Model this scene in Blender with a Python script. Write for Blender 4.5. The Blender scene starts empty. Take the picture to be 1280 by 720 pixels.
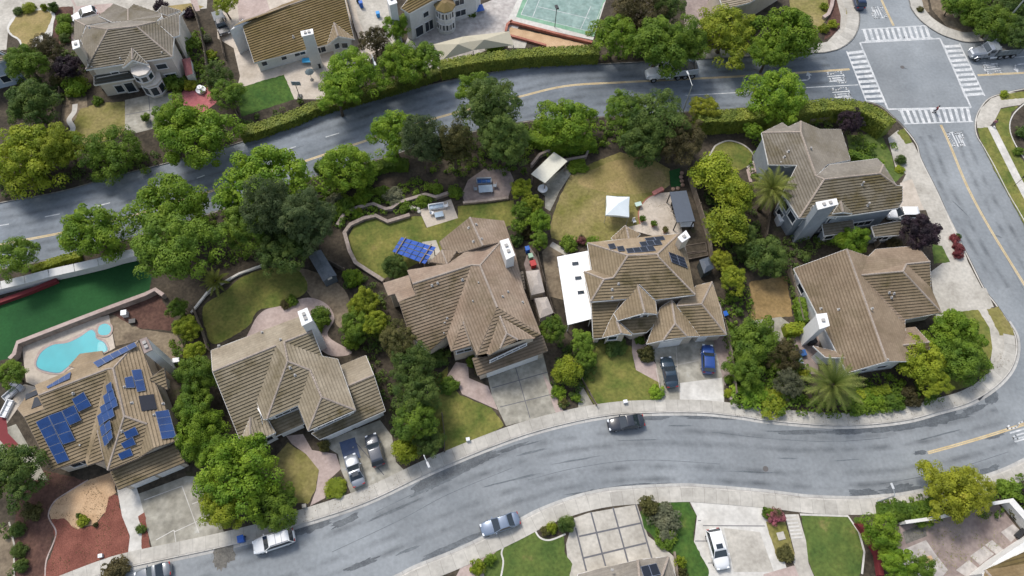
import bpy, bmesh, math, random
from mathutils import Vector, Matrix, noise
from mathutils.geometry import tessellate_polygon
R = random.Random(11)
S = bpy.context.scene
COL = S.collection
# ---------------------------------------------------------------- camera
F = 900.0; H = 92.0; NAD = (-25.0, 441.0)
ncam = Vector((NAD[0], -NAD[1], -F)).normalized()
Zw = -ncam
Xw = (Vector((1, 0, 0)) - Zw * Zw.x).normalized()
Yw = Zw.cross(Xw)
CM = Matrix((Xw, Yw, Zw))
cam = bpy.data.cameras.new('camera'); co = bpy.data.objects.new('camera', cam); COL.objects.link(co)
co.matrix_world = Matrix.Translation((0, 0, H)) @ CM.to_4x4()
cam.sensor_width = 36; cam.lens = 36 * F / 1280; cam.clip_end = 2000; cam.clip_start = 1
S.camera = co

def ray(px, py): return CM @ Vector((px - 640, 360 - py, -F))
def P(px, py, z=0.0):
    d = ray(px, py); t = (z - H) / d.z
    return Vector((d.x * t, d.y * t, z))
def PPM(px, py, z=0.0): return 1.0 / ((z - H) / ray(px, py).z)
def PP(px, py, p, n):
    d = ray(px, py); o = Vector((0, 0, H)); t = (p - o).dot(n) / d.dot(n)
    return o + d * t
def zm(ox, oy, s):
    return lambda *pts: [(ox + q[0] / s, oy + q[1] / s) + tuple(q[2:]) for q in pts]

# ---------------------------------------------------------------- materials
MATS = {}
def newmat(name):
    m = bpy.data.materials.new(name); m.use_nodes = True
    nt = m.node_tree; b = nt.nodes['Principled BSDF']; MATS[name] = m
    return m, nt, b
def N(nt, t, **k):
    n = nt.nodes.new(t)
    for a, v in k.items():
        if a in n.inputs.keys(): n.inputs[a].default_value = v
        else: setattr(n, a, v)
    return n
def c4(c): return (c[0], c[1], c[2], 1)
def vary(nt, col_socket, fine, famt, vec):
    n2 = N(nt, 'ShaderNodeTexNoise'); n2.inputs['Scale'].default_value = fine; n2.inputs['Detail'].default_value = 4
    nt.links.new(vec, n2.inputs['Vector'])
    mr = N(nt, 'ShaderNodeMapRange'); mr.inputs[1].default_value = .25; mr.inputs[2].default_value = .75
    mr.inputs[3].default_value = 1 - famt; mr.inputs[4].default_value = 1 + famt
    nt.links.new(n2.outputs['Fac'], mr.inputs[0])
    vm = N(nt, 'ShaderNodeVectorMath', operation='SCALE')
    nt.links.new(col_socket, vm.inputs[0]); nt.links.new(mr.outputs[0], vm.inputs['Scale'])
    return vm.outputs[0], n2.outputs['Fac']
def ramp(nt, fac, stops):
    r = N(nt, 'ShaderNodeValToRGB'); e = r.color_ramp.elements
    e[0].position = stops[0][0]; e[0].color = c4(stops[0][1])
    e[1].position = stops[-1][0]; e[1].color = c4(stops[-1][1])
    for p, c in stops[1:-1]:
        x = e.new(p); x.color = c4(c)
    nt.links.new(fac, r.inputs['Fac']); return r.outputs['Color']
def surf(name, c1, c2, scale=.25, fine=3., famt=.2, rough=.85, bump=0., c3=None, spec=.3, metal=0., joint=None, stretch=None, big=0.):
    m, nt, b = newmat(name)
    g = N(nt, 'ShaderNodeNewGeometry'); vec = g.outputs['Position']
    v1 = vec
    if stretch:
        mp = N(nt, 'ShaderNodeMapping'); mp.inputs['Rotation'].default_value = (0, 0, stretch[1]); mp.inputs['Scale'].default_value = (1, stretch[0], 1)
        nt.links.new(vec, mp.inputs['Vector']); v1 = mp.outputs[0]
    n1 = N(nt, 'ShaderNodeTexNoise'); n1.inputs['Scale'].default_value = scale; n1.inputs['Detail'].default_value = 6; n1.inputs['Roughness'].default_value = .62
    nt.links.new(v1, n1.inputs['Vector'])
    st = [(.34, c1), (.62, c2)] + ([(.74, c3)] if c3 else [])
    c = ramp(nt, n1.outputs['Fac'], st)
    c, f = vary(nt, c, fine, famt, vec)
    if big:
        c, _ = vary(nt, c, .045, big, vec); c, _ = vary(nt, c, .16, big * .6, vec)
    if joint:
        uv = N(nt, 'ShaderNodeUVMap'); sp = N(nt, 'ShaderNodeSeparateXYZ'); nt.links.new(uv.outputs[0], sp.inputs[0])
        fr = N(nt, 'ShaderNodeMath', operation='FRACT'); dv = N(nt, 'ShaderNodeMath', operation='DIVIDE'); dv.inputs[1].default_value = joint
        nt.links.new(sp.outputs[0], dv.inputs[0]); nt.links.new(dv.outputs[0], fr.inputs[0])
        lt = N(nt, 'ShaderNodeMath', operation='LESS_THAN'); lt.inputs[1].default_value = .05 / joint
        nt.links.new(fr.outputs[0], lt.inputs[0])
        wn = N(nt, 'ShaderNodeTexWhiteNoise', noise_dimensions='1D'); fl = N(nt, 'ShaderNodeMath', operation='FLOOR')
        nt.links.new(dv.outputs[0], fl.inputs[0]); nt.links.new(fl.outputs[0], wn.inputs['W'])
        mr = N(nt, 'ShaderNodeMapRange'); mr.inputs[3].default_value = .9; mr.inputs[4].default_value = 1.08; nt.links.new(wn.outputs[0], mr.inputs[0])
        ml = N(nt, 'ShaderNodeMath', operation='MULTIPLY_ADD'); ml.inputs[1].default_value = -.3
        nt.links.new(lt.outputs[0], ml.inputs[0]); nt.links.new(mr.outputs[0], ml.inputs[2])
        vm = N(nt, 'ShaderNodeVectorMath', operation='SCALE'); nt.links.new(c, vm.inputs[0]); nt.links.new(ml.outputs[0], vm.inputs['Scale']); c = vm.outputs[0]
    nt.links.new(c, b.inputs['Base Color'])
    b.inputs['Roughness'].default_value = rough; b.inputs['Specular IOR Level'].default_value = spec; b.inputs['Metallic'].default_value = metal
    if bump:
        bp = N(nt, 'ShaderNodeBump'); bp.inputs['Strength'].default_value = bump; bp.inputs['Distance'].default_value = .1
        nt.links.new(f, bp.inputs['Height']); nt.links.new(bp.outputs[0], b.inputs['Normal'])
    return m
def plain(name, c, rough=.6, metal=0., coat=0., famt=.08, fine=2.5, spec=.4):
    m, nt, b = newmat(name)
    g = N(nt, 'ShaderNodeTexCoord')
    rgb = N(nt, 'ShaderNodeRGB'); rgb.outputs[0].default_value = c4(c)
    cc, f = vary(nt, rgb.outputs[0], fine, famt, g.outputs['Object'])
    nt.links.new(cc, b.inputs['Base Color'])
    b.inputs['Roughness'].default_value = rough; b.inputs['Metallic'].default_value = metal; b.inputs['Coat Weight'].default_value = coat
    b.inputs['Coat Roughness'].default_value = .05; b.inputs['Specular IOR Level'].default_value = spec
    return m
def tile(name, base, alt, moss, moss_shade=.5, dirt=.52):  # moss and dirt also carry painted slope and course shade
    m, nt, b = newmat(name)
    uv = N(nt, 'ShaderNodeUVMap'); sp = N(nt, 'ShaderNodeSeparateXYZ'); nt.links.new(uv.outputs[0], sp.inputs[0])
    fv = N(nt, 'ShaderNodeMath', operation='FLOOR'); nt.links.new(sp.outputs[1], fv.inputs[0])
    md = N(nt, 'ShaderNodeMath', operation='MODULO'); md.inputs[1].default_value = 2; nt.links.new(fv.outputs[0], md.inputs[0])
    ma = N(nt, 'ShaderNodeMath', operation='MULTIPLY_ADD'); ma.inputs[1].default_value = .5
    nt.links.new(md.outputs[0], ma.inputs[0]); nt.links.new(sp.outputs[0], ma.inputs[2])
    fu = N(nt, 'ShaderNodeMath', operation='FLOOR'); nt.links.new(ma.outputs[0], fu.inputs[0])
    cb = N(nt, 'ShaderNodeCombineXYZ'); nt.links.new(fu.outputs[0], cb.inputs[0]); nt.links.new(fv.outputs[0], cb.inputs[1])
    wn = N(nt, 'ShaderNodeTexWhiteNoise', noise_dimensions='2D'); nt.links.new(cb.outputs[0], wn.inputs['Vector'])
    mr = N(nt, 'ShaderNodeMapRange'); mr.inputs[3].default_value = .92; mr.inputs[4].default_value = 1.08; nt.links.new(wn.outputs[0], mr.inputs[0])
    g = N(nt, 'ShaderNodeNewGeometry')
    n1 = N(nt, 'ShaderNodeTexNoise'); n1.inputs['Scale'].default_value = .35; n1.inputs['Detail'].default_value = 6; nt.links.new(g.outputs['Position'], n1.inputs['Vector'])
    c = ramp(nt, n1.outputs['Fac'], [(.35, base), (.65, alt)])
    n2 = N(nt, 'ShaderNodeTexNoise'); n2.inputs['Scale'].default_value = .22; n2.inputs['Detail'].default_value = 8; n2.inputs['Roughness'].default_value = .7
    mp = N(nt, 'ShaderNodeMapping'); mp.inputs['Location'].default_value = (13, 5, 0); nt.links.new(g.outputs['Position'], mp.inputs[0]); nt.links.new(mp.outputs[0], n2.inputs['Vector'])
    mf = N(nt, 'ShaderNodeMapRange'); mf.inputs[1].default_value = .5; mf.inputs[2].default_value = .68; mf.inputs[4].default_value = moss_shade; nt.links.new(n2.outputs['Fac'], mf.inputs[0])
    # moss and dirt by slope facing; also paints shade into the image-south slopes
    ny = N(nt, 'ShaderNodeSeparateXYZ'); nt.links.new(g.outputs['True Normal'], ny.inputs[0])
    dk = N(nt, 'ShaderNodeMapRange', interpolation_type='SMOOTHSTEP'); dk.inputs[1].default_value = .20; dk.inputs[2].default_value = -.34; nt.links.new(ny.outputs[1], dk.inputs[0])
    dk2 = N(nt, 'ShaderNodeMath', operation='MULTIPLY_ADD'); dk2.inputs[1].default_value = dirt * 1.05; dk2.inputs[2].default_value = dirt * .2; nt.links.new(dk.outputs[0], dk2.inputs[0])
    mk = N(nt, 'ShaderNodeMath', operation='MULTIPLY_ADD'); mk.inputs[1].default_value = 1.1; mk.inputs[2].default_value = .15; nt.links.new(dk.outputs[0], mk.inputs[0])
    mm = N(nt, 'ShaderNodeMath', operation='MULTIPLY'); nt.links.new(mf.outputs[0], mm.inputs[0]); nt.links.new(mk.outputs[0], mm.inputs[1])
    ma2 = N(nt, 'ShaderNodeMath', operation='MULTIPLY_ADD', use_clamp=True); ma2.inputs[1].default_value = moss_shade * 1.12; nt.links.new(dk.outputs[0], ma2.inputs[0]); nt.links.new(mm.outputs[0], ma2.inputs[2])
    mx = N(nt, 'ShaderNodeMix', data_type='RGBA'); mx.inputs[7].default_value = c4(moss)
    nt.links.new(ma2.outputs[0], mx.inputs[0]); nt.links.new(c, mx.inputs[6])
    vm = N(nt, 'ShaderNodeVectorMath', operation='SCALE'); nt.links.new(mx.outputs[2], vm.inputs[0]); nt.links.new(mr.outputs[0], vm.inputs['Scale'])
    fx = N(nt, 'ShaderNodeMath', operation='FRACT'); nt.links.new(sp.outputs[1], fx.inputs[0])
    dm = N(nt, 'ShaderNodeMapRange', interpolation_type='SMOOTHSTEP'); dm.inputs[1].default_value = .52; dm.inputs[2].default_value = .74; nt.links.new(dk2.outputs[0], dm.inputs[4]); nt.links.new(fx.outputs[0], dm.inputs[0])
    dx = N(nt, 'ShaderNodeMix', data_type='RGBA'); dx.inputs[7].default_value = (.055, .042, .022, 1)  # dark band under each butt: lap dirt plus shade put into the colour
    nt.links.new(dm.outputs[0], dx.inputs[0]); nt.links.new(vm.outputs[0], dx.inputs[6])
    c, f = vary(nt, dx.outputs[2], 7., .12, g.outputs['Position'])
    nt.links.new(c, b.inputs['Base Color']); b.inputs['Roughness'].default_value = .85; b.inputs['Specular IOR Level'].default_value = .25
    return m
def leaf(name, c1, c2, c3=None, amt=.3, trans=.36):
    m, nt, b = newmat(name)
    oi = N(nt, 'ShaderNodeObjectInfo'); g = N(nt, 'ShaderNodeNewGeometry')
    n1 = N(nt, 'ShaderNodeTexNoise'); n1.inputs['Scale'].default_value = .55; n1.inputs['Detail'].default_value = 3
    nt.links.new(g.outputs['Position'], n1.inputs['Vector'])
    st = [(.36, c1), (.64, c2)] + ([(.8, c3)] if c3 else [])
    c = ramp(nt, n1.outputs['Fac'], st)
    wn = N(nt, 'ShaderNodeTexNoise'); wn.inputs['Scale'].default_value = 3.5; wn.inputs['Detail'].default_value = 2; nt.links.new(g.outputs['Position'], wn.inputs['Vector'])
    ad = N(nt, 'ShaderNodeMath', operation='MULTIPLY_ADD'); ad.inputs[1].default_value = .45
    nt.links.new(oi.outputs['Random'], ad.inputs[0]); nt.links.new(wn.outputs['Fac'], ad.inputs[2])
    mr = N(nt, 'ShaderNodeMapRange'); mr.inputs[1].default_value = .3; mr.inputs[2].default_value = 1.15; mr.inputs[3].default_value = 1 - amt; mr.inputs[4].default_value = 1 + amt
    nt.links.new(ad.outputs[0], mr.inputs[0])
    vm = N(nt, 'ShaderNodeVectorMath', operation='SCALE'); nt.links.new(c, vm.inputs[0]); nt.links.new(mr.outputs[0], vm.inputs['Scale'])
    nt.links.new(vm.outputs[0], b.inputs['Base Color']); b.inputs['Roughness'].default_value = .6; b.inputs['Specular IOR Level'].default_value = .25
    tr = N(nt, 'ShaderNodeBsdfTranslucent'); nt.links.new(vm.outputs[0], tr.inputs['Color'])
    mx = N(nt, 'ShaderNodeMixShader'); mx.inputs[0].default_value = trans
    out = nt.nodes['Material Output']
    nt.links.new(b.outputs[0], mx.inputs[1]); nt.links.new(tr.outputs[0], mx.inputs[2]); nt.links.new(mx.outputs[0], out.inputs[0])
    return m

# ---------------------------------------------------------------- tagging
def tag(o, label=None, cat=None, group=None, kind=None):
    if label: o['label'] = label
    if cat: o['category'] = cat
    if group: o['group'] = group
    if kind: o['kind'] = kind
    return o
def empty(name, loc, label, cat, group=None, rz=0.):
    o = bpy.data.objects.new(name, None); COL.objects.link(o)
    o.location = loc; o.rotation_euler = (0, 0, rz); o.empty_display_size = .3
    return tag(o, label, cat, group)
def wloc(o):
    v = Vector((0, 0, 0))
    while o: v += o.location; o = o.parent
    return v

class MB:
    def __init__(s): s.v = []; s.f = []; s.uv = None
    def add(s, vs, fs):
        k = len(s.v); s.v += [Vector(v) for v in vs]; s.f += [tuple(i + k for i in f) for f in fs]; return s
    def quad(s, a, b, c, d): return s.add([a, b, c, d], [(0, 1, 2, 3)])
    def poly(s, pts): return s.add(pts, [tuple(range(len(pts)))])
    def box(s, c, d, rz=0., rot=None, taper=1.):
        hx, hy, hz = d[0] / 2, d[1] / 2, d[2] / 2
        M = rot if rot else Matrix.Rotation(rz, 3, 'Z'); c = Vector(c)
        vs = [c + M @ Vector((sx * hx * (taper if sz > 0 else 1), sy * hy * (taper if sz > 0 else 1), sz * hz)) for sz in (-1, 1) for sx, sy in ((-1, -1), (1, -1), (1, 1), (-1, 1))]
        return s.add(vs, [(3, 2, 1, 0), (4, 5, 6, 7), (0, 1, 5, 4), (1, 2, 6, 5), (2, 3, 7, 6), (3, 0, 4, 7)])
    def prism(s, pts, z0, z1):
        n = len(pts); lo = [Vector((p[0], p[1], z0)) for p in pts]; hi = [Vector((p[0], p[1], z1)) for p in pts]
        return s.add(lo + hi, [tuple(range(n - 1, -1, -1)), tuple(range(n, 2 * n))] + [(i, (i + 1) % n, n + (i + 1) % n, n + i) for i in range(n)])
    def slab(s, pts, t):      # pts 3d top, thickness downwards
        n = len(pts); hi = [Vector(p) for p in pts]; lo = [p - Vector((0, 0, t)) for p in hi]
        return s.add(lo + hi, [tuple(range(n - 1, -1, -1)), tuple(range(n, 2 * n))] + [(i, (i + 1) % n, n + (i + 1) % n, n + i) for i in range(n)])
    def tube(s, a, b, r0, r1=None, n=8, cap=True):
        a = Vector(a); b = Vector(b); r1 = r0 if r1 is None else r1
        d = (b - a).normalized(); u = d.orthogonal().normalized(); w = d.cross(u)
        vs = [p + (u * math.cos(2 * math.pi * i / n) + w * math.sin(2 * math.pi * i / n)) * r for p, r in ((a, r0), (b, r1)) for i in range(n)]
        fs = [(i, (i + 1) % n, n + (i + 1) % n, n + i) for i in range(n)]
        if cap: fs += [tuple(range(n - 1, -1, -1)), tuple(range(n, 2 * n))]
        return s.add(vs, fs)
    def lathe(s, c, prof, n=12):
        c = Vector(c); k = len(prof)
        vs = [c + Vector((r * math.cos(2 * math.pi * i / n), r * math.sin(2 * math.pi * i / n), z)) for r, z in prof for i in range(n)]
        fs = [(j * n + i, j * n + (i + 1) % n, (j + 1) * n + (i + 1) % n, (j + 1) * n + i) for j in range(k - 1) for i in range(n)]
        fs += [tuple(range(n - 1, -1, -1)), tuple(range((k - 1) * n, k * n))]
        return s.add(vs, fs)
    def mesh(s, name, off=Vector((0, 0, 0)), smooth=False):
        me = bpy.data.meshes.new(name); me.from_pydata([v - off for v in s.v], [], s.f)
        if s.uv:
            l = me.uv_layers.new(name='UVMap'); k = 0
            for fi, f in enumerate(s.f):
                for j in range(len(f)): l.data[k].uv = s.uv[fi][j]; k += 1
        if smooth: me.polygons.foreach_set('use_smooth', [True] * len(me.polygons))
        me.update(); return me
    def build(s, name, m, parent=None, smooth=False, bevel=0.):
        me = s.mesh(name, wloc(parent) if parent else Vector((0, 0, 0)), smooth)
        me.materials.append(m)
        o = bpy.data.objects.new(name, me); COL.objects.link(o)
        if parent: o.parent = parent
        if bevel:
            b = o.modifiers.new('bevel', 'BEVEL'); b.width = bevel; b.segments = 2; b.limit_method = 'ANGLE'
        return o
    def thing(s, name, m, label, cat, group=None, smooth=False, bevel=0.):
        # single mesh thing, origin at its base centre
        n = len(s.v); c = sum(s.v, Vector()) / n; c.z = min(v.z for v in s.v)
        me = s.mesh(name, c, smooth); me.materials.append(m)
        o = bpy.data.objects.new(name, me); COL.objects.link(o); o.location = c
        if bevel:
            b = o.modifiers.new('bevel', 'BEVEL'); b.width = bevel; b.segments = 2; b.limit_method = 'ANGLE'
        return tag(o, label, cat, group)
def place(me, name, parent, loc, scale=(1, 1, 1), rz=0.):
    o = bpy.data.objects.new(name, me); COL.objects.link(o); o.parent = parent
    o.location = loc; o.scale = scale; o.rotation_euler = (0, 0, rz); return o
def copy_tree(o, parent=None):
    c = o.copy(); COL.objects.link(c); c.parent = parent
    for ch in list(o.children): copy_tree(ch, c)
    return c

# ---------------------------------------------------------------- ground sheets
BZ = .12
def smooth_closed(pts, k=5):
    n = len(pts); out = []
    for i in range(n):
        p0, p1, p2, p3 = (Vector(pts[(i + j) % n][:2]) for j in (-1, 0, 1, 2))
        for j in range(k):
            t = j / k
            out.append(.5 * ((2 * p1) + (p2 - p0) * t + (2 * p0 - 5 * p1 + 4 * p2 - p3) * t * t + (3 * p1 - p0 - 3 * p2 + p3) * t ** 3))
    return out
def smooth_open(pts, k=5):
    n = len(pts); out = []
    for i in range(n - 1):
        p0, p1, p2, p3 = (Vector(pts[min(max(i + j, 0), n - 1)][:2]) for j in (-1, 0, 1, 2))
        for j in range(k):
            t = j / k
            out.append(.5 * ((2 * p1) + (p2 - p0) * t + (2 * p0 - 5 * p1 + 4 * p2 - p3) * t * t + (3 * p1 - p0 - 3 * p2 + p3) * t ** 3))
    out.append(Vector(pts[-1][:2])); return out
def sheet(name, pts, L, m, sm=False, kind='structure', t=0.):
    if sm: pts = smooth_closed(pts)
    z = BZ + .004 * L
    W = [P(p[0], p[1], z) for p in pts]
    if name.split('_')[0] in ('lawn', 'soil', 'mulch', 'land', 'gravel') and not t:
        W2 = []
        for i in range(len(W)):
            p, q = W[i], W[(i + 1) % len(W)]; k = max(1, int((q - p).length / .35)); nn = Vector((-(q - p).y, (q - p).x, 0)).normalized()
            for j in range(k):
                x = p.lerp(q, j / k); W2.append(x + nn * (.13 * noise.noise(x * 2.3) + .08 * noise.noise(x * .7)))
        W = W2
    b = MB()
    if t: b.slab([w + Vector((0, 0, t)) for w in W], t)
    else:
        if sum(W[i].x * W[(i + 1) % len(W)].y - W[(i + 1) % len(W)].x * W[i].y for i in range(len(W))) < 0: W.reverse()
        b.poly(W)
    o = b.build(name, m); o['kind'] = kind; return o
def offs(W, d):
    out = []
    for i, p in enumerate(W):
        a = W[max(i - 1, 0)]; c = W[min(i + 1, len(W) - 1)]
        t = (c - a); t.z = 0; t.normalize(); out.append(p + Vector((-t.y, t.x, 0)) * d)
    return out
def strip(name, pts, a, b_, z, m, sm=True, h=0., kind='structure', taper=None):
    """band along a pixel polyline, offset a..b_ metres to its left (world)"""
    if sm: pts = smooth_open(pts)
    W = [P(p[0], p[1], z) for p in pts]
    A = offs(W, a); B = offs(W, b_)
    mb = MB(); mb.uv = []; u = 0
    for i in range(len(W) - 1):
        du = (W[i + 1] - W[i]).length
        if h:
            up = Vector((0, 0, h))
            for q, uvq in (((A[i] + up, A[i + 1] + up, B[i + 1] + up, B[i] + up), 0), ((A[i], A[i + 1], A[i + 1] + up, A[i] + up), 0), ((B[i + 1], B[i], B[i] + up, B[i + 1] + up), 0)):
                mb.quad(*q); mb.uv.append([(u, 0), (u + du, 0), (u + du, 1), (u, 1)])
        else:
            mb.quad(A[i], A[i + 1], B[i + 1], B[i]); mb.uv.append([(u, 0), (u + du, 0), (u + du, 1), (u, 1)])
        u += du
    if h:
        for i in (0, len(W) - 1):
            up = Vector((0, 0, h)); mb.quad(A[i], B[i], B[i] + up, A[i] + up); mb.uv.append([(0, 0)] * 4)
    if (b_ - a) < 0 and not h:
        mb.f = [tuple(reversed(f)) for f in mb.f]; mb.uv = [list(reversed(x)) for x in mb.uv]
    o = mb.build(name, m)
    if kind: o['kind'] = kind
    return o
LC = [0]
def line(name, pts, w, L, m, sm=False):
    LC[0] += 1; L += .03 * (LC[0] % 29)
    return strip(name, pts, -w / 2, w / 2, BZ + .004 * L, m, sm)
def inside(x, y, poly):
    r = False; n = len(poly); j = n - 1
    for i in range(n):
        if (poly[i].y > y) != (poly[j].y > y) and x < (poly[j].x - poly[i].x) * (y - poly[i].y) / (poly[j].y - poly[i].y) + poly[i].x: r = not r
        j = i
    return r
# ---------------------------------------------------------------- material library
asphalt = surf('asphalt', (.178, .194, .205), (.228, .244, .253), .10, 2.2, .12, .8, .15, c3=(.25, .267, .278), spec=.45, big=.2)
asphalt_av = surf('asphalt_avenue', (.132, .154, .176), (.182, .205, .229), .08, 2.2, .12, .8, .15, spec=.45, big=.24)
dark_asph = surf('dark_asphalt', (.07, .079, .088), (.115, .127, .136), .8, 4, .25, .7, .1, spec=.5)
tar_m = surf('tar', (.10, .113, .122), (.15, .165, .175), .5, 3, .2, .7)
dirt_road = surf('road_dirt', (.10, .095, .085), (.17, .16, .14), .9, 5, .3, .9)
soil = surf('soil', (.034, .028, .02), (.075, .06, .043), .35, 2.5, .4, .95, .5, c3=(.05, .055, .02))
soil_tan = surf('soil_tan', (.13, .10, .07), (.22, .175, .12), .4, 2.5, .3, .95, .4)
soil_red = surf('soil_red_brown', (.07, .035, .028), (.115, .062, .046), .5, 3, .35, .95, .4)
mulch_red = surf('red_mulch', (.145, .05, .036), (.215, .08, .057), .5, 7, .35, .95, .5)
sand = surf('tan_gravel', (.40, .26, .15), (.52, .36, .22), .4, 7, .18, .95, .3)
conc = surf('concrete', (.34, .315, .27), (.47, .44, .385), .3, 2.5, .16, .85, .1, c3=(.42, .40, .35))
conc_old = surf('stained_concrete', (.20, .187, .15), (.36, .34, .285), .35, 1.6, .22, .85, .1, c3=(.47, .46, .42))
conc_light = surf('pale_concrete', (.45, .43, .39), (.57, .55, .505), .4, 2.2, .12, .85, .1)
walk = surf('sidewalk_concrete', (.35, .33, .29), (.475, .45, .40), .3, 2.2, .12, .85, .1, joint=1.5)
kerbm = surf('kerb_concrete', (.38, .36, .32), (.54, .51, .46), .4, 2, .15, .85, joint=3.0)
gutter_m = surf('gutter_concrete', (.34, .33, .31), (.46, .45, .42), .3, 2, .15, .85, joint=3.0)
pinkc = surf('pink_paving', (.33, .255, .225), (.42, .335, .30), .4, 3, .14, .85)
pinkd = surf('brown_paving', (.20, .155, .14), (.29, .235, .21), .35, 2, .2, .85)
tanc = surf('tan_patio', (.40, .345, .28), (.50, .44, .37), .4, 3, .12, .85)
stonep = surf('stone_paving', (.33, .30, .28), (.46, .43, .40), .9, 1.6, .22, .85)
groove = plain('dark_joint', (.12, .12, .13), .9)
lawn_dry = surf('lawn_dry', (.15, .145, .035), (.25, .205, .085), .22, 2.5, .28, .95, .4, c3=(.28, .225, .11))
lawn_mid = surf('lawn_mixed', (.08, .11, .02), (.185, .175, .045), .3, 2.5, .28, .95, .4, c3=(.24, .20, .07))
lawn_green = surf('lawn_green', (.055, .095, .02), (.10, .135, .03), .35, 2.5, .3, .95, .4, c3=(.19, .165, .06))
lawn_rich = surf('lawn_rich', (.032, .08, .014), (.062, .115, .02), .5, 2.5, .3, .95, .4, c3=(.10, .13, .03))
lawn_tan = surf('lawn_parched', (.21, .175, .06), (.31, .235, .105), .22, 3, .2, .95, .4, c3=(.34, .25, .13))
lawn_brown = surf('lawn_brown', (.20, .135, .055), (.28, .19, .085), .4, 3, .25, .95, .4, c3=(.19, .16, .05))
red_pave = surf('red_pink_paving', (.33, .095, .10), (.44, .15, .155), .6, 4, .15, .85)
turf = surf('artificial_turf', (.009, .056, .014), (.016, .082, .02), .12, 3, .15, .9)
court_g = surf('court_green', (.16, .30, .20), (.22, .37, .26), .5, 3, .15, .8)
court_b = surf('court_blue', (.165, .25, .225), (.25, .34, .31), .5, 1.6, .2, .8)
water = plain('pool_water', (.035, .34, .385), .08, famt=.16, fine=.3, spec=.5)
white_paint = surf('road_paint_white', (.36, .38, .39), (.60, .60, .59), .9, 5, .24, .7)
yellow_paint = surf('road_paint_yellow', (.46, .34, .17), (.56, .45, .27), .8, 6, .2, .7)
brick_red = surf('red_brick', (.27, .10, .07), (.36, .15, .11), .8, 5, .2, .9)
redw = plain('red_painted', (.16, .022, .026), .8)

# ---------------------------------------------------------------- ground and road sheet, raised blocks
b = MB(); b.poly([(-500, -400, -.06), (500, -400, -.06), (500, 500, -.06), (-500, 500, -.06)]); g = b.build('ground', soil_tan); g['kind'] = 'structure'
b = MB(); b.poly([(-130, -70, 0), (130, -70, 0), (130, 190, 0), (-130, 190, 0)]); g = b.build('road', asphalt); g['kind'] = 'structure'
KA = [(-60, 268), (0, 254), (75, 240), (150, 219), (225, 200), (320, 172), (370, 150), (460, 127), (545, 105), (640, 87), (700, 83), (760, 80), (880, 74), (1012, 67), (1035, 65), (1052, 60), (1067, 48), (1074, 32), (1074, 15), (1067, 0), (1052, -30)]
KB = [(1126, -30), (1136, 0), (1139, 11), (1152, 27), (1172, 41), (1192, 49), (1212, 53), (1245, 50), (1330, 40)]
KC = [(1330, 103), (1290, 109), (1260, 115), (1237, 122), (1225, 135), (1219, 150), (1220, 168), (1229, 184), (1242, 207), (1260, 242), (1278, 273), (1305, 325), (1330, 372)]
KDn = [(-60, 348), (0, 336), (80, 320), (160, 298), (270, 264), (377, 225), (475, 198), (555, 173), (660, 151), (747, 146), (898, 137), (1000, 131), (1070, 127), (1098, 131), (1118, 147), (1131, 160)]
KDe = [(1131, 160), (1146, 180), (1152, 200), (1172, 240), (1192, 285), (1210, 320), (1230, 360), (1245, 380), (1260, 402), (1270, 420), (1271, 442), (1262, 465), (1240, 487), (1210, 504), (1172, 515), (1135, 525), (1085, 531), (1035, 532), (960, 526), (927, 521), (877, 516), (815, 516), (765, 519), (710, 529), (640, 549), (545, 587), (455, 629), (365, 659), (330, 671), (265, 687), (175, 706), (130, 718), (60, 745)]
KE = [(180, 845), (310, 797), (430, 748), (490, 725), (520, 710), (570, 690), (640, 657), (675, 639), (715, 624), (752, 615), (790, 611), (852, 608), (890, 610), (960, 616), (1010, 622), (1065, 624), (1100, 622), (1142, 617), (1235, 596), (1290, 572), (1340, 545)]
def block(name, k, extra, m=soil):
    W = [P(p[0], p[1], 0) for p in smooth_open(k) + [Vector(q) for q in extra]]
    if sum(W[i].x * W[(i + 1) % len(W)].y - W[(i + 1) % len(W)].x * W[i].y for i in range(len(W))) < 0: W.reverse()
    b = MB(); b.prism(W, -.05, BZ); o = b.build(name, m); o['kind'] = 'structure'
block('land', KA, [(1000, -90), (-260, -90), (-260, 150)])
block('land', KB, [(1400, -60), (1120, -90)])
block('land', KC, [(1400, 380), (1400, 100)])
block('land', KDn + KDe[1:], [(-90, 800), (-260, 760), (-260, 420)])
block('land', KE, [(1500, 520), (1500, 1050), (100, 1050)])
# avenue surface, slightly darker newer asphalt
sheetz = lambda name, pts, z, m: sheet(name, pts, (z - BZ) / .004, m)
sheetz('road_surface', [(-80, 262), (0, 248), (225, 198), (370, 148), (545, 103), (640, 86), (760, 79), (880, 73), (1012, 66), (1060, 62), (1105, 130), (1060, 140), (898, 139), (660, 153), (475, 200), (377, 228), (270, 267), (80, 323), (-80, 357)], .004, asphalt_av)
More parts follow.
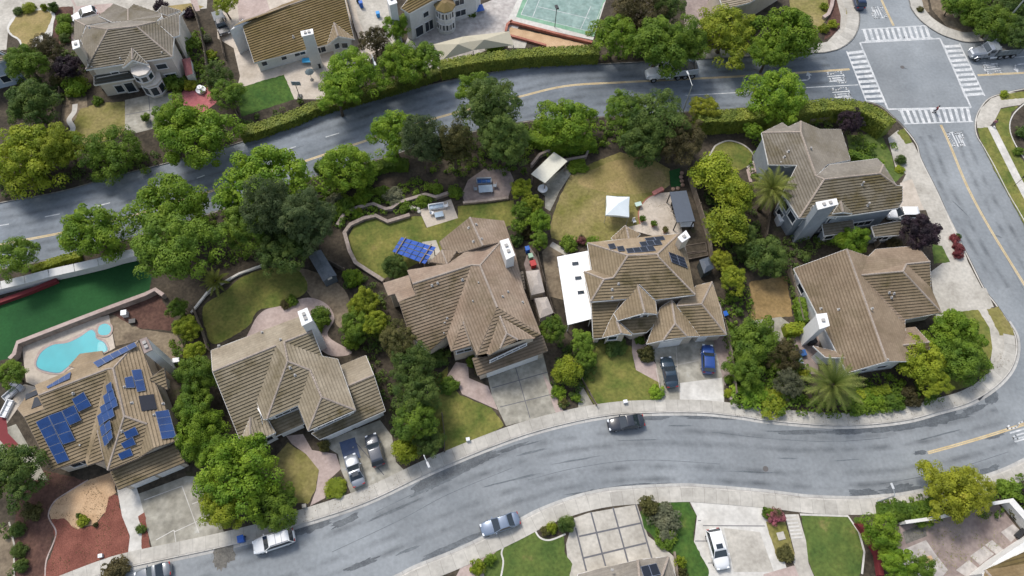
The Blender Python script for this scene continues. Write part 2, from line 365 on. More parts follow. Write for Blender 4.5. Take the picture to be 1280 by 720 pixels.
# kerbs and sidewalks
kerb_d = surf('kerb_shaded', (.15, .145, .13), (.25, .24, .22), .5, 2, .25, .9)  # darker kerb copy, the avenue edge's shade put into the concrete colour
strip('kerb', KA, 0.0, .16, BZ - .02, kerb_d, h=.035)
strip('kerb', KB, 0.0, .16, BZ - .02, kerb_d, h=.035)
strip('kerb', KC, 0.0, .16, BZ - .02, kerbm, h=.035)
strip('kerb', KDn, -.16, 0, BZ - .02, kerb_d, h=.035)
strip('kerb', KDe, -.18, 0, BZ - .02, kerbm, h=.035)
strip('kerb', KE, -.18, 0, BZ - .02, kerbm, h=.035)
strip('gutter', KDe[8:], 0, .42, .006, gutter_m)
strip('gutter', KE, 0, .40, .006, gutter_m)
strip('sidewalk', KDe[9:], -1.75, -.18, BZ + .05, walk)
strip('sidewalk', KE, -1.9, -.18, BZ + .05, walk)
strip('sidewalk', KB, .16, 2.4, BZ + .05, walk)
strip('sidewalk', KA[12:], .16, 2.2, BZ + .05, walk)

# ---------------------------------------------------------------- north block
sheet('pavement', [(-40, -40), (262, -40), (258, 14), (200, 18), (150, 25), (95, 24), (60, 12), (30, 12), (10, 40), (8, 62), (-40, 66)], 1, conc)
sheet('driveway', [(95, 8), (140, 4), (150, 30), (97, 30)], 2, pinkc)
q = zm(0, 0, 11.6)
sheet('path', q((320, 160), (560, 130), (715, 150), (800, 215), (775, 340), (745, 530), (640, 500), (600, 620), (420, 720), (320, 690), (260, 580), (150, 510), (100, 420), (140, 310), (220, 220)), 2, conc_light, 1)
sheet('lawn', q((340, 180), (560, 150), (700, 165), (755, 230), (720, 340), (640, 480), (500, 560), (440, 690), (345, 690), (300, 580), (180, 500), (135, 420), (180, 320), (250, 230)), 3, lawn_tan, 1)
sheet('mulch_bed', q((830, 110), (1060, 90), (1050, 640), (760, 640), (800, 210)), 3, soil_red)
line('path_edging', q((1040, -10), (1090, 90), (1095, 200), (1050, 300), (1050, 640)), .35, 5, pinkc, True)
sheet('land_bed', [(205, 18), (262, 10), (262, 60), (285, 115), (240, 112), (232, 40)], 2, soil)
sheet('driveway', [(190, 10), (238, 4), (255, 8), (238, 18), (215, 14)], 3, lawn_tan)
line('path', [(241, -5), (246, 14)], 1.1, 4, pinkc)
q = zm(0, 0, 4)
sheet('lawn', q((400, 545), (500, 515), (625, 508), (627, 640), (600, 680), (480, 720), (420, 715), (370, 690), (365, 620)), 3, lawn_dry, 0)
sheet('patio', q((625, 500), (740, 475), (860, 460), (862, 600), (780, 640), (680, 665), (625, 645)), 4, conc_old)
for l in (((743, 475), (756, 640)), ((626, 575), (862, 530))): line('patio_joint', q(*l), .1, 6, groove)
line('path', q((375, 520), (370, 560), (345, 600), (365, 640), (350, 690), (400, 715)), .8, 4, conc_light, True)
sheet('patio', q((860, 500), (930, 445), (1060, 430), (1086, 510), (1020, 560), (900, 600), (862, 570)), 3, red_pave)
sheet('soil_bed', q((310, 480), (420, 420), (440, 540), (330, 640), (300, 680)), 2, soil_tan)
sheet('driveway', [(283, -30), (480, -30), (476, 60), (448, 92), (402, 124), (366, 124), (296, 112), (300, 95), (292, 60), (272, 48), (270, 20)], 1, tanc)
sheet('driveway_edge', [(296, 0), (330, -10), (340, 20), (300, 35)], 2, pinkc)
sheet('lawn', [(295, 111), (355, 93), (368, 124), (302, 146)], 3, lawn_rich)
sheet('patio', [(440, -20), (478, -30), (498, 40), (490, 62), (462, 60), (447, 20)], 2.3, conc)
sheet('patio', [(503, 62), (512, 42), (560, 22), (620, -2), (680, -25), (740, -20), (660, 10), (640, 50), (540, 90), (515, 82)], 3, stonep)
q = zm(640, 0, 4)
sheet('court_border', q((-20, 95), (55, -60), (560, -70), (470, 0), (405, 200), (-10, 110)), 5, conc_light)
sheet('sport_court', q((20, 85), (75, -60), (520, -70), (455, 20), (410, 185)), 6, court_g)
sheet('court_surface', q((45, 72), (105, -60), (480, -55), (440, 45), (400, 160)), 7, court_b)
for l in (((45, 72), (400, 160)), ((400, 160), (445, 45)), ((130, 33), (385, 92)), ((103, 86), (160, -60)), ((343, 145), (395, 30)), ((45, 72), (105, -60))): line('court_line', q(*l), .09, 9, white_paint)
sheet('soil_bed', q((-15, 135), (380, 222), (380, 240), (190, 240), (-15, 185)), 4, sand)
sheet('path', q((-20, 185), (75, 210), (65, 240), (-20, 240)), 4.5, conc)
sheet('driveway', [(855, 26), (858, -10), (884, -10), (888, 25), (880, 45), (858, 40)], 2, pinkd)
sheet('lawn', [(985, -15), (1036, -15), (1040, 12), (1032, 26), (1018, 40), (990, 30)], 2, lawn_dry)
sheet('mulch_bed', [(1034, -20), (1046, -20), (1052, 20), (1050, 40), (1030, 50), (1036, 20)], 3, soil_red)
sheet('sidewalk', [(1036, -40), (1052, -40), (1058, 0), (1061, 25), (1054, 48), (1040, 58), (1025, 62), (1036, 50), (1050, 35), (1051, 20), (1046, 0)], 4, conc)
sheet('lawn_strip', [(1052, -20), (1060, -20), (1066, 16), (1058, 18)], 5, lawn_dry)
# ---------------------------------------------------------------- north-east and east corner blocks
sheet('soil_bed', [(1160, -10), (1176, -20), (1200, 25), (1222, 40), (1205, 42), (1185, 35), (1165, 12)], 3, soil_tan)
sheet('soil_bed', [(1145, -10), (1158, -10), (1162, 14), (1154, 18)], 4, soil_tan)
q = zm(960, 0, 4)
sheet('sidewalk', q((1290, 462), (1200, 462), (1115, 492), (1066, 540), (1042, 600), (1046, 640), (1100, 640), (1135, 600), (1165, 540), (1220, 530), (1300, 520)), 2.5, conc)
sheet('lawn', q((1300, 530), (1220, 532), (1165, 545), (1135, 605), (1150, 680), (1220, 830), (1300, 960), (1400, 960), (1400, 530)), 2, lawn_mid, 0)
sheet('lawn_strip', q((1155, 475), (1290, 455), (1290, 490), (1165, 500)), 4, lawn_mid)
q = zm(960, 180, 4)
sheet('lawn_strip', [(1222, 160), (1236, 159), (1262, 205), (1285, 250), (1312, 300), (1312, 350), (1278, 276), (1242, 210), (1226, 176)], 3, lawn_mid)
line('path', q((1115, -90), (1170, 20), (1245, 170), (1320, 310)), 1.3, 5, conc_light)
sheet('soil_bed', [(1262, 150), (1275, 132), (1300, 125), (1300, 215), (1272, 190)], 4, soil, 1)
line('lawn_edging', [(1300, 118), (1280, 130), (1265, 146), (1263, 165), (1275, 190), (1300, 222)], .18, 6, conc_light, True)

# ---------------------------------------------------------------- central block, pool yard
sheet('turf', [(-40, 385), (0, 376), (75, 350), (165, 320), (190, 345), (186, 366), (100, 400), (28, 430), (20, 446), (-40, 460)], 1.6, turf)
q = zm(0, 360, 4)
sheet('pool_deck', q((108, 275), (330, 190), (545, 135), (575, 300), (520, 330), (440, 420), (330, 440), (200, 500), (130, 470), (120, 380)), 2, tanc)
sheet('pool_coping', q((172, 370), (200, 310), (260, 272), (330, 262), (390, 235), (450, 200), (490, 215), (490, 245), (530, 262), (540, 320), (430, 340), (350, 400), (300, 432), (220, 425), (180, 400)), 4, pinkc, 1, t=.05)
PWL = q((185, 368), (210, 320), (265, 285), (335, 275), (395, 248), (450, 212), (475, 225), (480, 252), (520, 275), (528, 318), (420, 330), (340, 392), (295, 422), (225, 412), (190, 395))
pcx, pcy = sum(p[0] for p in PWL) / len(PWL), sum(p[1] for p in PWL) / len(PWL)
sheet('pool_tile', [(pcx + (x - pcx) * 1.03, pcy + (y - pcy) * 1.04) for x, y in PWL], 17, plain('pool_tile_blue', (.03, .10, .15), .3), 1)
for i_, f_ in enumerate((.22, .14)): sheet('pool_step', q((505 - 60 * f_, 282 - 50 * f_), (522, 278), (528, 316), (505 - 70 * f_, 318 + 10 * f_)), 18.6 + i_ * .5, plain('pool_step_%d' % i_, (.12 + .05 * i_, .47, .50), .1), 1)
sheet('pool_water', q((185, 368), (210, 320), (265, 285), (335, 275), (395, 248), (450, 212), (475, 225), (480, 252), (520, 275), (528, 318), (420, 330), (340, 392), (295, 422), (225, 412), (190, 395)), 18, water, 1)
sheet('spa_coping', q((478, 210), (490, 180), (525, 170), (560, 185), (565, 215), (545, 242), (510, 246), (485, 235)), 5, pinkc, 1, t=.08)
sheet('spa_water', q((490, 210), (500, 187), (527, 178), (550, 190), (554, 212), (540, 232), (512, 236), (494, 228)), 26, water, 1)
sheet('patio', q((120, 480), (200, 500), (190, 560), (90, 600), (-10, 740), (-40, 700), (60, 560)), 3, tanc)
sheet('soil_bed', q((560, 130), (790, 30), (870, 150), (850, 215), (690, 200)), 3, soil_red)
sheet('path', q((545, 140), (640, 120), (700, 205), (880, 230), (940, 330), (860, 380), (700, 260), (580, 290)), 1.5, soil_tan)
line('red_strip', [(-20, 505), (2, 525), (4, 545), (18, 560)], 1.2, 4, redw)
sheet('driveway', [(-20, 545), (20, 530), (60, 600), (-20, 600)], 3.5, conc_old)
# front yard of the solar house
q = zm(0, 540, 4)
sheet('mulch_bed', q((258, 432), (320, 430), (390, 480), (480, 470), (525, 400), (545, 310), (590, 320), (610, 420), (645, 500), (650, 600), (500, 640), (310, 720), (200, 790), (228, 680), (275, 560)), 2, mulch_red)
sheet('gravel_bed', q((245, 400), (275, 345), (340, 300), (440, 240), (560, 200), (580, 300), (545, 325), (525, 400), (480, 455), (390, 485), (345, 455), (320, 432), (258, 434)), 3, sand)
sheet('land_bed', q((80, 330), (200, 190), (300, 210), (430, 245), (300, 320), (240, 400), (275, 480), (230, 660), (225, 760), (70, 760)), 1, soil_red)
line('bed_edging', q((225, 720), (232, 640), (272, 540), (278, 490), (242, 420), (270, 350), (340, 300), (440, 240)), .16, 5, pinkc, True)
sheet('path', q((585, 285), (680, 270), (700, 330), (718, 400), (706, 480), (712, 590), (640, 605), (650, 520), (610, 420)), 4, conc_light)
sheet('mulch_bed', q((690, 420), (720, 402), (752, 580), (710, 590), (706, 480)), 5, mulch_red)
sheet('driveway', q((690, 310), (930, 220), (1010, 225), (1120, 500), (760, 580)), 3, conc_old)
for l in (((720, 340), (910, 270)), ((910, 270), (995, 505)), ((870, 500), (1000, 440)), ((780, 540), (870, 490)), ((870, 490), (880, 555)), ((960, 360), (1040, 330))): line('drive_joint', q(*l), .09, 6, conc_light)
sheet('path', q((-20, 500), (45, 460), (70, 560), (70, 740), (-20, 740)), 2, soil_tan)
line('bed_edging', q((45, 450), (70, 560), (70, 740)), .2, 4, conc)
# yard of the second house
q = zm(0, 180, 4)
sheet('lawn', [(254, 384), (280, 365), (305, 345), (340, 335), (372, 338), (384, 362), (352, 382), (322, 388), (310, 408), (270, 430), (258, 415)], 2, lawn_mid, 1)
sheet('patio', [(308, 440), (316, 405), (330, 388), (352, 382), (384, 372), (408, 380), (418, 398), (410, 420), (440, 440), (415, 445), (380, 430)], 3.4, pinkc, 1)
sheet('soil_bed', [(368, 335), (420, 352), (440, 385), (425, 410), (410, 385), (388, 370)], 1.5, soil_tan, 1)
line('garden_edging', [(246, 382), (262, 366), (296, 345), (340, 328)], .25, 5, conc, True)
sheet('land_bed', [(250, 340), (340, 300), (420, 290), (450, 340), (380, 335), (300, 345)], 1, soil)
q = zm(320, 540, 4)
sheet('lawn', q((60, 170), (160, 50), (250, 110), (315, 180), (300, 280), (260, 360), (180, 350), (120, 260)), 2, lawn_dry, 0)
sheet('path', q((150, 20), (235, 10), (280, 90), (400, 110), (425, 185), (370, 235), (345, 330), (270, 370), (300, 290), (315, 190), (250, 110), (180, 60)), 3, pinkc)
sheet('lawn', q((395, 225), (430, 235), (452, 300), (440, 320), (350, 338), (350, 290)), 4, lawn_green)
sheet('driveway', q((320, 55), (620, -60), (680, 20), (700, 150), (740, 190), (480, 320), (425, 190), (410, 110)), 2, conc_old)
line('drive_joint', q((480, 30), (640, 215)), .1, 5, groove)
# yard of the third house
q = zm(320, 180, 4)
sheet('lawn', q((460, 470), (490, 410), (600, 368), (665, 400), (780, 362), (830, 360), (850, 420), (1010, 370), (1010, 310), (1100, 302), (1290, 280), (1300, 400), (1000, 500), (760, 620), (630, 680), (500, 600)), 2, lawn_mid)
sheet('patio', q((815, 330), (975, 275), (1010, 370), (855, 418)), 4, tanc)
sheet('patio', q((1030, 250), (1060, 180), (1140, 125), (1260, 115), (1290, 180), (1260, 270), (1045, 300)), 4, pinkd, 0)
sheet('patio', q((830, 490), (900, 480), (930, 560), (860, 600)), 4, conc)
q = zm(320, 360, 4)
sheet('path', q((955, 440), (1000, 370), (1060, 380), (1065, 450), (1160, 490), (1210, 610), (1030, 530), (1010, 480)), 4, pinkc)
sheet('lawn', q((870, 480), (960, 390), (955, 450), (1020, 535), (1180, 600), (1240, 690), (1020, 820), (950, 820), (860, 600)), 3, lawn_mid)
q = zm(600, 420, 4)
sheet('driveway', q((30, 170), (310, 70), (385, 380), (240, 420), (130, 450), (60, 300)), 3, conc_old)
for l in (((170, 130), (250, 410)), ((60, 260), (340, 180)), ((100, 355), (365, 290))): line('drive_joint', q(*l), .1, 5, groove)
sheet('path', q((310, 180), (385, 290), (420, 390), (380, 390)), 4, pinkc)
sheet('path', [(655, 330), (662, 308), (672, 322), (688, 400), (672, 395)], 4, pinkd)
# yard of the fourth house
q = zm(640, 180, 4)
sheet('lawn', q((200, 470), (188, 420), (215, 330), (235, 270), (290, 160), (400, 95), (540, 42), (690, 70), (790, 125), (790, 205), (700, 260), (640, 320), (640, 400), (560, 420), (520, 480), (380, 500), (230, 480)), 2, lawn_dry)
sheet('lawn', q((330, 180), (520, 80), (700, 110), (770, 180), (690, 240), (560, 250), (420, 230)), 3, lawn_tan, 1)
sheet('path', q((125, 230), (160, 190), (275, 110), (295, 150), (235, 240), (215, 285), (190, 335), (165, 320), (165, 260)), 3, conc_old)
sheet('patio', q((640, 400), (632, 345), (650, 300), (690, 262), (740, 245), (800, 240), (860, 470), (780, 480), (560, 420)), 4, tanc)
line('patio_edging', q((640, 400), (632, 345), (650, 300), (690, 262), (760, 235)), .18, 6, brick_red, True)
sheet('turf', q((785, 135), (840, 120), (845, 210), (795, 215)), 4, turf)
sheet('path', q((150, 540), (200, 490), (270, 545), (230, 560), (235, 640), (260, 780), (180, 760)), 3, soil_tan)
line('path', q((195, 500), (280, 550)), .9, 4, conc)
q = zm(640, 360, 4)
sheet('lawn', q((400, 300), (440, 260), (600, 290), (615, 400), (735, 470), (757, 575), (430, 600), (415, 590), (340, 460)), 2, lawn_mid)
sheet('path', q((600, 220), (660, 215), (680, 330), (735, 400), (740, 475), (620, 410), (600, 320)), 3, pinkc)
sheet('driveway', q((690, 280), (1000, 220), (1060, 450), (1062, 585), (755, 575), (740, 470), (720, 380)), 4, conc_old)
sheet('driveway', q((840, 475), (1050, 448), (1062, 590), (840, 580)), 5, conc_light)
sheet('driveway', q((1000, 235), (1085, 230), (1115, 410), (1065, 490), (1045, 420)), 6, pinkd)
for l in (((820, 290), (840, 580)), ((820, 385), (945, 360)), ((720, 400), (755, 575))): line('drive_joint', q(*l), .1, 7, conc)
sheet('path', q((340, 470), (410, 590), (330, 600)), 3, conc_old)
# right hand houses
q = zm(880, 180, 10.6)
sheet('lawn', q((90, 150), (150, 30), (320, -30), (480, 0), (590, 70), (645, 140), (600, 260), (540, 320), (400, 360), (200, 340)), 3, lawn_mid, 1)
line('garden_edging', q((70, 160), (120, 70), (170, 10), (320, -45), (480, -10), (590, 60), (660, 150), (665, 220), (570, 310)), .25, 5, conc, True)
sheet('path', q((560, 340), (640, 270), (680, 200), (720, 260), (700, 360), (620, 400), (640, 500), (600, 500)), 4, pinkc)
q = zm(960, 180, 4)
sheet('lawn', q((395, -40), (560, -60), (620, 60), (635, 130), (690, 140), (640, 190), (560, 200), (420, 100)), 2, lawn_green)
sheet('driveway', q((600, -30), (650, -70), (730, 0), (790, 130), (960, 470), (1000, 590), (1090, 760), (1180, 960), (850, 940), (812, 640), (880, 590), (790, 330), (660, 330), (660, 210), (690, 150), (640, 130)), 3, conc)
sheet('driveway', q((660, 195), (720, 175), (780, 330), (660, 340)), 5, tanc)
sheet('lawn_strip', q((645, -60), (680, -80), (720, -10), (690, 0)), 6, lawn_mid)
sheet('lawn', q((820, 500), (870, 510), (910, 590), (830, 600)), 6, lawn_green)
q = zm(960, 360, 4)
sheet('driveway', q((845, 0), (1090, 0), (1130, 95), (875, 125)), 6, conc)
sheet('lawn', q((880, 125), (1050, 108), (1110, 200), (1125, 300), (1100, 400), (1000, 490), (890, 530), (820, 420)), 4, lawn_mid)
sheet('lawn_strip', q((1095, 108), (1150, 92), (1224, 205), (1230, 240), (1160, 237)), 7, lawn_dry)
sheet('sidewalk', q((1052, 108), (1092, 102), (1160, 235), (1225, 235), (1232, 330), (1195, 420), (1110, 500), (1000, 560), (880, 600), (875, 560), (1005, 505), (1105, 420), (1122, 300), (1108, 200)), 6, conc)
sheet('lawn', [(937, 352), (983, 345), (991, 395), (939, 401)], 3, lawn_brown)
sheet('path', [(940, 401), (976, 396), (992, 408), (985, 432), (945, 420)], 4.4, conc_old)
sheet('patio', q((110, 230), (260, 200), (250, 430), (140, 430)), 3, pinkd)
# ---------------------------------------------------------------- south block
q = zm(640, 540, 4)
sheet('driveway', q((270, 560), (310, 430), (380, 405), (625, 362), (680, 520), (760, 580), (830, 640), (840, 760), (290, 760)), 1, conc)
for l in (((318, 480), (372, 695)), ((395, 400), (468, 670)), ((505, 378), (580, 650)), ((618, 362), (702, 640)), ((335, 522), (645, 455)), ((358, 630), (670, 555))): line('drive_joint', q(*l), .2, 4, groove)
sheet('lawn', q((-140, 640), (0, 545), (115, 490), (150, 530), (262, 515), (262, 600), (300, 660), (280, 760), (-140, 760)), 2, lawn_green)
sheet('soil_bed', q((115, 488), (180, 460), (240, 440), (268, 510), (190, 535), (140, 525)), 3, soil)
line('bed_edging', q((113, 488), (140, 528), (190, 540), (268, 510)), .2, 5, conc_light, True)
sheet('lawn', q((640, 400), (700, 345), (880, 345), (920, 410), (905, 540), (985, 690), (980, 760), (860, 760), (840, 640), (720, 540), (660, 480)), 3, lawn_rich)
sheet('driveway', q((890, 350), (1270, 370), (1400, 760), (985, 760), (910, 550), (925, 420)), 2, conc_light)
sheet('driveway', q((1060, 480), (1240, 500), (1310, 700), (1110, 700)), 3, conc)
for l in (((915, 545), (975, 545)), ((955, 468), (1265, 470)), ((930, 443), (945, 443)), ((980, 655), (1000, 655))): line('drive_joint', q(*l), .1, 5, groove)
q = zm(820, 610, 6.4)
sheet('lawn', q((880, 270), (1030, 260), (1115, 540), (970, 570)), 4, lawn_dry)
sheet('path', q((1030, 210), (1140, 210), (1200, 420), (1220, 600), (1270, 720), (1150, 720), (1100, 600), (1110, 520)), 4.5, conc)
for i in range(7): line('step', q((1034 + i * 9, 225 + i * 29), (1120 + i * 9, 218 + i * 29)), .22, 6 + i, conc_light)
sheet('patio', q((860, 690), (1100, 620), (1220, 660), (1240, 760), (860, 760)), 3.4, pinkc)
q = zm(960, 540, 4)
sheet('lawn', q((165, 418), (400, 425), (450, 500), (475, 600), (465, 700), (440, 760), (250, 760), (200, 640)), 3, lawn_green)
line('garden_kerb', q((160, 412), (400, 420), (455, 500), (482, 600), (470, 710)), .25, 6, conc_light)
sheet('patio', q((655, 470), (870, 430), (1150, 360), (1280, 520), (1000, 730), (660, 760), (640, 600)), 2, pinkd)
sheet('patio', q((670, 590), (790, 540), (830, 600), (900, 690), (840, 760), (640, 760)), 3, stonep)
sheet('patio', q((672, 500), (780, 455), (795, 520), (690, 560)), 4, dirt_road)
for l in (((1010, 620), (1080, 570), (1130, 610), (1060, 665)), ((1085, 565), (1120, 540), (1180, 590), (1140, 610)), ((1165, 500), (1225, 460), (1270, 500), (1215, 550)), ((940, 690), (1005, 640), (1050, 680), (1000, 730))): sheet('paving_slab', q(*l), 5, stonep)
sheet('path', [(560, 740), (578, 705), (600, 690), (622, 681), (636, 672), (628, 690), (622, 720), (618, 745)], 1, pinkc)
line('bed_edging', [(634, 674), (627, 690), (629, 705), (622, 740)], .2, 8, conc_light, True)
# ---------------------------------------------------------------- road markings
YL = .20
def ylines(pts):
    for d in (-.11, .11): strip('road_marking', pts, d - .085, d + .085, .009, yellow_paint)
ylines([(-40, 315), (20, 302), (82, 290), (165, 270), (270, 237), (370, 205), (442, 181), (540, 149), (645, 122), (707, 107.5), (775, 103), (855, 99), (950, 94), (1062, 86.5)])
ylines([(1094, -25), (1102, 0), (1117, 32)])
ylines([(1176, 156), (1187, 180), (1210, 235), (1240, 290), (1280, 355), (1310, 405)])
ylines([(1160, 566), (1200, 555), (1250, 540), (1320, 517)])
ylines([(1222, 94), (1300, 90)])
def wl(a, b_, w=.16):
    LC[0] += 1; return strip('road_marking', [a, b_], -w / 2, w / 2, .009 + .0001 * (LC[0] % 9), white_paint, False)
for a, b_ in (((-6, 283), (11, 280)), ((56, 271), (75, 267.3)), ((119.5, 258), (137.5, 253.4)), ((184, 241.3), (198, 237.5)), ((246, 222.7), (256, 219)), ((300, 206), (316, 201)), ((352, 189), (370, 183)), ((407, 171.3), (424, 166.3)), ((475, 152), (492, 147))): wl(a, b_)
wl((857, 119.2), (931, 115.2)); wl((931, 115.2), (997, 110)); wl((997, 110), (1073, 106)); wl((1217, 76), (1300, 69))
def ladder(c, n, fill=.5):
    """c: four pixel corners, bars run from side c0-c1 to side c3-c2"""
    W = [P(x, y, .0125) for x, y in c]; mb = MB(); e = .2
    up = lambda t: W[0].lerp(W[1], t); lo = lambda t: W[3].lerp(W[2], t)
    d = (up(.5) - lo(.5)).normalized() * .22
    for i in range(n):
        t0 = (i + .5 - fill / 2) / n; t1 = (i + .5 + fill / 2) / n
        mb.quad(lo(t0) + d, lo(t1) + d, up(t1) - d, up(t0) - d)
    mb.quad(up(0) - d, up(1) - d, up(1), up(0)); mb.quad(lo(0), lo(1), lo(1) + d, lo(0) + d)
    mb.f = [f if (mb.v[f[1]] - mb.v[f[0]]).cross(mb.v[f[2]] - mb.v[f[1]]).z > 0 else tuple(reversed(f)) for f in mb.f]
    o = mb.build('crosswalk_marking', white_paint); o['kind'] = 'structure'
q = zm(960, 0, 4)
ladder(q((465, 145), (800, 125), (822, 190), (485, 208)), 12, .52)
ladder(q((475, 245), (592, 517), (495, 522), (390, 255)), 11, .55)
ladder(q((960, 217), (1087, 480), (985, 488), (875, 222)), 11, .55)
ladder(q((650, 550), (1010, 535), (1027, 610), (680, 622)), 12, .52)
for a, b_ in (((460, 213), (860, 192)), ((860, 192), (1015, 537)), ((1015, 537), (600, 546)), ((600, 546), (460, 213))): wl(q(a)[0], q(b_)[0], .3)

# painted letters: strokes on a 4 x 6 grid
GL = {'S': [[(4, 5.2), (3, 6), (1, 6), (0, 5), (0, 4), (1, 3.2), (3, 2.8), (4, 2), (4, 1), (3, 0), (1, 0), (0, .8)]], 'T': [[(0, 6), (4, 6)], [(2, 6), (2, 0)]],
      'O': [[(1, 6), (3, 6), (4, 5), (4, 1), (3, 0), (1, 0), (0, 1), (0, 5), (1, 6)]], 'P': [[(0, 0), (0, 6), (3, 6), (4, 5.2), (4, 3.8), (3, 3), (0, 3)]]}
def stroke(mb, pts, w):
    for i in range(len(pts) - 1):
        a, c = pts[i], pts[i + 1]; t = (c - a).normalized(); n_ = Vector((-t.y, t.x, 0)) * w / 2; e = t * w * .35
        mb.quad(a - n_ - e, c - n_ + e, c + n_ + e, a + n_ - e)
def word(text, centre, upv, h, w):
    """text reads with its top towards world direction upv; h letter height along upv, w total width"""
    c = P(centre[0], centre[1], .0125); u = Vector((upv[0], upv[1], 0)).normalized(); r = Vector((u.y, -u.x, 0))
    n = len(text); cw = w / n; mb = MB(); k = 0
    for i, ch in enumerate(text):
        for st in GL[ch]:
            stroke(mb, [c + r * (-w / 2 + cw * (i + .13 + .62 * x / 4)) + u * (h * (y / 6 - .5)) + Vector((0, 0, .0004 * (k % 5))) for x, y in st], .21); k += 1
    o = mb.build('road_lettering', white_paint); o['kind'] = 'structure'
def wdir(a, b_): v = P(*b_) - P(*a); return (v.x, v.y)
word('STOP', (1097.5, 15.5), wdir((1117, 32), (1102, 0)) and wdir((1102, 0), (1117, 32)), 2.7, 2.7)
word('STOP', (1045.5, 97), wdir((1000, 97), (1060, 93)), 2.8, 2.7)
word('STOP', (1052, 117), wdir((1000, 117), (1060, 113)), 2.8, 2.7)
word('STOP', (1239.5, 84.3), wdir((1280, 80), (1220, 86)), 2.8, 2.7)
word('STOP', (1196.5, 174), wdir((1187, 180), (1172, 148)), 2.8, 2.7)
word('STOP', (1278, 541), wdir((1160, 566), (1250, 540)), 3.2, 2.8)
def arrow(c0, fwd, turn):
    c = P(c0[0], c0[1], .0125); u = Vector((fwd[0], fwd[1], 0)).normalized(); r = Vector((u.y, -u.x, 0)) * turn
    mb = MB(); stroke(mb, [c - u * 1.2, c + u * .2, c + u * .7 + r * .4, c + u * .75 + r * .9], .24)
    a = c + u * .75 + r * .9
    mb.poly([a + u * .5 + Vector((0, 0, .001)), a + r * .9 + Vector((0, 0, .001)), a - u * .5 + Vector((0, 0, .001))])
    mb.f = [f if (mb.v[f[1]] - mb.v[f[0]]).cross(mb.v[f[2]] - mb.v[f[1]]).z > 0 else tuple(reversed(f)) for f in mb.f]
    o = mb.build('road_arrow', white_paint); o['kind'] = 'structure'
arrow((1008, 100), wdir((1000, 101), (1060, 96)), -1)
arrow((1272, 80.5), wdir((1280, 80), (1220, 85)), -1)
# ---------------------------------------------------------------- stains and patches on the asphalt
def blot(px, py, rx, ry, ang, m=dark_asph, z=.0055, seed=0, name='road_stain', zz=None):
    c = P(px, py, z); n = 48; mb = MB(); a = math.radians(ang); pts = []
    for i in range(n):
        t = 2 * math.pi * i / n
        k = 1 + .55 * noise.noise(Vector((math.cos(t) * 1.7 + seed * 3.1, math.sin(t) * 1.7, seed))) + .35 * noise.noise(Vector((math.cos(t) * 6 + seed, math.sin(t) * 6, seed * 2)))
        x = rx * k * math.cos(t); y = ry * k * math.sin(t)
        pts.append(c + Vector((x * math.cos(a) - y * math.sin(a), x * math.sin(a) + y * math.cos(a), 0)))
    mb.poly(pts); o = mb.build(name, m); o['kind'] = 'structure'
BL = [(560, 588, 4.2, 1.1, 24), (600, 572, 2.6, .8, 20), (538, 602, 2.2, 1.0, 30), (1160, 525, 5.5, .9, 9), (1085, 536, 4, .5, 3), (1120, 535, 3.5, .45, 6), (1215, 513, 2.2, .35, 20),
      (1240, 497, 1.2, .6, 40), (1060, 540, 3, .35, 2), (390, 657, 2.6, .7, 20), (430, 652, 1.8, .4, 24), (500, 635, 2.6, .16, 24), (480, 643, 2.2, .14, 24), (527, 615, 1.8, .16, 26), (560, 600, 1.4, .14, 24),
      (452, 705, 2.2, .35, 20), (510, 688, 1.5, .16, 22), (590, 672, 2.4, .3, 22), (555, 688, 3, .35, 24), (640, 560, 3, .25, 16), (665, 565, 2, .12, 14), (850, 532, 1.5, .12, 0), (800, 550, 2.5, .1, 2),
      (760, 612, 4, .3, 8), (700, 630, 4, .35, 22), (830, 606, 4, .25, 0), (1080, 617, 1.8, .6, 0), (1125, 612, 2.5, .55, 5), (1235, 588, 1.8, .4, 22), (1150, 566, .9, .25, 10), (985, 573, 1.2, .1, 0),
      (815, 522, 2.2, .3, 2), (1190, 290, 1.0, .1, -50), (1246, 295, .8, .15, -20), (1130, 85, .6, .15, -20), (1133, 47, .45, .3, 0), (1000, 540, 4, .3, 0), (880, 522, 3.5, .22, -2), (1060, 575, 2.0, .08, 4),
      (1170, 545, 3, .1, 14), (720, 575, 3, .1, 10), (940, 590, 3, .1, -2), (640, 600, 3.4, .12, 14), (300, 232, 1.6, .2, 14), (1200, 260, 1.6, .1, -58), (1245, 545, 1.5, .3, 18)]
for i, (x, y, rx, ry, an) in enumerate(BL): blot(x, y, rx, ry, an, tar_m if ry < .2 else dark_asph, seed=i + 1, z=.0045 + .00004 * i)
for i, pts in enumerate([[(470, 640), (520, 616), (565, 600)], [(415, 690), (500, 650), (560, 618), (640, 585)], [(890, 540), (960, 548), (1040, 552), (1110, 547)], [(1150, 200), (1180, 262), (1215, 330), (1232, 372)], [(1225, 260), (1262, 330), (1290, 380)], [(660, 600), (720, 585), (800, 575), (900, 580)], [(1100, 605), (1180, 590), (1260, 565)], [(700, 120), (780, 112), (860, 108)], [(150, 250), (260, 220), (380, 182)], [(1000, 86), (1060, 78)]]):
    strip('tar_seam', pts, -.035, .035, .0072, tar_m)
blot(279, 692, 1.1, 1.75, 8, dirt_road, .02, 77, 'dirt_patch')

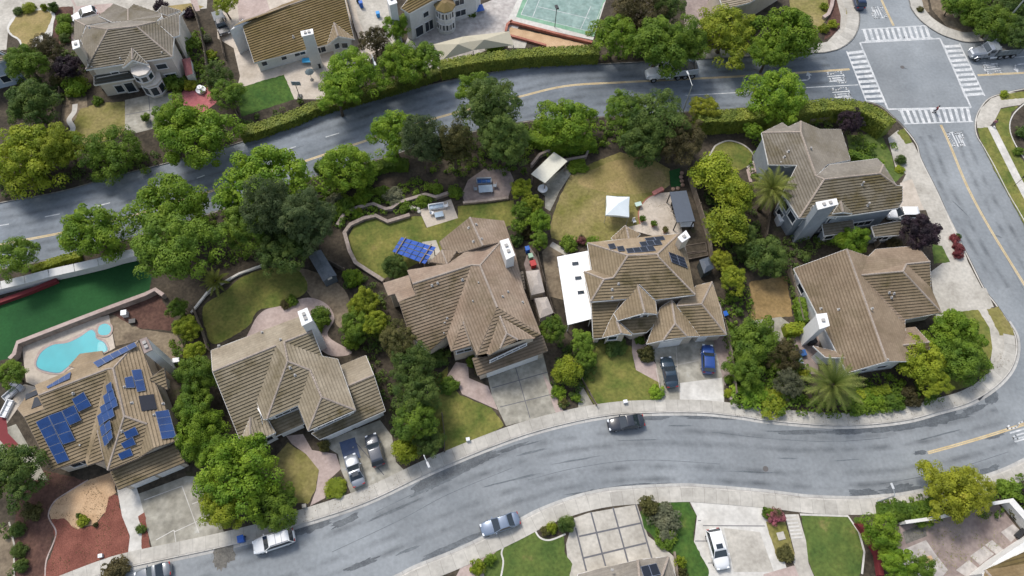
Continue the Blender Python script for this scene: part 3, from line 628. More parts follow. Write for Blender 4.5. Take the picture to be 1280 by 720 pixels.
# faint tyre-polished bands in the traffic lanes
def track_mat():
    m, nt, b = newmat('tyre_track'); b.inputs['Base Color'].default_value = (.085, .094, .103, 1); b.inputs['Roughness'].default_value = .7
    uv = N(nt, 'ShaderNodeUVMap'); sp = N(nt, 'ShaderNodeSeparateXYZ'); nt.links.new(uv.outputs[0], sp.inputs[0])
    pp = N(nt, 'ShaderNodeMath', operation='PINGPONG'); pp.inputs[1].default_value = .5; nt.links.new(sp.outputs[1], pp.inputs[0])
    ge = N(nt, 'ShaderNodeNewGeometry'); n1 = N(nt, 'ShaderNodeTexNoise'); n1.inputs['Scale'].default_value = .35; n1.inputs['Detail'].default_value = 5; nt.links.new(ge.outputs['Position'], n1.inputs['Vector'])
    mr = N(nt, 'ShaderNodeMapRange'); mr.inputs[1].default_value = .38; mr.inputs[2].default_value = .7; mr.inputs[4].default_value = .85; nt.links.new(n1.outputs['Fac'], mr.inputs[0])
    mu = N(nt, 'ShaderNodeMath', operation='MULTIPLY'); nt.links.new(pp.outputs[0], mu.inputs[0]); nt.links.new(mr.outputs[0], mu.inputs[1])
    tr = N(nt, 'ShaderNodeBsdfTransparent'); mx = N(nt, 'ShaderNodeMixShader'); nt.links.new(mu.outputs[0], mx.inputs[0]); nt.links.new(tr.outputs[0], mx.inputs[1]); nt.links.new(b.outputs[0], mx.inputs[2]); nt.links.new(mx.outputs[0], nt.nodes['Material Output'].inputs[0])
    return m
trk = track_mat()
AV = [(-40, 315), (20, 302), (82, 290), (165, 270), (270, 237), (370, 205), (442, 181), (540, 149), (645, 122), (707, 107.5), (775, 103), (855, 99), (950, 94), (1040, 88)]
CS = [(1180, 166), (1187, 180), (1210, 235), (1240, 290), (1280, 355)]
LS = [(250, 735), (330, 708), (430, 672), (530, 632), (620, 598), (700, 575), (800, 564), (900, 566), (1000, 572), (1100, 569), (1180, 557), (1260, 535)]
k = 0
for pts, offsets in ((AV, (-6.0, -4.3, -2.6, -1.0, 1.2, 2.8, 4.6, 6.2)), (CS, (-4.2, -2.6, 1.6, 3.2)), (LS, (-3.6, -2.0, 1.0, 2.6))):
    for o_ in offsets: strip('tyre_track', pts, o_ - .55, o_ + .55, .0078 + .00008 * k, trk); k += 1
# ---------------------------------------------------------------- house builder
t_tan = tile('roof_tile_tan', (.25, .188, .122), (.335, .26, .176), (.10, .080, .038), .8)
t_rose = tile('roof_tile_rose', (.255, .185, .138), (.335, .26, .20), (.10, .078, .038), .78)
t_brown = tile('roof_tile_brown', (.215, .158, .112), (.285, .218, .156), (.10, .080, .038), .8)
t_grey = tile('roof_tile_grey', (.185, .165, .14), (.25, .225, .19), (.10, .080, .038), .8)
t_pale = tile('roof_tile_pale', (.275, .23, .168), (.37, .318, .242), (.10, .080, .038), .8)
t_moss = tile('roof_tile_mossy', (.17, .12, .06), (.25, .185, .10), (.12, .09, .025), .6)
cap_m = surf('ridge_cap_tan', (.27, .225, .185), (.34, .285, .24), .5, 4, .15, .85)
stucco = surf('stucco_beige', (.47, .40, .32), (.56, .49, .40), .4, 3, .08, .9)
stucco_w = surf('stucco_white', (.60, .59, .56), (.70, .69, .67), .4, 3, .06, .9)
stucco_k = surf('stucco_cream', (.56, .50, .43), (.64, .58, .51), .4, 3, .06, .9)
stucco_b = surf('siding_blue_grey', (.20, .225, .25), (.26, .285, .31), .4, 3, .08, .85)
trim_w = plain('white_trim', (.72, .71, .69), .6)
trim_b = plain('fascia_brown', (.20, .16, .13), .7)
glass = plain('window_glass', (.025, .035, .045), .06, spec=.7)
chim_w = plain('chimney_white', (.62, .61, .60), .8, famt=.06)
solar_b = plain('solar_blue', (.011, .042, .145), .2, coat=.25, famt=.25, fine=.8)
solar_k = plain('solar_dark', (.008, .010, .018), .3, coat=.1, famt=.2, fine=.8)
solar_f = plain('solar_frame', (.20, .23, .30), .4)
metal_v = plain('vent_metal', (.33, .315, .295), .7)
import numpy as np
CO = .40
DBG = False
class House:
    def __init__(s, name, label, ctr, roofm, wallm, fasciam=None, cat='house', over=.4, pitch=21.):
        s.root = empty(name, P(ctr[0], ctr[1], BZ - .1), label, cat, None)
        s.rm = roofm; s.wm = wallm; s.fm = fasciam or trim_b; s.V = {}; s.px = {}; s.fixed = set(); s.pitch = pitch; s.over = over
        s.walls = MB(); s.caps = []; s.fas = MB(); s.planes = {}; s.edges = {}
    def v(s, **k):
        for a, (x, y, z) in k.items(): s.V[a] = P(x, y, z); s.px[a] = (x, y, z)
    def vz(s, q, **k):
        for a, t in k.items():
            x, y, z = q(t)[0]; s.V[a] = P(x, y, z); s.px[a] = (x, y, z)
    def axis(s, a, c):
        d = P(*s.px[c][:2], s.px[c][2]) - P(*s.px[a][:2], s.px[a][2]); s.ax = Vector((d.x, d.y, 0)).normalized()
    def nrm(s, dr, pitch=None):
        e = s.ax; nn = Vector((-e.y, e.x, 0)); d = {'N': nn, 'S': -nn, 'E': e, 'W': -e}[dr[0]]; t = math.radians(s.pitch if len(dr) == 1 else float(dr[1:]))
        return (d * math.sin(t) + Vector((0, 0, math.cos(t)))).normalized()
    def solve(s, faces):
        fs = [(s.nrm(a), b.split()) for a, b in faces if a]
        if not fs: return
        ids = sorted({i for _, b in fs for i in b}); ix = {k: j for j, k in enumerate(ids)}; nv = len(ids); nf = len(fs); A = []; y = []
        O = Vector((0, 0, H))
        for j, (n, b) in enumerate(fs):
            for k in b:
                d = ray(*s.px[k][:2]); g = d / d.z; r = np.zeros(nv + nf); r[ix[k]] = n.dot(g); r[nv + j] = -1; A.append(r); y.append(-(n.dot(O - g * H)))
        for k in ids:
            w = 5. if k in s.fixed else (.25 if k[-1:] == '_' else .04); r = np.zeros(nv + nf); r[ix[k]] = w; A.append(r); y.append(w * s.V[k].z)
        A = np.array(A); y = np.array(y); x = np.linalg.lstsq(A, y, rcond=None)[0]
        for k in ids: s.V[k] = P(*s.px[k][:2], float(x[ix[k]])); s.fixed.add(k)
        if DBG: print('SOLVE', s.root.name, ' '.join('%s:%.1f>%.1f' % (k, s.px[k][2], s.V[k].z) for k in ids), 'res %.2f' % np.abs(A @ x - y)[:-nv].max())
    def wing(s, faces, walls=True, m=None, lift=.105, caps=True, base=0., over=None, name='roof', fascia=True):
        over = s.over if over is None else over
        V = s.V; mb = MB(); mb.uv = []; FF = []; faces = [f.split(':') if ':' in f else ('', f) for f in faces]; faces = [(a, b) for a, b in faces]
        s.solve(faces)
        for dr, f in faces:
            ids = f.split(); key0 = ids[0]
            pts = [V[i] for i in ids]
            n = Vector((0, 0, 0))
            for i in range(len(pts)):
                a, c = pts[i], pts[(i + 1) % len(pts)]
                n += Vector(((a.y - c.y) * (a.z + c.z), (a.z - c.z) * (a.x + c.x), (a.x - c.x) * (a.y + c.y)))
            if n.z < 0: ids.reverse(); pts.reverse(); n = -n
            n.normalize()
            if dr:
                n2 = s.nrm(dr); n = n2 if n.dot(n2) > .6 else n
            FF.append((ids, n)); ctr_ = sum(pts, Vector()) / len(pts)
            s.planes[' '.join(sorted(ids))] = (ctr_, n); s.planes[key0 + '*'] = (ctr_, n)
            slope = math.sqrt(max(0, 1 - n.z * n.z)); hdir = Vector((-n.y, n.x, 0))
            if hdir.length < 1e-4: hdir = Vector((1, 0, 0))
            hdir.normalize()
            for t in tessellate_polygon([pts]):
                tri = [pts[i] for i in t]
                if (tri[1] - tri[0]).cross(tri[2] - tri[0]).z < 0: tri.reverse()
                if slope < .06:
                    mb.poly(tri); mb.uv.append([(p.dot(hdir) / .3, p.cross(hdir).z / CO) for p in tri]); continue
                ups = Vector((-n.x * n.z, -n.y * n.z, slope * slope)).normalized(); sv = lambda p: p.dot(ups)
                k0 = math.floor(min(sv(p) for p in tri) / CO); k1 = math.floor(max(sv(p) for p in tri) / CO)
                for k in range(k0, k1 + 1):
                    lo, hi = k * CO, (k + 1) * CO; pg = tri
                    for lim, sg in ((lo, 1), (hi, -1)):
                        out = []
                        for i in range(len(pg)):
                            a, c = pg[i], pg[(i + 1) % len(pg)]; da, dc = (sv(a) - lim) * sg, (sv(c) - lim) * sg
                            if da >= 0: out.append(a)
                            if da * dc < 0: out.append(a.lerp(c, da / (da - dc)))
                        pg = out
                        if len(pg) < 3: break
                    if len(pg) < 3: continue
                    up = [p + n * lift * (1 - (sv(p) - lo) / CO) for p in pg]
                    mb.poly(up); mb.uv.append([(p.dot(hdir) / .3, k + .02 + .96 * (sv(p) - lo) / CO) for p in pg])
                    for i in range(len(pg)):
                        a, c = pg[i], pg[(i + 1) % len(pg)]
                        if abs(sv(a) - lo) < 1e-4 and abs(sv(c) - lo) < 1e-4 and (a - c).length > 1e-3:
                            j = (i + 1) % len(pg)
                            mb.quad(up[j], up[i], a - n * .01, c - n * .01); mb.uv.append([(p.dot(hdir) / .3, k + .02) for p in (c, a, a, c)])
        mb.build(name, m or s.rm, s.root)
        E = {}
        for ids, n in FF:
            for i in range(len(ids)): E[(ids[i], ids[(i + 1) % len(ids)])] = (ids, n)
        bd = {}
        for (a, c), (ids, n) in E.items():
            o = E.get((c, a))
            if o:
                if a < c and caps:
                    mid = sum((V[i] for i in o[0]), Vector()) / len(o[0])
                    if (mid - V[a]).dot(n) < -.03:
                        up = Vector((0, 0, .06)); A, B = V[a] + up, V[c] + up; t = (B - A).normalized(); sd = t.cross(Vector((0, 0, 1))).normalized() * .17; L = (B - A).length; k = max(1, int(L / .42)); cp = MB()
                        for j in range(k):
                            p, r = A.lerp(B, j / k), A.lerp(B, (j + 1) / k); h0, h1 = Vector((0, 0, .10)), Vector((0, 0, .06)); dn = Vector((0, 0, -.10))
                            cp.add([p + sd + dn, p + sd * .5 + h0, p - sd * .5 + h0, p - sd + dn, r + sd + dn, r + sd * .5 + h1, r - sd * .5 + h1, r - sd + dn], [(4, 5, 1, 0), (5, 6, 2, 1), (6, 7, 3, 2), (0, 1, 2, 3)])
                        s.caps.append(cp)
            else: bd.setdefault(a, []).append(c)
        used = set()
        for a in list(bd):
            for c in bd[a]:
                if (a, c) in used: continue
                loop = [a]; x, y = a, c
                while (x, y) not in used:
                    used.add((x, y)); loop.append(y)
                    nx = [w for w in bd.get(y, []) if (y, w) not in used]
                    if not nx: break
                    x, y = y, nx[0]
                if loop[0] != loop[-1]: continue
                loop = loop[:-1]; n_ = len(loop); ins = []
                for i in range(n_):
                    p, q_, r = V[loop[i - 1]], V[loop[i]], V[loop[(i + 1) % n_]]
                    d1 = Vector((q_.x - p.x, q_.y - p.y)).normalized(); d2 = Vector((r.x - q_.x, r.y - q_.y)).normalized()
                    n1 = Vector((-d1.y, d1.x)); n2 = Vector((-d2.y, d2.x)); bs = n1 + n2
                    if bs.length < .3: o = n1 * over
                    else: bs.normalize(); o = bs * (over / max(.45, bs.dot(n1)))
                    ins.append(Vector((q_.x + o.x, q_.y + o.y, q_.z - .16)))
                for i in range(n_):
                    j = (i + 1) % n_
                    if walls:
                        A, B = ins[i], ins[j]; s.walls.quad(Vector((A.x, A.y, base)), Vector((B.x, B.y, base)), B, A)
                        s.edges[(loop[i], loop[j])] = (A, B); s.edges[(loop[j], loop[i])] = (B, A)
                    if fascia:
                        A, B = V[loop[i]], V[loop[j]]; t = B - A; t.z = 0
                        if t.length > .05:
                            t.normalize(); nn = Vector((t.y, -t.x, 0)) * .05; u0 = Vector((0, 0, .02)); u1 = Vector((0, 0, -.22))
                            s.fas.add([A + u1, B + u1, B + u0, A + u0, A + u1 + nn, B + u1 + nn, B + u0 + nn, A + u0 + nn], [(4, 5, 6, 7), (7, 6, 2, 3), (0, 1, 5, 4), (1, 2, 6, 5), (3, 0, 4, 7)])
                        if not walls or over > .2:
                            s.fas.quad(A + u1, Vector((ins[i].x, ins[i].y, A.z - .22)), Vector((ins[j].x, ins[j].y, B.z - .22)), B + u1)
    def window(s, e, f0, f1, z0, z1, kind='window', m=None, out=.05):
        A, B = s.edges[tuple(e.split())]
        A = Vector((A.x, A.y, 0)); B = Vector((B.x, B.y, 0)); t = (B - A); n = Vector((t.y, -t.x, 0)).normalized()
        c = sum((Vector((w.x, w.y, 0)) for w in s.walls.v), Vector()) / len(s.walls.v)
        s.wpanel(A.lerp(B, f0), A.lerp(B, f1), z0, z1, kind, m, s.root.location.copy())
    def wpanel(s, a, c, z0, z1, kind='window', m=None, ref=None, n=None):
        t = (c - a); t.z = 0; L = t.length; t.normalize(); n = Vector((t.y, -t.x, 0)) if n is None else n
        rz = math.atan2(t.y, t.x); mid = (a + c) / 2; hz = (z0 + z1) / 2
        if kind == 'window':
            mb = MB(); w = .12
            for q_, d in ((Vector((0, 0, z1)), (L + .24, .14, w)), (Vector((0, 0, z0)), (L + .24, .18, w))): mb.box((mid.x + n.x * .04, mid.y + n.y * .04, q_.z), d, rz)
            k = max(1, round(L / 1.1))
            for i in range(k + 1):
                p = a.lerp(c, i / k); mb.box((p.x + n.x * .04, p.y + n.y * .04, hz), (w * (.6 if 0 < i < k else 1), .13, z1 - z0 - .1), rz)
            f = mb.build('window', trim_w, s.root)
            g = MB().box((mid.x + n.x * .02, mid.y + n.y * .02, hz), (L, .05, z1 - z0), rz); g.build('pane', glass, f)
        elif kind == 'garage_door':
            mb = MB(); r = 4; hh = (z1 - z0) / r
            for i in range(r): mb.box((mid.x + n.x * .04, mid.y + n.y * .04, z0 + hh * (i + .5)), (L, .07, hh - .03), rz)
            f = mb.build('garage_door', m or trim_w, s.root)
            g = MB().box((mid.x + n.x * .03, mid.y + n.y * .03, z1 + .09), (L + .3, .12, .15), rz); g.build('lintel', trim_w, f)
        else:
            MB().box((mid.x + n.x * .04, mid.y + n.y * .04, hz), (L, .08, z1 - z0), rz).build(kind, m or trim_b, s.root)
    def onplane(s, x, y, key, d=.0):
        p, n = s.planes[key]; return PP(x, y, p + n * d, n), n
    def panels(s, key, quad, nu, nv, m, skip=(), d=.26, gap=.012, name='solar_panel'):
        p, n = s.planes[key]; Q = [PP(x, y, p + n * d, n) for x, y in quad]
        for i in range(nu):
            for j in range(nv):
                if (i, j) in skip: continue
                c = [Q[0].lerp(Q[1], u).lerp(Q[3].lerp(Q[2], u), v) for u, v in ((( i + gap) / nu, (j + gap) / nv), ((i + 1 - gap) / nu, (j + gap) / nv), ((i + 1 - gap) / nu, (j + 1 - gap) / nv), ((i + gap) / nu, (j + 1 - gap) / nv))]
                if (c[1] - c[0]).cross(c[2] - c[0]).dot(n) < 0: c.reverse()
                fr = MB().add(c + [x - n * .06 for x in c], [(0, 1, 2, 3), (4, 5, 1, 0), (5, 6, 2, 1), (6, 7, 3, 2), (7, 4, 0, 3)]); o = fr.build(name, solar_f, s.root)
                k = sum(c, Vector()) / 4; i2 = [k + (x - k) * .955 + n * .006 for x in c]; MB().poly(i2).build('cells', m, o)
    def vent(s, key, x, y, h=.45, r=.12):
        h *= .8; r *= .75
        p, n = s.onplane(x, y, key)
        mb = MB(); mb.box(p + n * .1, (.34, .34, .03), rot=n.to_track_quat('Z', 'Y').to_matrix()); mb.tube(p - Vector((0, 0, .05)), p + Vector((0, 0, h)), r, n=8); mb.tube(p + Vector((0, 0, h)), p + Vector((0, 0, h + .08)), r * 1.5, r * 1.2, 8)
        mb.build('roof_vent', metal_v, s.root)
    def skylight(s, key, quad, m=None):
        p, n = s.planes[key]; c = [PP(x, y, p + n * .18, n) for x, y in quad]
        if (c[1] - c[0]).cross(c[2] - c[0]).dot(n) < 0: c.reverse()
        MB().add(c + [x - n * .2 for x in c], [(0, 1, 2, 3), (4, 5, 1, 0), (5, 6, 2, 1), (6, 7, 3, 2), (7, 4, 0, 3)]).build('skylight', m or solar_k, s.root)
    def chimney(s, top, z, m=None, capm=None, z0=0., pots=1, taper=None):
        W = [P(x, y, z) for x, y in top]
        if sum(W[i].x * W[(i + 1) % 4].y - W[(i + 1) % 4].x * W[i].y for i in range(4)) < 0: W.reverse()
        c = MB().prism(W, z0, z).build('chimney', m or chim_w, s.root)
        k = sum(W, Vector()) / 4; big = [k + (w - k) * 1.1 for w in W]
        MB().prism(big, z - .02, z + .14).build('chimney_cap', capm or trim_w, c)
        d = (W[1] - W[0]) if (W[1] - W[0]).length > (W[2] - W[1]).length else (W[2] - W[1])
        for i in range(pots):
            q_ = k + d * ((i + .5) / pots - .5) * .7
            MB().box((q_.x, q_.y, z + .24), (.42, .42, .22), math.atan2(d.y, d.x)).build('flue', metal_v, c)
    def done(s):
        if s.walls.v: s.walls.build('wall', s.wm, s.root)
        for c in s.caps: c.build('ridge_cap', cap_m, s.root)
        if s.fas.v: s.fas.build('fascia', s.fm, s.root)

# ---------------------------------------------------------------- 1 solar house by the pool
h = House('solar_house', 'tan tile-roofed house covered with blue solar panels beside the swimming pool', (130, 540), t_tan, stucco)
h.v(A=(48.6, 494, 7.4), A2=(55.6, 511.4, 6.3), B=(30.4, 520.9, 5.2), C=(64.3, 587.7, 3.3), D=(107, 574.5, 3.3), E=(135, 461, 7.4), P1=(141.5, 460.5, 7.4), NE=(172.8, 426.3, 5.3), NW=(44, 482, 5.3),
    P2=(155.4, 520, 6.6), Q=(134.6, 588, 3.2), T=(131, 574.5, 3.3), S=(122.4, 538, 5.2), U=(109.4, 581.6, 3.3), SE=(223, 550, 4.3), Y=(174, 572, 3.6), Z=(184, 530, 5.6), Yb=(192, 560, 4.8))
h.axis('A', 'E')
h.wing(['N:A E P1 NE NW', 'S:E A A2 B C D', 'W:P1 E D U S T Q P2', 'S:S U T', 'E:P1 P2 Z Yb SE NE', 'W:Z Y Yb', 'S:P2 Q Y Z'])
h.v(n1=(22, 511, 3.6), n2=(36, 492, 3.6), n3=(47, 485, 3.6), n4=(57, 512, 4.5), n5=(30.4, 521.5, 4.5))
h.wing(['N:n1 n2 n3 n4 n5'], base=0)
h.v(g1=(138, 589.8, 4.0), g2=(180, 570.5, 4.0), g3=(219, 556, 4.0), g4=(231, 577.5, 2.75), g5=(147.6, 612, 2.75))
h.wing(['S:g1 g2 g3 g4 g5'])
h.v(p1=(86.5, 457.5, 3.0), p2=(100, 442.6, 3.0), p3=(127.5, 439, 3.0), p4=(134, 456, 3.9), p5=(104, 463, 3.9))
h.wing(['N:p1 p2 p3 p4 p5'])
h.v(d1=(186.7, 474, 5.6), d2=(205, 459.5, 5.9), d3=(209.5, 487, 4.7), d4=(207, 462, 4.7))
h.wing(['S:d1 d2 d3'], base=3)
SF = 'E*'
h.panels('A*', [(57.5, 483.5), (88.5, 464.5), (87, 473), (59.5, 485.5)], 4, 1, solar_b)
h.panels('A*', [(116, 453), (168, 427.5), (171, 432.5), (122, 459)], 5, 1, solar_b)
h.panels('E*', [(44.5, 527.5), (60, 519.5), (87, 575), (71.5, 580)], 1, 5, solar_b)
h.panels('E*', [(60, 519.5), (77, 513.5), (94.5, 550.5), (78.5, 556)], 1, 3, solar_b)
h.panels('E*', [(77, 513.5), (92.5, 506), (102, 525), (86.5, 532)], 1, 2, solar_b)
h.panels('E*', [(89.5, 499), (104.5, 489.5), (114.5, 507), (98, 515)], 1, 2, solar_b)
h.planes['W'] = h.planes[' '.join(sorted('P1 E D U S T Q P2'.split()))]
for q_ in ([(132, 482), (138.5, 477), (141, 489), (134, 493)], [(128.5, 495), (135, 490), (138, 503), (131.5, 507)], [(135, 490), (141, 486), (144, 498), (138, 503)], [(124.5, 508.5), (131.5, 504), (134, 515), (127.5, 519)], [(131.5, 505), (138, 501), (140, 511), (134, 515)], [(138, 501), (144.5, 496), (147, 507), (140, 511)],
           [(121, 520), (127, 515), (130, 528), (124, 533)], [(127, 517), (134, 512), (137, 523), (130, 528)], [(134, 513), (140, 508), (143, 520), (137, 524)], [(124.5, 534), (130, 529), (133, 541), (127, 546)], [(131, 530), (137, 525), (139, 536), (133, 541)], [(127.5, 547), (133, 542), (136, 553), (130.5, 558)], [(133, 543), (139, 537), (140.5, 547), (136, 552)]):
    h.panels('W', q_, 1, 1, solar_b, d=.6)
h.planes['X'] = h.planes[' '.join(sorted('P1 P2 Z Yb SE NE'.split()))]
h.planes['G'] = h.planes[' '.join(sorted('P2 Q Y Z'.split()))]
h.panels('X', [(155.5, 472), (165.5, 469.5), (169, 484.5), (157.5, 485)], 1, 1, solar_b)
h.panels('X', [(164, 462.5), (176.5, 461), (182.5, 488), (171.5, 490)], 1, 2, solar_b)
h.panels('X', [(193.5, 514.5), (211, 512), (220.5, 546.5), (202, 549)], 1, 4, solar_b)
h.skylight('X', [(173, 495), (192, 492.5), (196.5, 511), (177, 514)])
h.panels('G', [(154, 540.5), (169, 533), (173.5, 543), (158, 549)], 1, 1, solar_b)
h.panels('G', [(150.5, 554.5), (166, 546), (170, 555.5), (155, 561)], 1, 1, solar_b)
h.panels('G', [(147, 567.5), (163, 560), (166.5, 569), (151, 575)], 1, 1, solar_b)
h.skylight('n1*', [(32, 493), (48, 486), (46.5, 493), (31.5, 500)]); h.skylight('n1*', [(43, 497), (47, 496), (52, 506), (39, 511)])
for k, x, y in (('E*', 92, 492), ('E*', 101, 557), ('X', 156, 484), ('X', 165, 504), ('X', 204, 505), ('G', 153, 539), ('X', 193, 519)): h.vent(k, x, y, .3)
h.chimney([(175.5, 425.5), (184, 422.5), (190.5, 437), (181, 441.5)], 8.2, stucco_w, pinkd, pots=2)
h.window('C D', .3, .95, 1.2, 2.5); h.window('Q Y', .3, .6, 1.3, 2.6)
h.window('g5 g4', .08, .48, .15, 2.3, 'garage_door'); h.window('g5 g4', .53, .93, .15, 2.3, 'garage_door')
h.done()

# ---------------------------------------------------------------- 2
h = House('gabled_house', 'beige tile-roofed house with twin south gables and a silver car on its drive', (365, 480), t_pale, stucco_w, trim_w)
a = zm(255, 375, 5.54); c = zm(255, 440, 5.54)
h.vz(a, A=(60, 495, 7.6), B=(750, 215, 7.6), NE=(712, 98, 5.4), NW=(50, 350, 5.4), V=(500, 315, 7.6), P=(555, 290, 7.6), Q=(818, 390, 5.5), G1=(580, 425, 6.9), Z=(735, 485, 6.4), G2=(815, 672, 6.3), E2=(925, 410, 5.2), E3=(990, 590, 5.2), K1=(945, 455, 2.9), K2=(1120, 385, 2.9), K3=(1175, 520, 4.6), K4=(990, 590, 4.6))
h.vz(c, C=(255, 622, 4.0), C2=(420, 560, 4.0), W=(365, 345, 5.3), W2=(413, 467, 5.0), g1=(437, 464, 5.0), g2=(652, 368, 5.0), g3=(722, 547, 4.9), g4=(1050, 402, 5.0))
h.axis('A', 'B')
h.wing(['N:A V P B NE NW', 'S:A C C2 W V', 'S:P B Q', 'W:V P G1 g1 W2 W', 'E:P Q E2 E3 g4 G2 Z G1', 'S:G1 Z g2 g1', 'W:Z G2 g3 g2', 'S:G2 g4 g3'])
h.vz(c, k5=(1255, 407, 2.7), k6=(800, 606, 2.7), k7=(745, 565, 3.2), k8=(1050, 415, 4.0), K9=(985, 240, 4.6))
h.wing(['N:K1 K2 K3 K4', 'S:K9 K3 k5 k6 k7 k8', 'N:K4 K3 K9'])
h.vz(c, s0=(320, 455, 5.0), s1=(258, 605, 3.6), s2=(318, 630, 3.4), s3=(495, 560, 3.4), s4=(440, 470, 4.6), e1=(455, 475, 3.2), e2=(655, 400, 3.2), e3=(692, 497, 2.7), e4=(500, 582, 2.7))
h.wing(['W:s0 s1 s2', 'E:s0 s2 s3 s4']); h.wing(['S:e1 e2 e3 e4'])
h.chimney([(373, 390.5), (384, 386), (390, 401), (378, 407)], 9.3, chim_w, pots=2)
h.planes['N'] = h.planes[' '.join(sorted('A V P B NE NW'.split()))]
for k, x, y in (('N', 351, 425), ('N', 274, 433), ('N', 328, 416)): h.vent(k, x, y, .4)
h.planes['g'] = h.planes[' '.join(sorted('G1 Z g2 g1'.split()))]
h.vent('g', 363, 460, .5); h.vent('g', 369, 469, .3)
h.window('k6 k5', .06, .46, .15, 2.25, 'garage_door'); h.window('k6 k5', .52, .94, .15, 2.25, 'garage_door')
h.window('s2 s3', .1, .9, 1.2, 2.6); h.window('g1 g2', .15, .85, 3.5, 4.5); h.window('g3 g4', .1, .9, 3.6, 4.4)
h.window('C C2', .1, .35, 1.2, 2.4)
h.done()

# ---------------------------------------------------------------- 3
h = House('hipped_house', 'large tan tile-roofed house with white box chimney and nested front gables', (585, 390), t_rose, stucco)
a = zm(470, 260, 5.54); c = zm(470, 350, 5.54)
h.vz(a, A=(255, 525, 7.8), B=(660, 395, 7.8), B2=(720, 397, 7.8), K=(860, 238, 7.8), NW=(218, 432, 6.0), N2=(500, 388, 6.0), N3=(640, 290, 7.0), wA=(275, 602, 7.0), wB=(160, 650, 6.0))
h.vz(c, R=(840, 190, 7.4), W1=(490, 385, 5.3), W2=(522, 492, 4.7), D0=(605, 290, 5.8), D1=(660, 450, 4.6), W3=(700, 522, 4.4), SW=(228, 366, 4.4), S2=(365, 495, 3.6), SE=(1140, 378, 4.8), E1=(1020, 60, 5.2))
h.vz(a, E0=(962, 310, 5.4))
h.axis('A', 'B')
h.wing(['N:A B B2 K N3 N2 NW', 'S:A wA wB SW S2 W1 B', 'W:B B2 R W3 D1 D0 W2 W1', 'S:D0 W2 D1', 'E:B2 K E0 E1 SE R'])
h.vz(c, r1=(705, 520, 4.3), r2=(765, 510, 4.3), r3=(858, 250, 6.9), r4=(1100, 402, 4.9))
h.wing(['S:R r1 r2 r3', 'S:R r3 r4 SE'], walls=False, caps=False, fascia=False)
h.vz(c, q2=(790, 520, 4.4), q3=(905, 370, 6.0), q4=(985, 415, 5.0), q5=(1092, 408, 4.8), q6=(860, 475, 5.0), q7=(1040, 430, 4.6))
h.wing(['W:r3 r2 q2 q6 q3', 'E:r3 q3 q4 q5 r4', 'S:q3 q6 q4'], walls=False, fascia=False)
A_, B_ = h.V['r2'] + Vector((.15, .3, -.2)), h.V['r4'] + Vector((-.15, .3, -.2)); h.walls.quad(Vector((A_.x, A_.y, 3.2)), Vector((B_.x, B_.y, 3.2)), B_, A_)
h.vz(c, f1=(668, 542, 4.2), f2=(770, 532, 4.2), f3=(1050, 432, 4.2), f4=(1152, 385, 4.2), f5=(1188, 490, 2.75), f6=(706, 662, 2.75))
h.wing(['S:f1 f2 f3 f4 f5 f6'])
h.vz(a, t1=(650, 66, 6.2), t2=(885, 90, 5.2), t3=(960, 310, 5.2), t4=(740, 262, 7.2), t5=(580, 312, 6.2), t6=(440, 235, 5.0), t7=(462, 285, 5.2))
h.wing(['W:t1 t6 t7 t5 t4', 'E:t1 t4 K t3 t2'])
h.vz(a, u1=(375, 372, 4.9), u2=(455, 292, 5.6), u3=(560, 298, 6.2), u4=(495, 392, 5.8), u0=(350, 230, 4.0), u6=(440, 235, 4.4))
h.wing(['u1 u2 u4', 'u2 u3 u4'], base=2)
h.vz(a, l1=(50, 520, 4.2), l2=(228, 468, 4.2), l3=(250, 555, 4.9), l4=(135, 592, 4.9), l5=(85, 607, 4.9), l6=(275, 604, 6.2), l7=(158, 652, 6.2), l8=(132, 592, 5.6), l9=(250, 553, 5.6))
h.wing(['N:l1 l2 l3 l4 l5'])
h.wing(['N:l8 l9 l6 l7'], base=3)
h.vz(a, m0=(905, 487, 5.6), m1=(1017, 438, 5.9), m2=(1032, 562, 4.9)); h.wing(['S:m0 m1 m2'], base=3)
h.chimney([(625.5, 302.5), (635.5, 299.5), (643, 319), (633, 324)], 9.0, chim_w, pots=2)
h.planes['W'] = h.planes[' '.join(sorted('B B2 R W3 D1 D0 W2 W1'.split()))]; h.planes['S'] = h.planes[' '.join(sorted('A wA wB SW S2 W1 B'.split()))]
h.planes['E'] = h.planes[' '.join(sorted('B2 K E0 E1 SE R'.split()))]; h.planes['T'] = h.planes[' '.join(sorted('t1 t4 K t3 t2'.split()))]; h.planes['T2'] = h.planes[' '.join(sorted('t1 t6 t7 t5 t4'.split()))]
for k, x, y in (('W', 598, 354), ('W', 591, 377), ('S', 547, 354), ('S', 578, 350), ('S', 559, 398), ('S', 555, 417), ('S', 556, 404), ('E', 628, 371), ('E', 635, 365), ('E', 653, 378), ('T', 595, 281), ('T', 602, 299), ('T2', 586, 285), ('T2', 592, 302), ('S', 540, 357)): h.vent(k, x, y, .3, .1)
h.window('f6 f5', .1, .92, .15, 2.2, 'garage_door')
h.wpanel(h.V['q2'] + Vector((0, -.15, 0)), h.V['q7'] + Vector((0, -.15, 0)), 3.9, 4.6)
h.window('W2 D1', .1, .9, 2.6, 3.6); h.window('SW S2', .2, .8, 1.0, 2.4)
h.done()

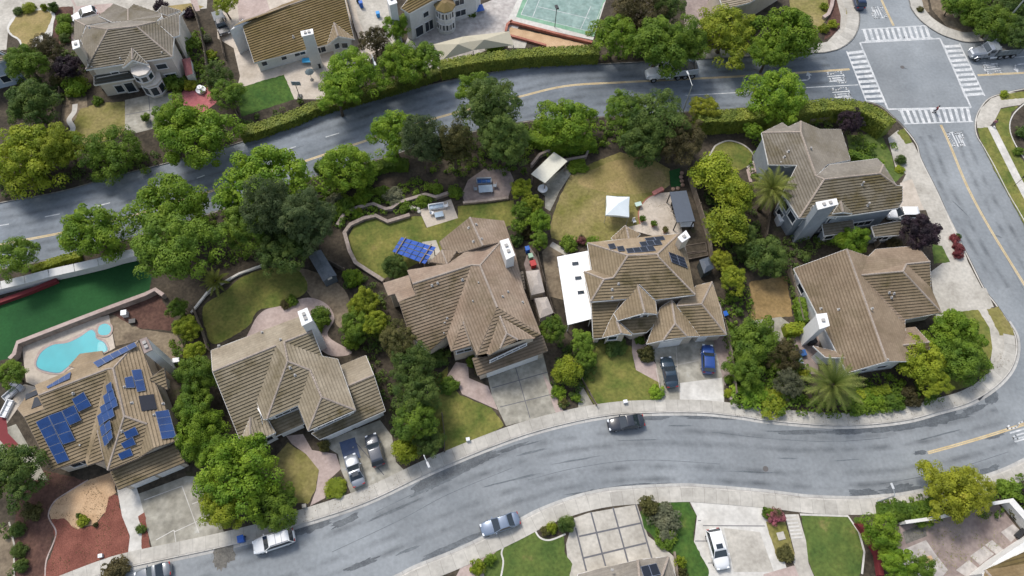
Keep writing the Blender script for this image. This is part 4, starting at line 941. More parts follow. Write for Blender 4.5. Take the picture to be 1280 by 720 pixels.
# ---------------------------------------------------------------- 4
h = House('curved_gable_house', 'tan house with white flat side roof and dark solar panels on its north slope', (810, 370), t_tan, stucco, trim_w)
a = zm(690, 265, 5.54); c = zm(690, 330, 5.54)
h.vz(a, NW=(245, 215, 5.4), A=(525, 302, 8.0), B=(730, 290, 8.0), NE=(880, 150, 5.4), W2=(275, 402, 5.6), W3=(425, 455, 6.4), X=(360, 466, 6.4), Y=(220, 412, 5.4), SW=(268, 622, 5.2), Vb=(522, 600, 5.2), V1=(605, 500, 6.6), T=(738, 313, 7.9), S2=(715, 608, 5.2), SE=(990, 572, 5.2), E1=(935, 292, 5.3))
h.axis('A', 'B')
h.wing(['N:NW A B NE', 'W:A NW W2 W3', 'N:W2 Y X W3', 'W:Y SW X', 'S:A B T V1 Vb SW X W3', 'S:T V1 S2 SE', 'E:B NE E1 SE T'])
h.vz(c, l1=(272, 266, 4.4), l2=(468, 262, 4.4), l3=(345, 512, 2.9), l4=(286, 518, 2.9)); h.wing(['S:l1 l2 l3 l4'])
h.vz(c, a0=(592, 145, 6.5), a1=(520, 240, 5.6), a2=(430, 342, 4.9), a3=(455, 392, 4.8), a4=(642, 338, 6.0), a5=(727, 347, 4.9), a6=(716, 262, 5.3))
h.wing(['W:a0 a1 a2 a3 a4', 'E:a0 a4 a5 a6'], base=0)
h.vz(c, b1=(460, 393, 4.3), b2=(722, 352, 4.3), b3=(742, 395, 3.6), b4=(655, 472, 3.0), b5=(562, 482, 3.0)); h.wing(['S:b1 b2 b3 b4 b5'])
h.vz(c, c0=(448, 392, 5.0), c1=(350, 510, 3.2), c2=(480, 480, 4.2), c3=(552, 492, 3.2)); h.vz(c, ca=(430, 342, 4.8), cb=(400, 395, 4.2)); h.wing(['W:ca cb c1 c2 c0', 'E:c0 c2 c3'])
h.vz(c, g0=(828, 250, 5.6), g1=(752, 300, 4.2), g2=(655, 553, 2.9), g3=(770, 528, 3.3), g4=(852, 412, 5.0), g5=(935, 502, 3.3), g6=(1022, 500, 2.9), g7=(868, 290, 4.9))
h.wing(['W:g0 g1 g2 g3 g4', 'E:g0 g4 g5 g6 g7', 'S:g4 g3 g5'])
h.vz(c, e0=(880, 262, 4.0), e1=(1000, 150, 2.9), e2=(1108, 124, 2.9), e3=(1035, 277, 5.0), e4=(865, 291, 5.0), e5=(1208, 490, 2.8), e6=(1020, 502, 2.8), e7=(1165, 300, 2.8))
h.wing(['N:e0 e1 e2 e3 e4', 'S:e4 e3 e5 e6', 'E:e3 e2 e7 e5'])
h.vz(a, n1=(410, 180, 3.9), n2=(505, 95, 3.9), n3=(612, 152, 3.9), n4=(540, 225, 5.2), n5=(440, 212, 4.6), n6=(515, 105, 4.8)); h.wing(['W:n1 n2 n6 n5', 'W:n5 n6 n4', 'E:n6 n2 n3 n4'])
h.chimney([(847.5, 297), (857, 289), (862, 297), (852.5, 303)], 8.3, stucco, pots=1)
h.planes['N'] = h.planes[' '.join(sorted('NW A B NE'.split()))]; h.planes['E'] = h.planes[' '.join(sorted('B NE E1 SE T'.split()))]; h.planes['S'] = h.planes[' '.join(sorted('A B T V1 Vb SW X W3'.split()))]
q = lambda *p: a(*p)
h.panels('N', q((385, 222), (430, 215), (447, 247), (402, 255)), 1, 1, solar_k); h.panels('N', q((447, 238), (493, 233), (508, 265), (460, 270)), 1, 1, solar_k)
h.panels('N', q((510, 252), (700, 232), (720, 265), (525, 285)), 4, 1, solar_k); h.panels('N', q((603, 207), (745, 190), (765, 222), (620, 238)), 3, 1, solar_k)
h.panels('N', q((640, 180), (770, 165), (785, 188), (655, 200)), 2, 1, solar_k)
h.panels('E', q((808, 275), (915, 315), (942, 388), (830, 345)), 2, 3, solar_k)
for k, x, y in (('S', 773, 355), ('S', 765, 362), ('S', 765, 372)): h.vent(k, x, y, .3)
h.window('g3 g5', .02, .98, .15, 2.25, 'garage_door'); h.window('e6 e5', .0, .42, .15, 2.2, 'garage_door')
h.window('c1 c2', .15, .9, 1.5, 2.8); h.window('a3 a4', .5, .95, 3.6, 4.7); h.window('a4 a5', .05, .6, 3.6, 4.7)
h.done()
# white flat patio roof
pr = empty('patio_cover', P(716, 365, BZ), 'long white flat patio roof with three skylights beside the tan house', 'patio cover')
W = [P(x, y, z) for x, y, z in a((35, 310, 2.7), (250, 268, 2.9), (278, 400, 2.9), (222, 412, 2.9), (268, 600, 2.9))] + [P(x, y, z) for x, y, z in c((272, 380, 2.9), (108, 422, 2.7))]
MB().slab(W, .14).build('roof_panel', plain('white_roof', (.80, .80, .79), .5, famt=.03), pr)
for x, y in ((161, 355), (182, 455), (200, 555)):
    k = P(*a((x, y, 2.95))[0]); MB().box((k.x, k.y, 2.93), (.9, .45, .06), .12).build('skylight', glass, pr)
for x, y in a((45, 318), (75, 480), (100, 640)) + c((112, 415), (262, 378)):
    k = P(x, y, 2.7); MB().box((k.x + .1, k.y, 1.37), (.12, .12, 2.5)).build('post', trim_w, pr)

# ---------------------------------------------------------------- 5 grey house
h = House('grey_house', 'grey tile-roofed house with blue-grey walls and wide grey chimney near the crossing', (1040, 225), t_grey, stucco_b, trim_w)
a = zm(940, 140, 5.76); c = zm(940, 200, 5.76)
h.vz(a, nw=(70, 150, 5.4), n1=(218, 78, 5.9), n2=(260, 108, 6.2), n3=(352, 66, 6.2), n4=(490, 125, 5.6), ne=(640, 125, 5.0), e1=(708, 345, 5.2), e2=(540, 378, 6.6), J=(460, 462, 7.6), K=(520, 485, 7.8), w1=(120, 380, 5.4), w2=(325, 382, 6.4), w3=(222, 585, 5.4), R=(350, 145, 7.8))
h.vz(c, sw=(340, 418, 5.3))
h.vz(a, p1=(560, 380, 6.2), p2=(902, 336, 5.3), p3=(945, 380, 5.6), p4=(920, 442, 7.4), p5=(1040, 530, 5.4), p6=(1082, 532, 5.2), p7=(1082, 645, 4.6), p8=(1050, 692, 4.6), p9=(700, 745, 5.0))
h.vz(c, q1=(345, 418, 5.2))
h.axis('K', 'p4')
h.wing(['N:nw n1 n2 n3 R', 'W:nw R J K sw w3 w2 w1', 'E:R n3 n4 ne e1 e2 J', 'N:J p1 p2 p3 p4 K', 'S:K p4 p5 p6 p7 p8 p9 sw', 'E:p4 p3 p5'])
h.vz(c, d0=(638, 297, 7.2), d1=(580, 385, 6.2), d2=(722, 385, 6.2), d3=(655, 375, 6.9)); h.wing(['d0 d1 d3', 'd0 d3 d2'], base=2)
h.vz(c, y1=(505, 462, 3.4), y2=(725, 432, 3.4), y3=(740, 515, 2.9), y4=(520, 545, 2.9)); h.wing(['y1 y2 y3 y4'])
h.window('y4 y3', .1, .45, .9, 2.2); h.window('y4 y3', .55, .9, .9, 2.2)
h.vz(c, l1=(860, 478, 3.6), l2=(1045, 440, 3.6), l3=(1085, 448, 3.4), l4=(1060, 540, 2.7), l5=(885, 552, 2.7)); h.wing(['S:l1 l2 l3 l4 l5'])
h.vz(a, x1=(205, 358, 6.0), x2=(325, 382, 6.3), x3=(240, 395, 5.2)); h.wing(['S:x1 x2 x3'], base=3)
h.chimney([(1020.5, 253.5), (1044, 249), (1046, 256), (1023, 262)], 9.4, stucco_b, trim_w, pots=2)
h.planes['S'] = h.planes[' '.join(sorted('K p4 p5 p6 p7 p8 p9 sw'.split()))]; h.planes['W'] = h.planes[' '.join(sorted('nw R J K sw w3 w2 w1'.split()))]; h.planes['E'] = h.planes[' '.join(sorted('R n3 n4 ne e1 e2 J'.split()))]
for k, x, y in (('S', 1077, 231), ('S', 1084, 257), ('S', 1014, 261), ('W', 980, 197), ('W', 985, 190), ('E', 1013, 186)): h.vent(k, x, y, .9 if k == 'S' else .4, .14)
h.window('w3 sw', .1, .45, 1, 2.4); h.window('w3 sw', .55, .95, 3, 4.5); h.window('sw p9', .12, .24, 3.0, 4.4); h.window('sw p9', .66, .88, 3.1, 4.5); h.window('p9 p8', .3, .75, 1.0, 2.3); h.window('d1 d3', .3, .95, 4.6, 5.6)
h.window('l5 l4', .2, .8, 1, 2.2); h.window('sw p9', .66, .9, .8, 2.3); h.window('w3 sw', .12, .46, 3.2, 4.6)
h.done()

# ---------------------------------------------------------------- 6 corner house
h = House('corner_house', 'low brown tile-roofed house with white slanted chimney on the street corner', (1090, 390), t_brown, stucco_w, trim_w)
a = zm(980, 295, 5.76); c = zm(980, 370, 5.76)
h.vz(a, NW=(70, 235, 3.4), N=(450, 95, 4.4), Ne=(608, 148, 4.0), J=(555, 282, 5.4), W1=(215, 700, 3.4))
h.vz(c, SW=(455, 552, 3.4), S1=(740, 470, 4.6), SE=(895, 470, 4.0), E1=(870, 208, 4.0), R2=(690, 330, 5.6))
h.vz(a, R1=(480, 175, 5.4))
h.vz(a, a1=(660, 96, 3.6), a2=(850, 80, 3.4), a3=(960, 72, 3.2), a4=(1050, 185, 3.6), a5=(880, 202, 5.0), a6=(855, 255, 5.4), b1=(1132, 552, 3.0), b2=(1138, 592, 2.8), b3=(870, 602, 3.2), b4=(1055, 372, 3.4))
h.axis('J', 'a6')
h.wing(['W:NW N R1 R2 S1 SW', 'E:N Ne J E1 SE S1 R2 R1'])
h.wing(['N:J Ne a1 a2 a3 a4 a5 a6', 'S:J a6 b1 b3 E1', 'E:a5 a6 b1 b4', 'S:a5 a4 b4'])
h.vz(c, m1=(832, 357, 4.2), m2=(875, 232, 3.2), m3=(945, 224, 3.2), m4=(1047, 332, 4.0), m5=(1047, 380, 3.0), m6=(905, 452, 3.0)); h.wing(['N:m1 m2 m3 m4', 'S:m1 m4 m5 m6'])
h.vz(c, k1=(210, 360, 3.6), k2=(440, 415, 4.2), k3=(435, 445, 3.0), k4=(300, 442, 3.0)); h.wing(['N:k1 k2 k3 k4'])
h.chimney([(1020, 394), (1032.5, 392.5), (1036, 407), (1024.5, 411)], 6.2, chim_w, pots=1)
h.planes['W'] = h.planes[' '.join(sorted('NW N R1 R2 S1 SW'.split()))]; h.planes['S'] = h.planes[' '.join(sorted('J a6 b1 b3 E1'.split()))]
for k, x, y in (('W', 1026, 386), ('W', 1048, 387), ('W', 1090, 386), ('W', 1109, 450), ('S', 1114, 372), ('S', 1117, 367), ('S', 1111, 366)): h.vent(k, x, y, .3)
h.window('SW S1', .15, .38, 1.2, 2.3); h.window('SW S1', .58, .82, 1.2, 2.4); h.window('S1 SE', .15, .6, 1.2, 2.4)
h.window('NW SW', .1, .2, 1, 2.2) if ('NW', 'SW') in h.edges else None
h.done()

# ---------------------------------------------------------------- 7 north-west house
h = House('bay_window_house', 'pale grey-tan house with rounded white bay windows above a gridded patio', (155, 75), t_grey, stucco_k, trim_w)
a = zm(70, 0, 5.76)
h.vz(a, A=(375, 212, 8.0), B=(580, 190, 8.0), W0=(225, 190, 6.4), SW=(215, 502, 5.4), W2=(235, 470, 5.6), SE=(838, 410, 5.4), D0=(720, 157, 8.0), SE2=(850, 258, 5.6), W1=(245, 405, 6.0), nw=(180, 280, 5.6), n1=(280, 180, 5.8), n2=(540, 150, 5.8), n3=(760, 118, 6.2))
h.axis('A', 'D0')
h.wing(['S:A B SE SW', 'W:A SW W2 nw W0', 'E:B D0 SE2 SE', 'N:A W0 n1 n2 n3 D0 B'])
h.vz(a, e1=(925, 78, 7.6), e2=(888, 112, 6.8), e3=(888, 255, 5.4), e4=(845, 268, 5.4), e5=(930, 95, 7.3)); h.wing(['E:D0 e1 e2 e3 e4'])
h.vz(a, f1=(135, 145, 3.2), f2=(320, 108, 3.2), f3=(375, 158, 4.2), f4=(215, 185, 4.2), f5=(130, 285, 2.9), f6=(172, 300, 3.2)); h.wing(['N:f1 f2 f3 f4', 'W:f1 f4 f6 f5'])
h.vz(a, h1=(310, 115, 3.6), h2=(418, 28, 3.4), h3=(520, 68, 4.6), h4=(520, 150, 5.4), h5=(405, 160, 5.0), i1=(560, 30, 4.4), i2=(755, 98, 4.8), i3=(770, 135, 5.6), j1=(725, 85, 3.4), j2=(765, 40, 3.4), j3=(895, 75, 4.4), j4=(800, 110, 4.8))
h.wing(['h1 h2 h3 h4 h5', 'h3 i1 i2 i3 h4'])
h.wing(['E:j1 j2 j3 j4'], base=0)
h.vz(a, m0=(548, 348, 7.05), m1=(480, 490, 5.9), m2=(665, 465, 5.9), m3=(550, 432, 6.75)); h.wing(['m0 m1 m3', 'm0 m3 m2'], base=3)
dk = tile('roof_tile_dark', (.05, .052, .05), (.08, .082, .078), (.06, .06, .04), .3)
h.vz(a, p1=(275, 545, 4.2), p2=(520, 498, 4.2), p3=(572, 562, 3.3), p4=(275, 612, 3.3)); h.wing(['p1 p2 p3 p4'], m=dk)
# round bays
for (x, y), r, z0, z1 in (((612, 500), 1.45, 3.0, 5.0), ((680, 570), 1.7, .1, 2.7)):
    k = P(*a((x, y, z1))[0]); mb = MB(); n = 8
    mb.lathe((k.x, k.y, 0), [(r, z0), (r, z1), (r * .98, z1 + .12)], n); b_ = mb.build('bay', stucco_k, h.root)
    MB().lathe((k.x, k.y, 0), [(r * 1.06, z1 + .1), (r * 1.06, z1 + .2), (r * .6, z1 + .32)], n).build('bay_roof', stucco_k, b_)
    for i in range(3):
        t0 = math.radians(-135 + 45 * i + 3); t1 = math.radians(-90 + 45 * i - 3); rr = r * .99
        h.wpanel(Vector((k.x + rr * math.cos(t0), k.y + rr * math.sin(t0), 0)), Vector((k.x + rr * math.cos(t1), k.y + rr * math.sin(t1), 0)), z0 + .6, z1 - .25)
h.window('SW SE', .18, .28, 3.4, 4.4); h.window('SW SE', .76, .9, 3.4, 4.5); h.window('SW SE', .8, .95, .9, 2.2); h.window('p4 p3', .35, .6, .5, 2.1); h.window('p4 p3', .66, .95, .2, 2.3)
h.chimney([(90.5, 53), (98.5, 51), (100, 59), (92, 62)], 8.8, stucco, trim_w)
h.planes['S'] = h.planes[' '.join(sorted('A B SE SW'.split()))]
for x, y in ((151, 74), (203, 67), (112, 35)): h.vent('S', x, y, .35)
h.done()

# ---------------------------------------------------------------- 8 brown mossy roof
h = House('mossy_roof_house', 'house with big mossy brown roof, white walls and tall white chimney', (370, 60), t_moss, stucco_w, trim_w)
a = zm(270, 0, 5.76)
h.vz(a, A=(180, 157, 5.2), B=(640, 0, 5.2), B2=(905, -92, 5.2), SW=(275, 452, 2.9), SE=(992, 272, 2.9), S1=(800, 320, 2.9), nw=(128, 190, 4.4), n2=(480, 36, 4.4), n3=(820, -96, 4.4))
h.axis('A', 'B')
h.wing(['S:A B B2 SE S1 SW', 'N:A nw n2 n3 B2 B'])
h.vz(a, d0=(850, 165, 5.2), d1=(800, 325, 3.8), d2=(880, 262, 5.0), d3=(1000, 282, 3.8)); h.wing(['W:d0 d1 d2', 'E:d0 d2 d3'], base=0, m=t_tan)
h.chimney([(376.5, 40), (390.5, 37), (391.5, 43), (378, 46)], 7.4, chim_w, pots=2)
h.window('SW S1', .05, .13, 1.1, 2.1); h.window('SW S1', .33, .41, 1.2, 2.1); h.window('SW S1', .52, .68, 1.2, 2.2); h.window('d1 d2', .25, .9, 2.2, 3.4); h.window('SW S1', .82, .97, .5, 2.3); h.window('d2 d3', .1, .7, 2.0, 3.2)
h.planes['S'] = h.planes[' '.join(sorted('A B B2 SE S1 SW'.split()))]
h.vent('S', 367, 47, .5)
h.done()

# ---------------------------------------------------------------- 9 white house at the top
h = House('white_house', 'white-walled house with bay windows and brown roof above the paved yard', (540, 5), t_moss, stucco_w, trim_w)
a = zm(430, 0, 5.76)
h.vz(a, A=(410, 60, 7.0), B=(530, -95, 7.4), C=(1000, -180, 7.4), D=(960, -60, 5.3), S1=(640, 5, 5.3), SW=(470, 98, 5.3), W=(395, 75, 5.6)); h.axis('SW', 'S1')
h.wing(['S:A B C D S1 SW'], over=.3)
k = P(*a((725, 35, 5.2))[0])
b_ = MB().lathe((k.x, k.y, 0), [(1.6, .1), (1.6, 5.0), (1.65, 5.1)], 8).build('bay', stucco_w, h.root); MB().lathe((k.x, k.y, 0), [(1.8, 5.05), (1.8, 5.2), (.4, 5.9)], 8).build('bay_roof', t_moss, b_)
for zz in (1.0, 3.4):
    for i in range(3):
        t0 = math.radians(-157 + 45 * i + 4); t1 = math.radians(-112 + 45 * i - 4)
        h.wpanel(Vector((k.x + 1.58 * math.cos(t0), k.y + 1.58 * math.sin(t0), 0)), Vector((k.x + 1.58 * math.cos(t1), k.y + 1.58 * math.sin(t1), 0)), zz, zz + 1.3)
h.window('SW S1', .15, .5, .2, 2.3); h.window('SW S1', .58, .95, .2, 2.3); h.window('SW S1', .55, .8, 3.4, 4.5); h.window('S1 D', .5, .75, 1, 2.3); h.window('S1 D', .5, .72, 3.4, 4.6)
h.chimney([(483, -3), (492, -6), (496, 4), (487, 7)], 8.6, chim_w)
h.done()
# ---------------------------------------------------------------- 10 house at the top edge, right of the big trees
h = House('cream_house', 'cream house corner with pale roof at the top edge behind the street trees', (925, 5), t_pale, stucco, trim_w)
h.v(A=(890, -25, 5.8), B=(935, -40, 6.8), C=(990, -30, 5.2), D=(938, 3, 5.2), E=(905, 12, 5.2)); h.wing(['A B D E', 'B C D']); h.window('E D', .2, .5, 1, 2.4); h.window('E D', .6, .85, 1, 2.4); h.done()
# ---------------------------------------------------------------- 11 west edge house
h = House('blue_wall_house', 'pale blue-walled house with pinkish roof cut by the left edge', (2, 95), t_pale, plain('wall_pale_blue', (.42, .48, .56), .85), trim_w)
h.v(A=(-45, 58, 6.4), B=(-3, 62, 6.2), C=(14, 70, 5.2), D=(-2, 78, 5.2), E=(-50, 90, 5.2)); h.wing(['A B C D E'], over=.25); h.window('E D', .7, .95, 1, 2.4); h.done()
# ---------------------------------------------------------------- 12 and 13 south edge houses
h = House('south_garage_house', 'grey hip roof with two dark solar panels at the bottom edge behind a gridded drive', (805, 735), t_grey, stucco, trim_w)
a = zm(640, 540, 4)
h.vz(a, A=(330, 712, 2.9), B=(630, 640, 2.9), R=(632, 668, 3.9), L=(450, 735, 4.6), R2=(640, 760, 4.9), C=(783, 624, 2.9), D=(845, 800, 2.9), E=(330, 830, 4.6), R3=(720, 800, 4.9), G=(700, 900, 4.9))
h.wing(['A B R R2 E', 'R B C R3 R2', 'C D G R3'])
h.planes['N'] = h.planes[' '.join(sorted('R B C R3 R2'.split()))]
h.panels('N', a((642, 672), (722, 655), (745, 712), (660, 730)), 2, 1, solar_k); h.vent('N', 765, 713, .4)
h.done()
h = House('southeast_house', 'house with brown ribbed roof behind a cream parapet in the bottom right corner', (1265, 725), t_moss, stucco, trim_w)
a = zm(960, 540, 4)
h.vz(a, A=(1085, 690, 3.2), B=(1300, 590, 3.2), C=(1420, 640, 3.2), R=(1330, 760, 4.8), R2=(1210, 830, 4.8), D=(1050, 860, 3.2)); h.wing(['A B C R R2', 'A R2 D'])
h.done()
# ---------------------------------------------------------------- vegetation
LM = {
 'bright': leaf('leaf_bright', (.11, .205, .016), (.225, .325, .026), (.28, .36, .045)),
 'lime': leaf('leaf_lime', (.18, .24, .018), (.31, .35, .028), (.36, .38, .05)),
 'yellow': leaf('leaf_yellow', (.20, .225, .02), (.34, .36, .03), (.40, .37, .05)),
 'mid': leaf('leaf_mid', (.085, .155, .018), (.18, .265, .028)),
 'dark': leaf('leaf_dark', (.065, .115, .024), (.135, .19, .038)),
 'pine': leaf('leaf_pine', (.055, .09, .03), (.11, .15, .052), (.16, .165, .065)),
 'olive': leaf('leaf_olive', (.085, .088, .026), (.155, .145, .045)),
 'brown': leaf('leaf_brown', (.062, .055, .02), (.115, .095, .038)),
 'purple': leaf('leaf_purple', (.013, .008, .013), (.032, .016, .024), trans=.1),
 'grey': leaf('leaf_grey', (.12, .135, .075), (.20, .205, .12)),
 'red': leaf('leaf_red', (.16, .035, .04), (.26, .07, .07)),
 'pink': leaf('leaf_pink', (.06, .10, .02), (.42, .13, .17), (.5, .2, .22)),
 'hedge': leaf('leaf_hedge', (.10, .135, .018), (.185, .21, .026), (.22, .22, .04), trans=.08),
 'fan': leaf('leaf_fan_palm', (.14, .17, .03), (.25, .27, .055), (.28, .27, .09)),
 'palm': leaf('leaf_palm', (.115, .16, .03), (.24, .265, .065), (.28, .27, .085)),
}
barkm = surf('bark', (.07, .052, .038), (.13, .10, .075), 2, 8, .3, .95)
def rdir():
    z = R.uniform(-1, 1); t = R.uniform(0, 2 * math.pi); r = math.sqrt(1 - z * z); return Vector((r * math.cos(t), r * math.sin(t), z))
def leafquad(mb, p, n, s, asp=.7):
    u = n.orthogonal().normalized(); w = n.cross(u); a = R.uniform(0, 6.28)
    u, w = u * math.cos(a) + w * math.sin(a), w * math.cos(a) - u * math.sin(a)
    u *= s; w *= s * asp; k = len(mb.v)
    mb.v += [p - u, p - w * .9 + u * .1, p + u, p + w * .9 + u * .1]; mb.f.append((k, k + 1, k + 2, k + 3))
def clump(mb, c, r, n, s, asp=.7, flat=.8, up=.25):
    for _ in range(n):
        d = rdir()
        if d.z < -.35: d.z = -d.z
        p = c + Vector((d.x, d.y, d.z * flat)) * r * R.uniform(.78, 1.06)
        nn = (d + rdir() * .55 + Vector((0, 0, up))).normalized()
        leafquad(mb, p, nn, s * R.uniform(.7, 1.25), asp)
def crown_mesh(name, seed, q=.78, nc=105, cr=(.11, .225), nl=140, ls=.030, asp=.7, cone=0., rough=.5):
    R.seed(seed); mb = MB(); k = 0; tries = 0
    while k < nc and tries < 4000:
        tries += 1
        d = rdir()
        if d.z < -.45: continue
        f = .80 + rough * noise.noise(d * 1.5 + Vector((seed * 1.7, 0, 0)))
        if noise.noise(d * 2.6 + Vector((0, seed * 2.3, 0))) < -.36: continue
        rr = f * R.uniform(.86, 1.06)
        c = Vector((d.x * rr, d.y * rr, d.z * rr * q))
        if cone:
            hz = (c.z / q + .5) / 1.5; c.x *= 1.12 - cone * max(0, hz); c.y *= 1.12 - cone * max(0, hz)
        clump(mb, c, R.uniform(*cr), nl, ls, asp); k += 1
    for _ in range(22):
        d = rdir(); rr = R.uniform(.2, .55); clump(mb, Vector((d.x * rr, d.y * rr, d.z * rr * q)), .3, 40, ls * 1.7, .9)
    me = mb.mesh(name); return me
PROTO = {
 'broad': [crown_mesh('crown', 20 + i, q=.74) for i in range(5)],
 'fine': [crown_mesh('crown', 40 + i, q=.9, nc=125, cr=(.10, .18), nl=104, ls=.028, asp=.5) for i in range(3)],
 'pine': [crown_mesh('crown', 60 + i, q=1.45, nc=190, cr=(.10, .18), nl=70, ls=.042, asp=.32, cone=.42, rough=.55) for i in range(3)],
 'bush': [crown_mesh('shrub', 80 + i, q=.8, nc=30, cr=(.24, .40), nl=70, ls=.082, rough=.35) for i in range(4)],
 'ball': [crown_mesh('shrub', 90 + i, q=.85, nc=44, cr=(.28, .35), nl=80, ls=.058, rough=.04) for i in range(2)],
}
MV = {}
def variant(proto, mk):
    i = R.randrange(len(PROTO[proto])); key = (proto, i, mk)
    if key not in MV:
        me = PROTO[proto][i].copy(); me.materials.clear(); me.materials.append(LM[mk]); MV[key] = me
    return MV[key]
QZ = {'broad': .74, 'fine': .9, 'pine': 1.45, 'bush': .8, 'ball': .85}
def trunk(root, h, r, rc, loc):
    mb = MB(); lean = Vector((R.uniform(-.3, .3), R.uniform(-.3, .3), 0)); top = Vector((0, 0, h * .62)) + lean
    mb.tube((0, 0, -.05), Vector((0, 0, h * .3)) + lean * .4, r * 1.25, r * .95, 8); mb.tube(Vector((0, 0, h * .3)) + lean * .4, top, r * .95, r * .6, 8)
    for i in range(5):
        a = i * 1.256 + R.uniform(-.4, .4); s = Vector((0, 0, h * R.uniform(.32, .5))) + lean * .5
        e = Vector((math.cos(a) * rc * .55, math.sin(a) * rc * .55, h * R.uniform(.62, .78))); mid = s.lerp(e, .5) + Vector((0, 0, -.1 * rc))
        mb.tube(s, mid, r * .45, r * .3, 6); mb.tube(mid, e, r * .3, r * .1, 6)
    me = mb.mesh('trunk'); me.materials.append(barkm); return place(me, 'trunk', root, (0, 0, 0))
def tree(px, py, rp, h, proto, mk, label, name='tree', cat='tree', group=None, sq=1.):
    q = QZ[proto] * sq; cz = h * .6
    for _ in range(4):
        r = rp / PPM(px, py, cz); cz = max(h - r * q, r * q * .45 + .3)
    c = P(px, py, cz); r *= .95
    root = empty(name, (c.x, c.y, BZ - .02), label, cat, group)
    place(variant(proto, mk), 'crown', root, (0, 0, cz - BZ), (r * R.uniform(.93, 1.1), r * R.uniform(.93, 1.1), r * sq * R.uniform(.92, 1.1)), R.uniform(0, 6.28))
    trunk(root, max(cz - BZ + r * q * .4, .8), max(.09, .045 * r + .03 * h * .3), r, root.location)
    return root
def shrub(px, py, rp, h, mk, label, proto='bush', group=None, name='shrub', cat='shrub', sq=None):
    r = rp / PPM(px, py, h * .5); q = QZ[proto]; sq = sq or min(1.6, max(.45, (h * .62) / (r * q)))
    c = P(px, py, h * .45)
    o = bpy.data.objects.new(name, variant(proto, mk)); COL.objects.link(o)
    o.location = (c.x, c.y, BZ + r * q * sq * .45); o.scale = (r * 1.05, r * 1.05, r * sq); o.rotation_euler = (0, 0, R.uniform(0, 6.28))
    return tag(o, label, cat, group)
def hedge(pts, w, h, mk, label, dens=46, ls=.17, name='hedge', cat='hedge', sm=True):
    W = [P(x, y, h * .85) for x, y in (smooth_open(pts, 6) if sm else pts)]; W = [Vector((p.x, p.y, BZ)) for p in W]
    mb = MB(); A = offs(W, w * .40); B = offs(W, -w * .40); up = Vector((0, 0, h * .9))
    for i in range(len(W) - 1):
        mb.quad(B[i] + up, B[i + 1] + up, A[i + 1] + up, A[i] + up); mb.quad(A[i + 1], A[i], A[i] + up, A[i + 1] + up); mb.quad(B[i], B[i + 1], B[i + 1] + up, B[i] + up)
        t = W[i + 1] - W[i]; L = t.length; t.normalize(); s = Vector((-t.y, t.x, 0))
        per = w + 2 * h
        for _ in range(int(L * per * dens)):
            k = R.uniform(0, per); p = W[i] + t * R.uniform(0, L)
            lump = .12 * noise.noise(Vector((p.x * .7, p.y * .7, k * .5)))
            if k < w: x, z, n = k - w / 2, h, Vector((0, 0, 1))
            elif k < w + h: x, z, n = w / 2, h - (k - w), s
            else: x, z, n = -w / 2, h - (k - w - h), -s
            o_ = R.uniform(-.16, .08) + lump; e = max(0, abs(x) / (w / 2) - .7) * .18 * (z / h)
            p = p + s * x + Vector((0, 0, z - e)) + n * o_
            leafquad(mb, p, (n + rdir() * .6 + Vector((0, 0, .3))).normalized(), ls * R.uniform(.6, 1.2))
    for i in (0, len(W) - 1): mb.quad(A[i], B[i], B[i] + up, A[i] + up)
    return mb.thing(name, LM[mk], label, cat)
def cover(name, pts, n, hmin, hmax, mk, label, rs=(.25, .6), ls=.16):
    W = [P(x, y, BZ) for x, y in pts]; x0, x1 = min(p.x for p in W), max(p.x for p in W); y0, y1 = min(p.y for p in W), max(p.y for p in W)
    mb = MB(); cnt = int((x1 - x0) * (y1 - y0) * n * 1.7)
    for _ in range(cnt):
        x, y = R.uniform(x0, x1), R.uniform(y0, y1)
        if not inside(x, y, W): continue
        if noise.noise(Vector((x * .35, y * .35, 3.3))) < -.34: continue
        r = R.uniform(*rs); hh = R.uniform(hmin, hmax)
        clump(mb, Vector((x, y, BZ + hh * .6)), r, int(14 + 26 * r), ls, .7, max(.5, hh * .6 / r if r else 1))
    o = mb.build(name, LM[mk]); o['kind'] = 'stuff'; return tag(o, label, 'undergrowth')
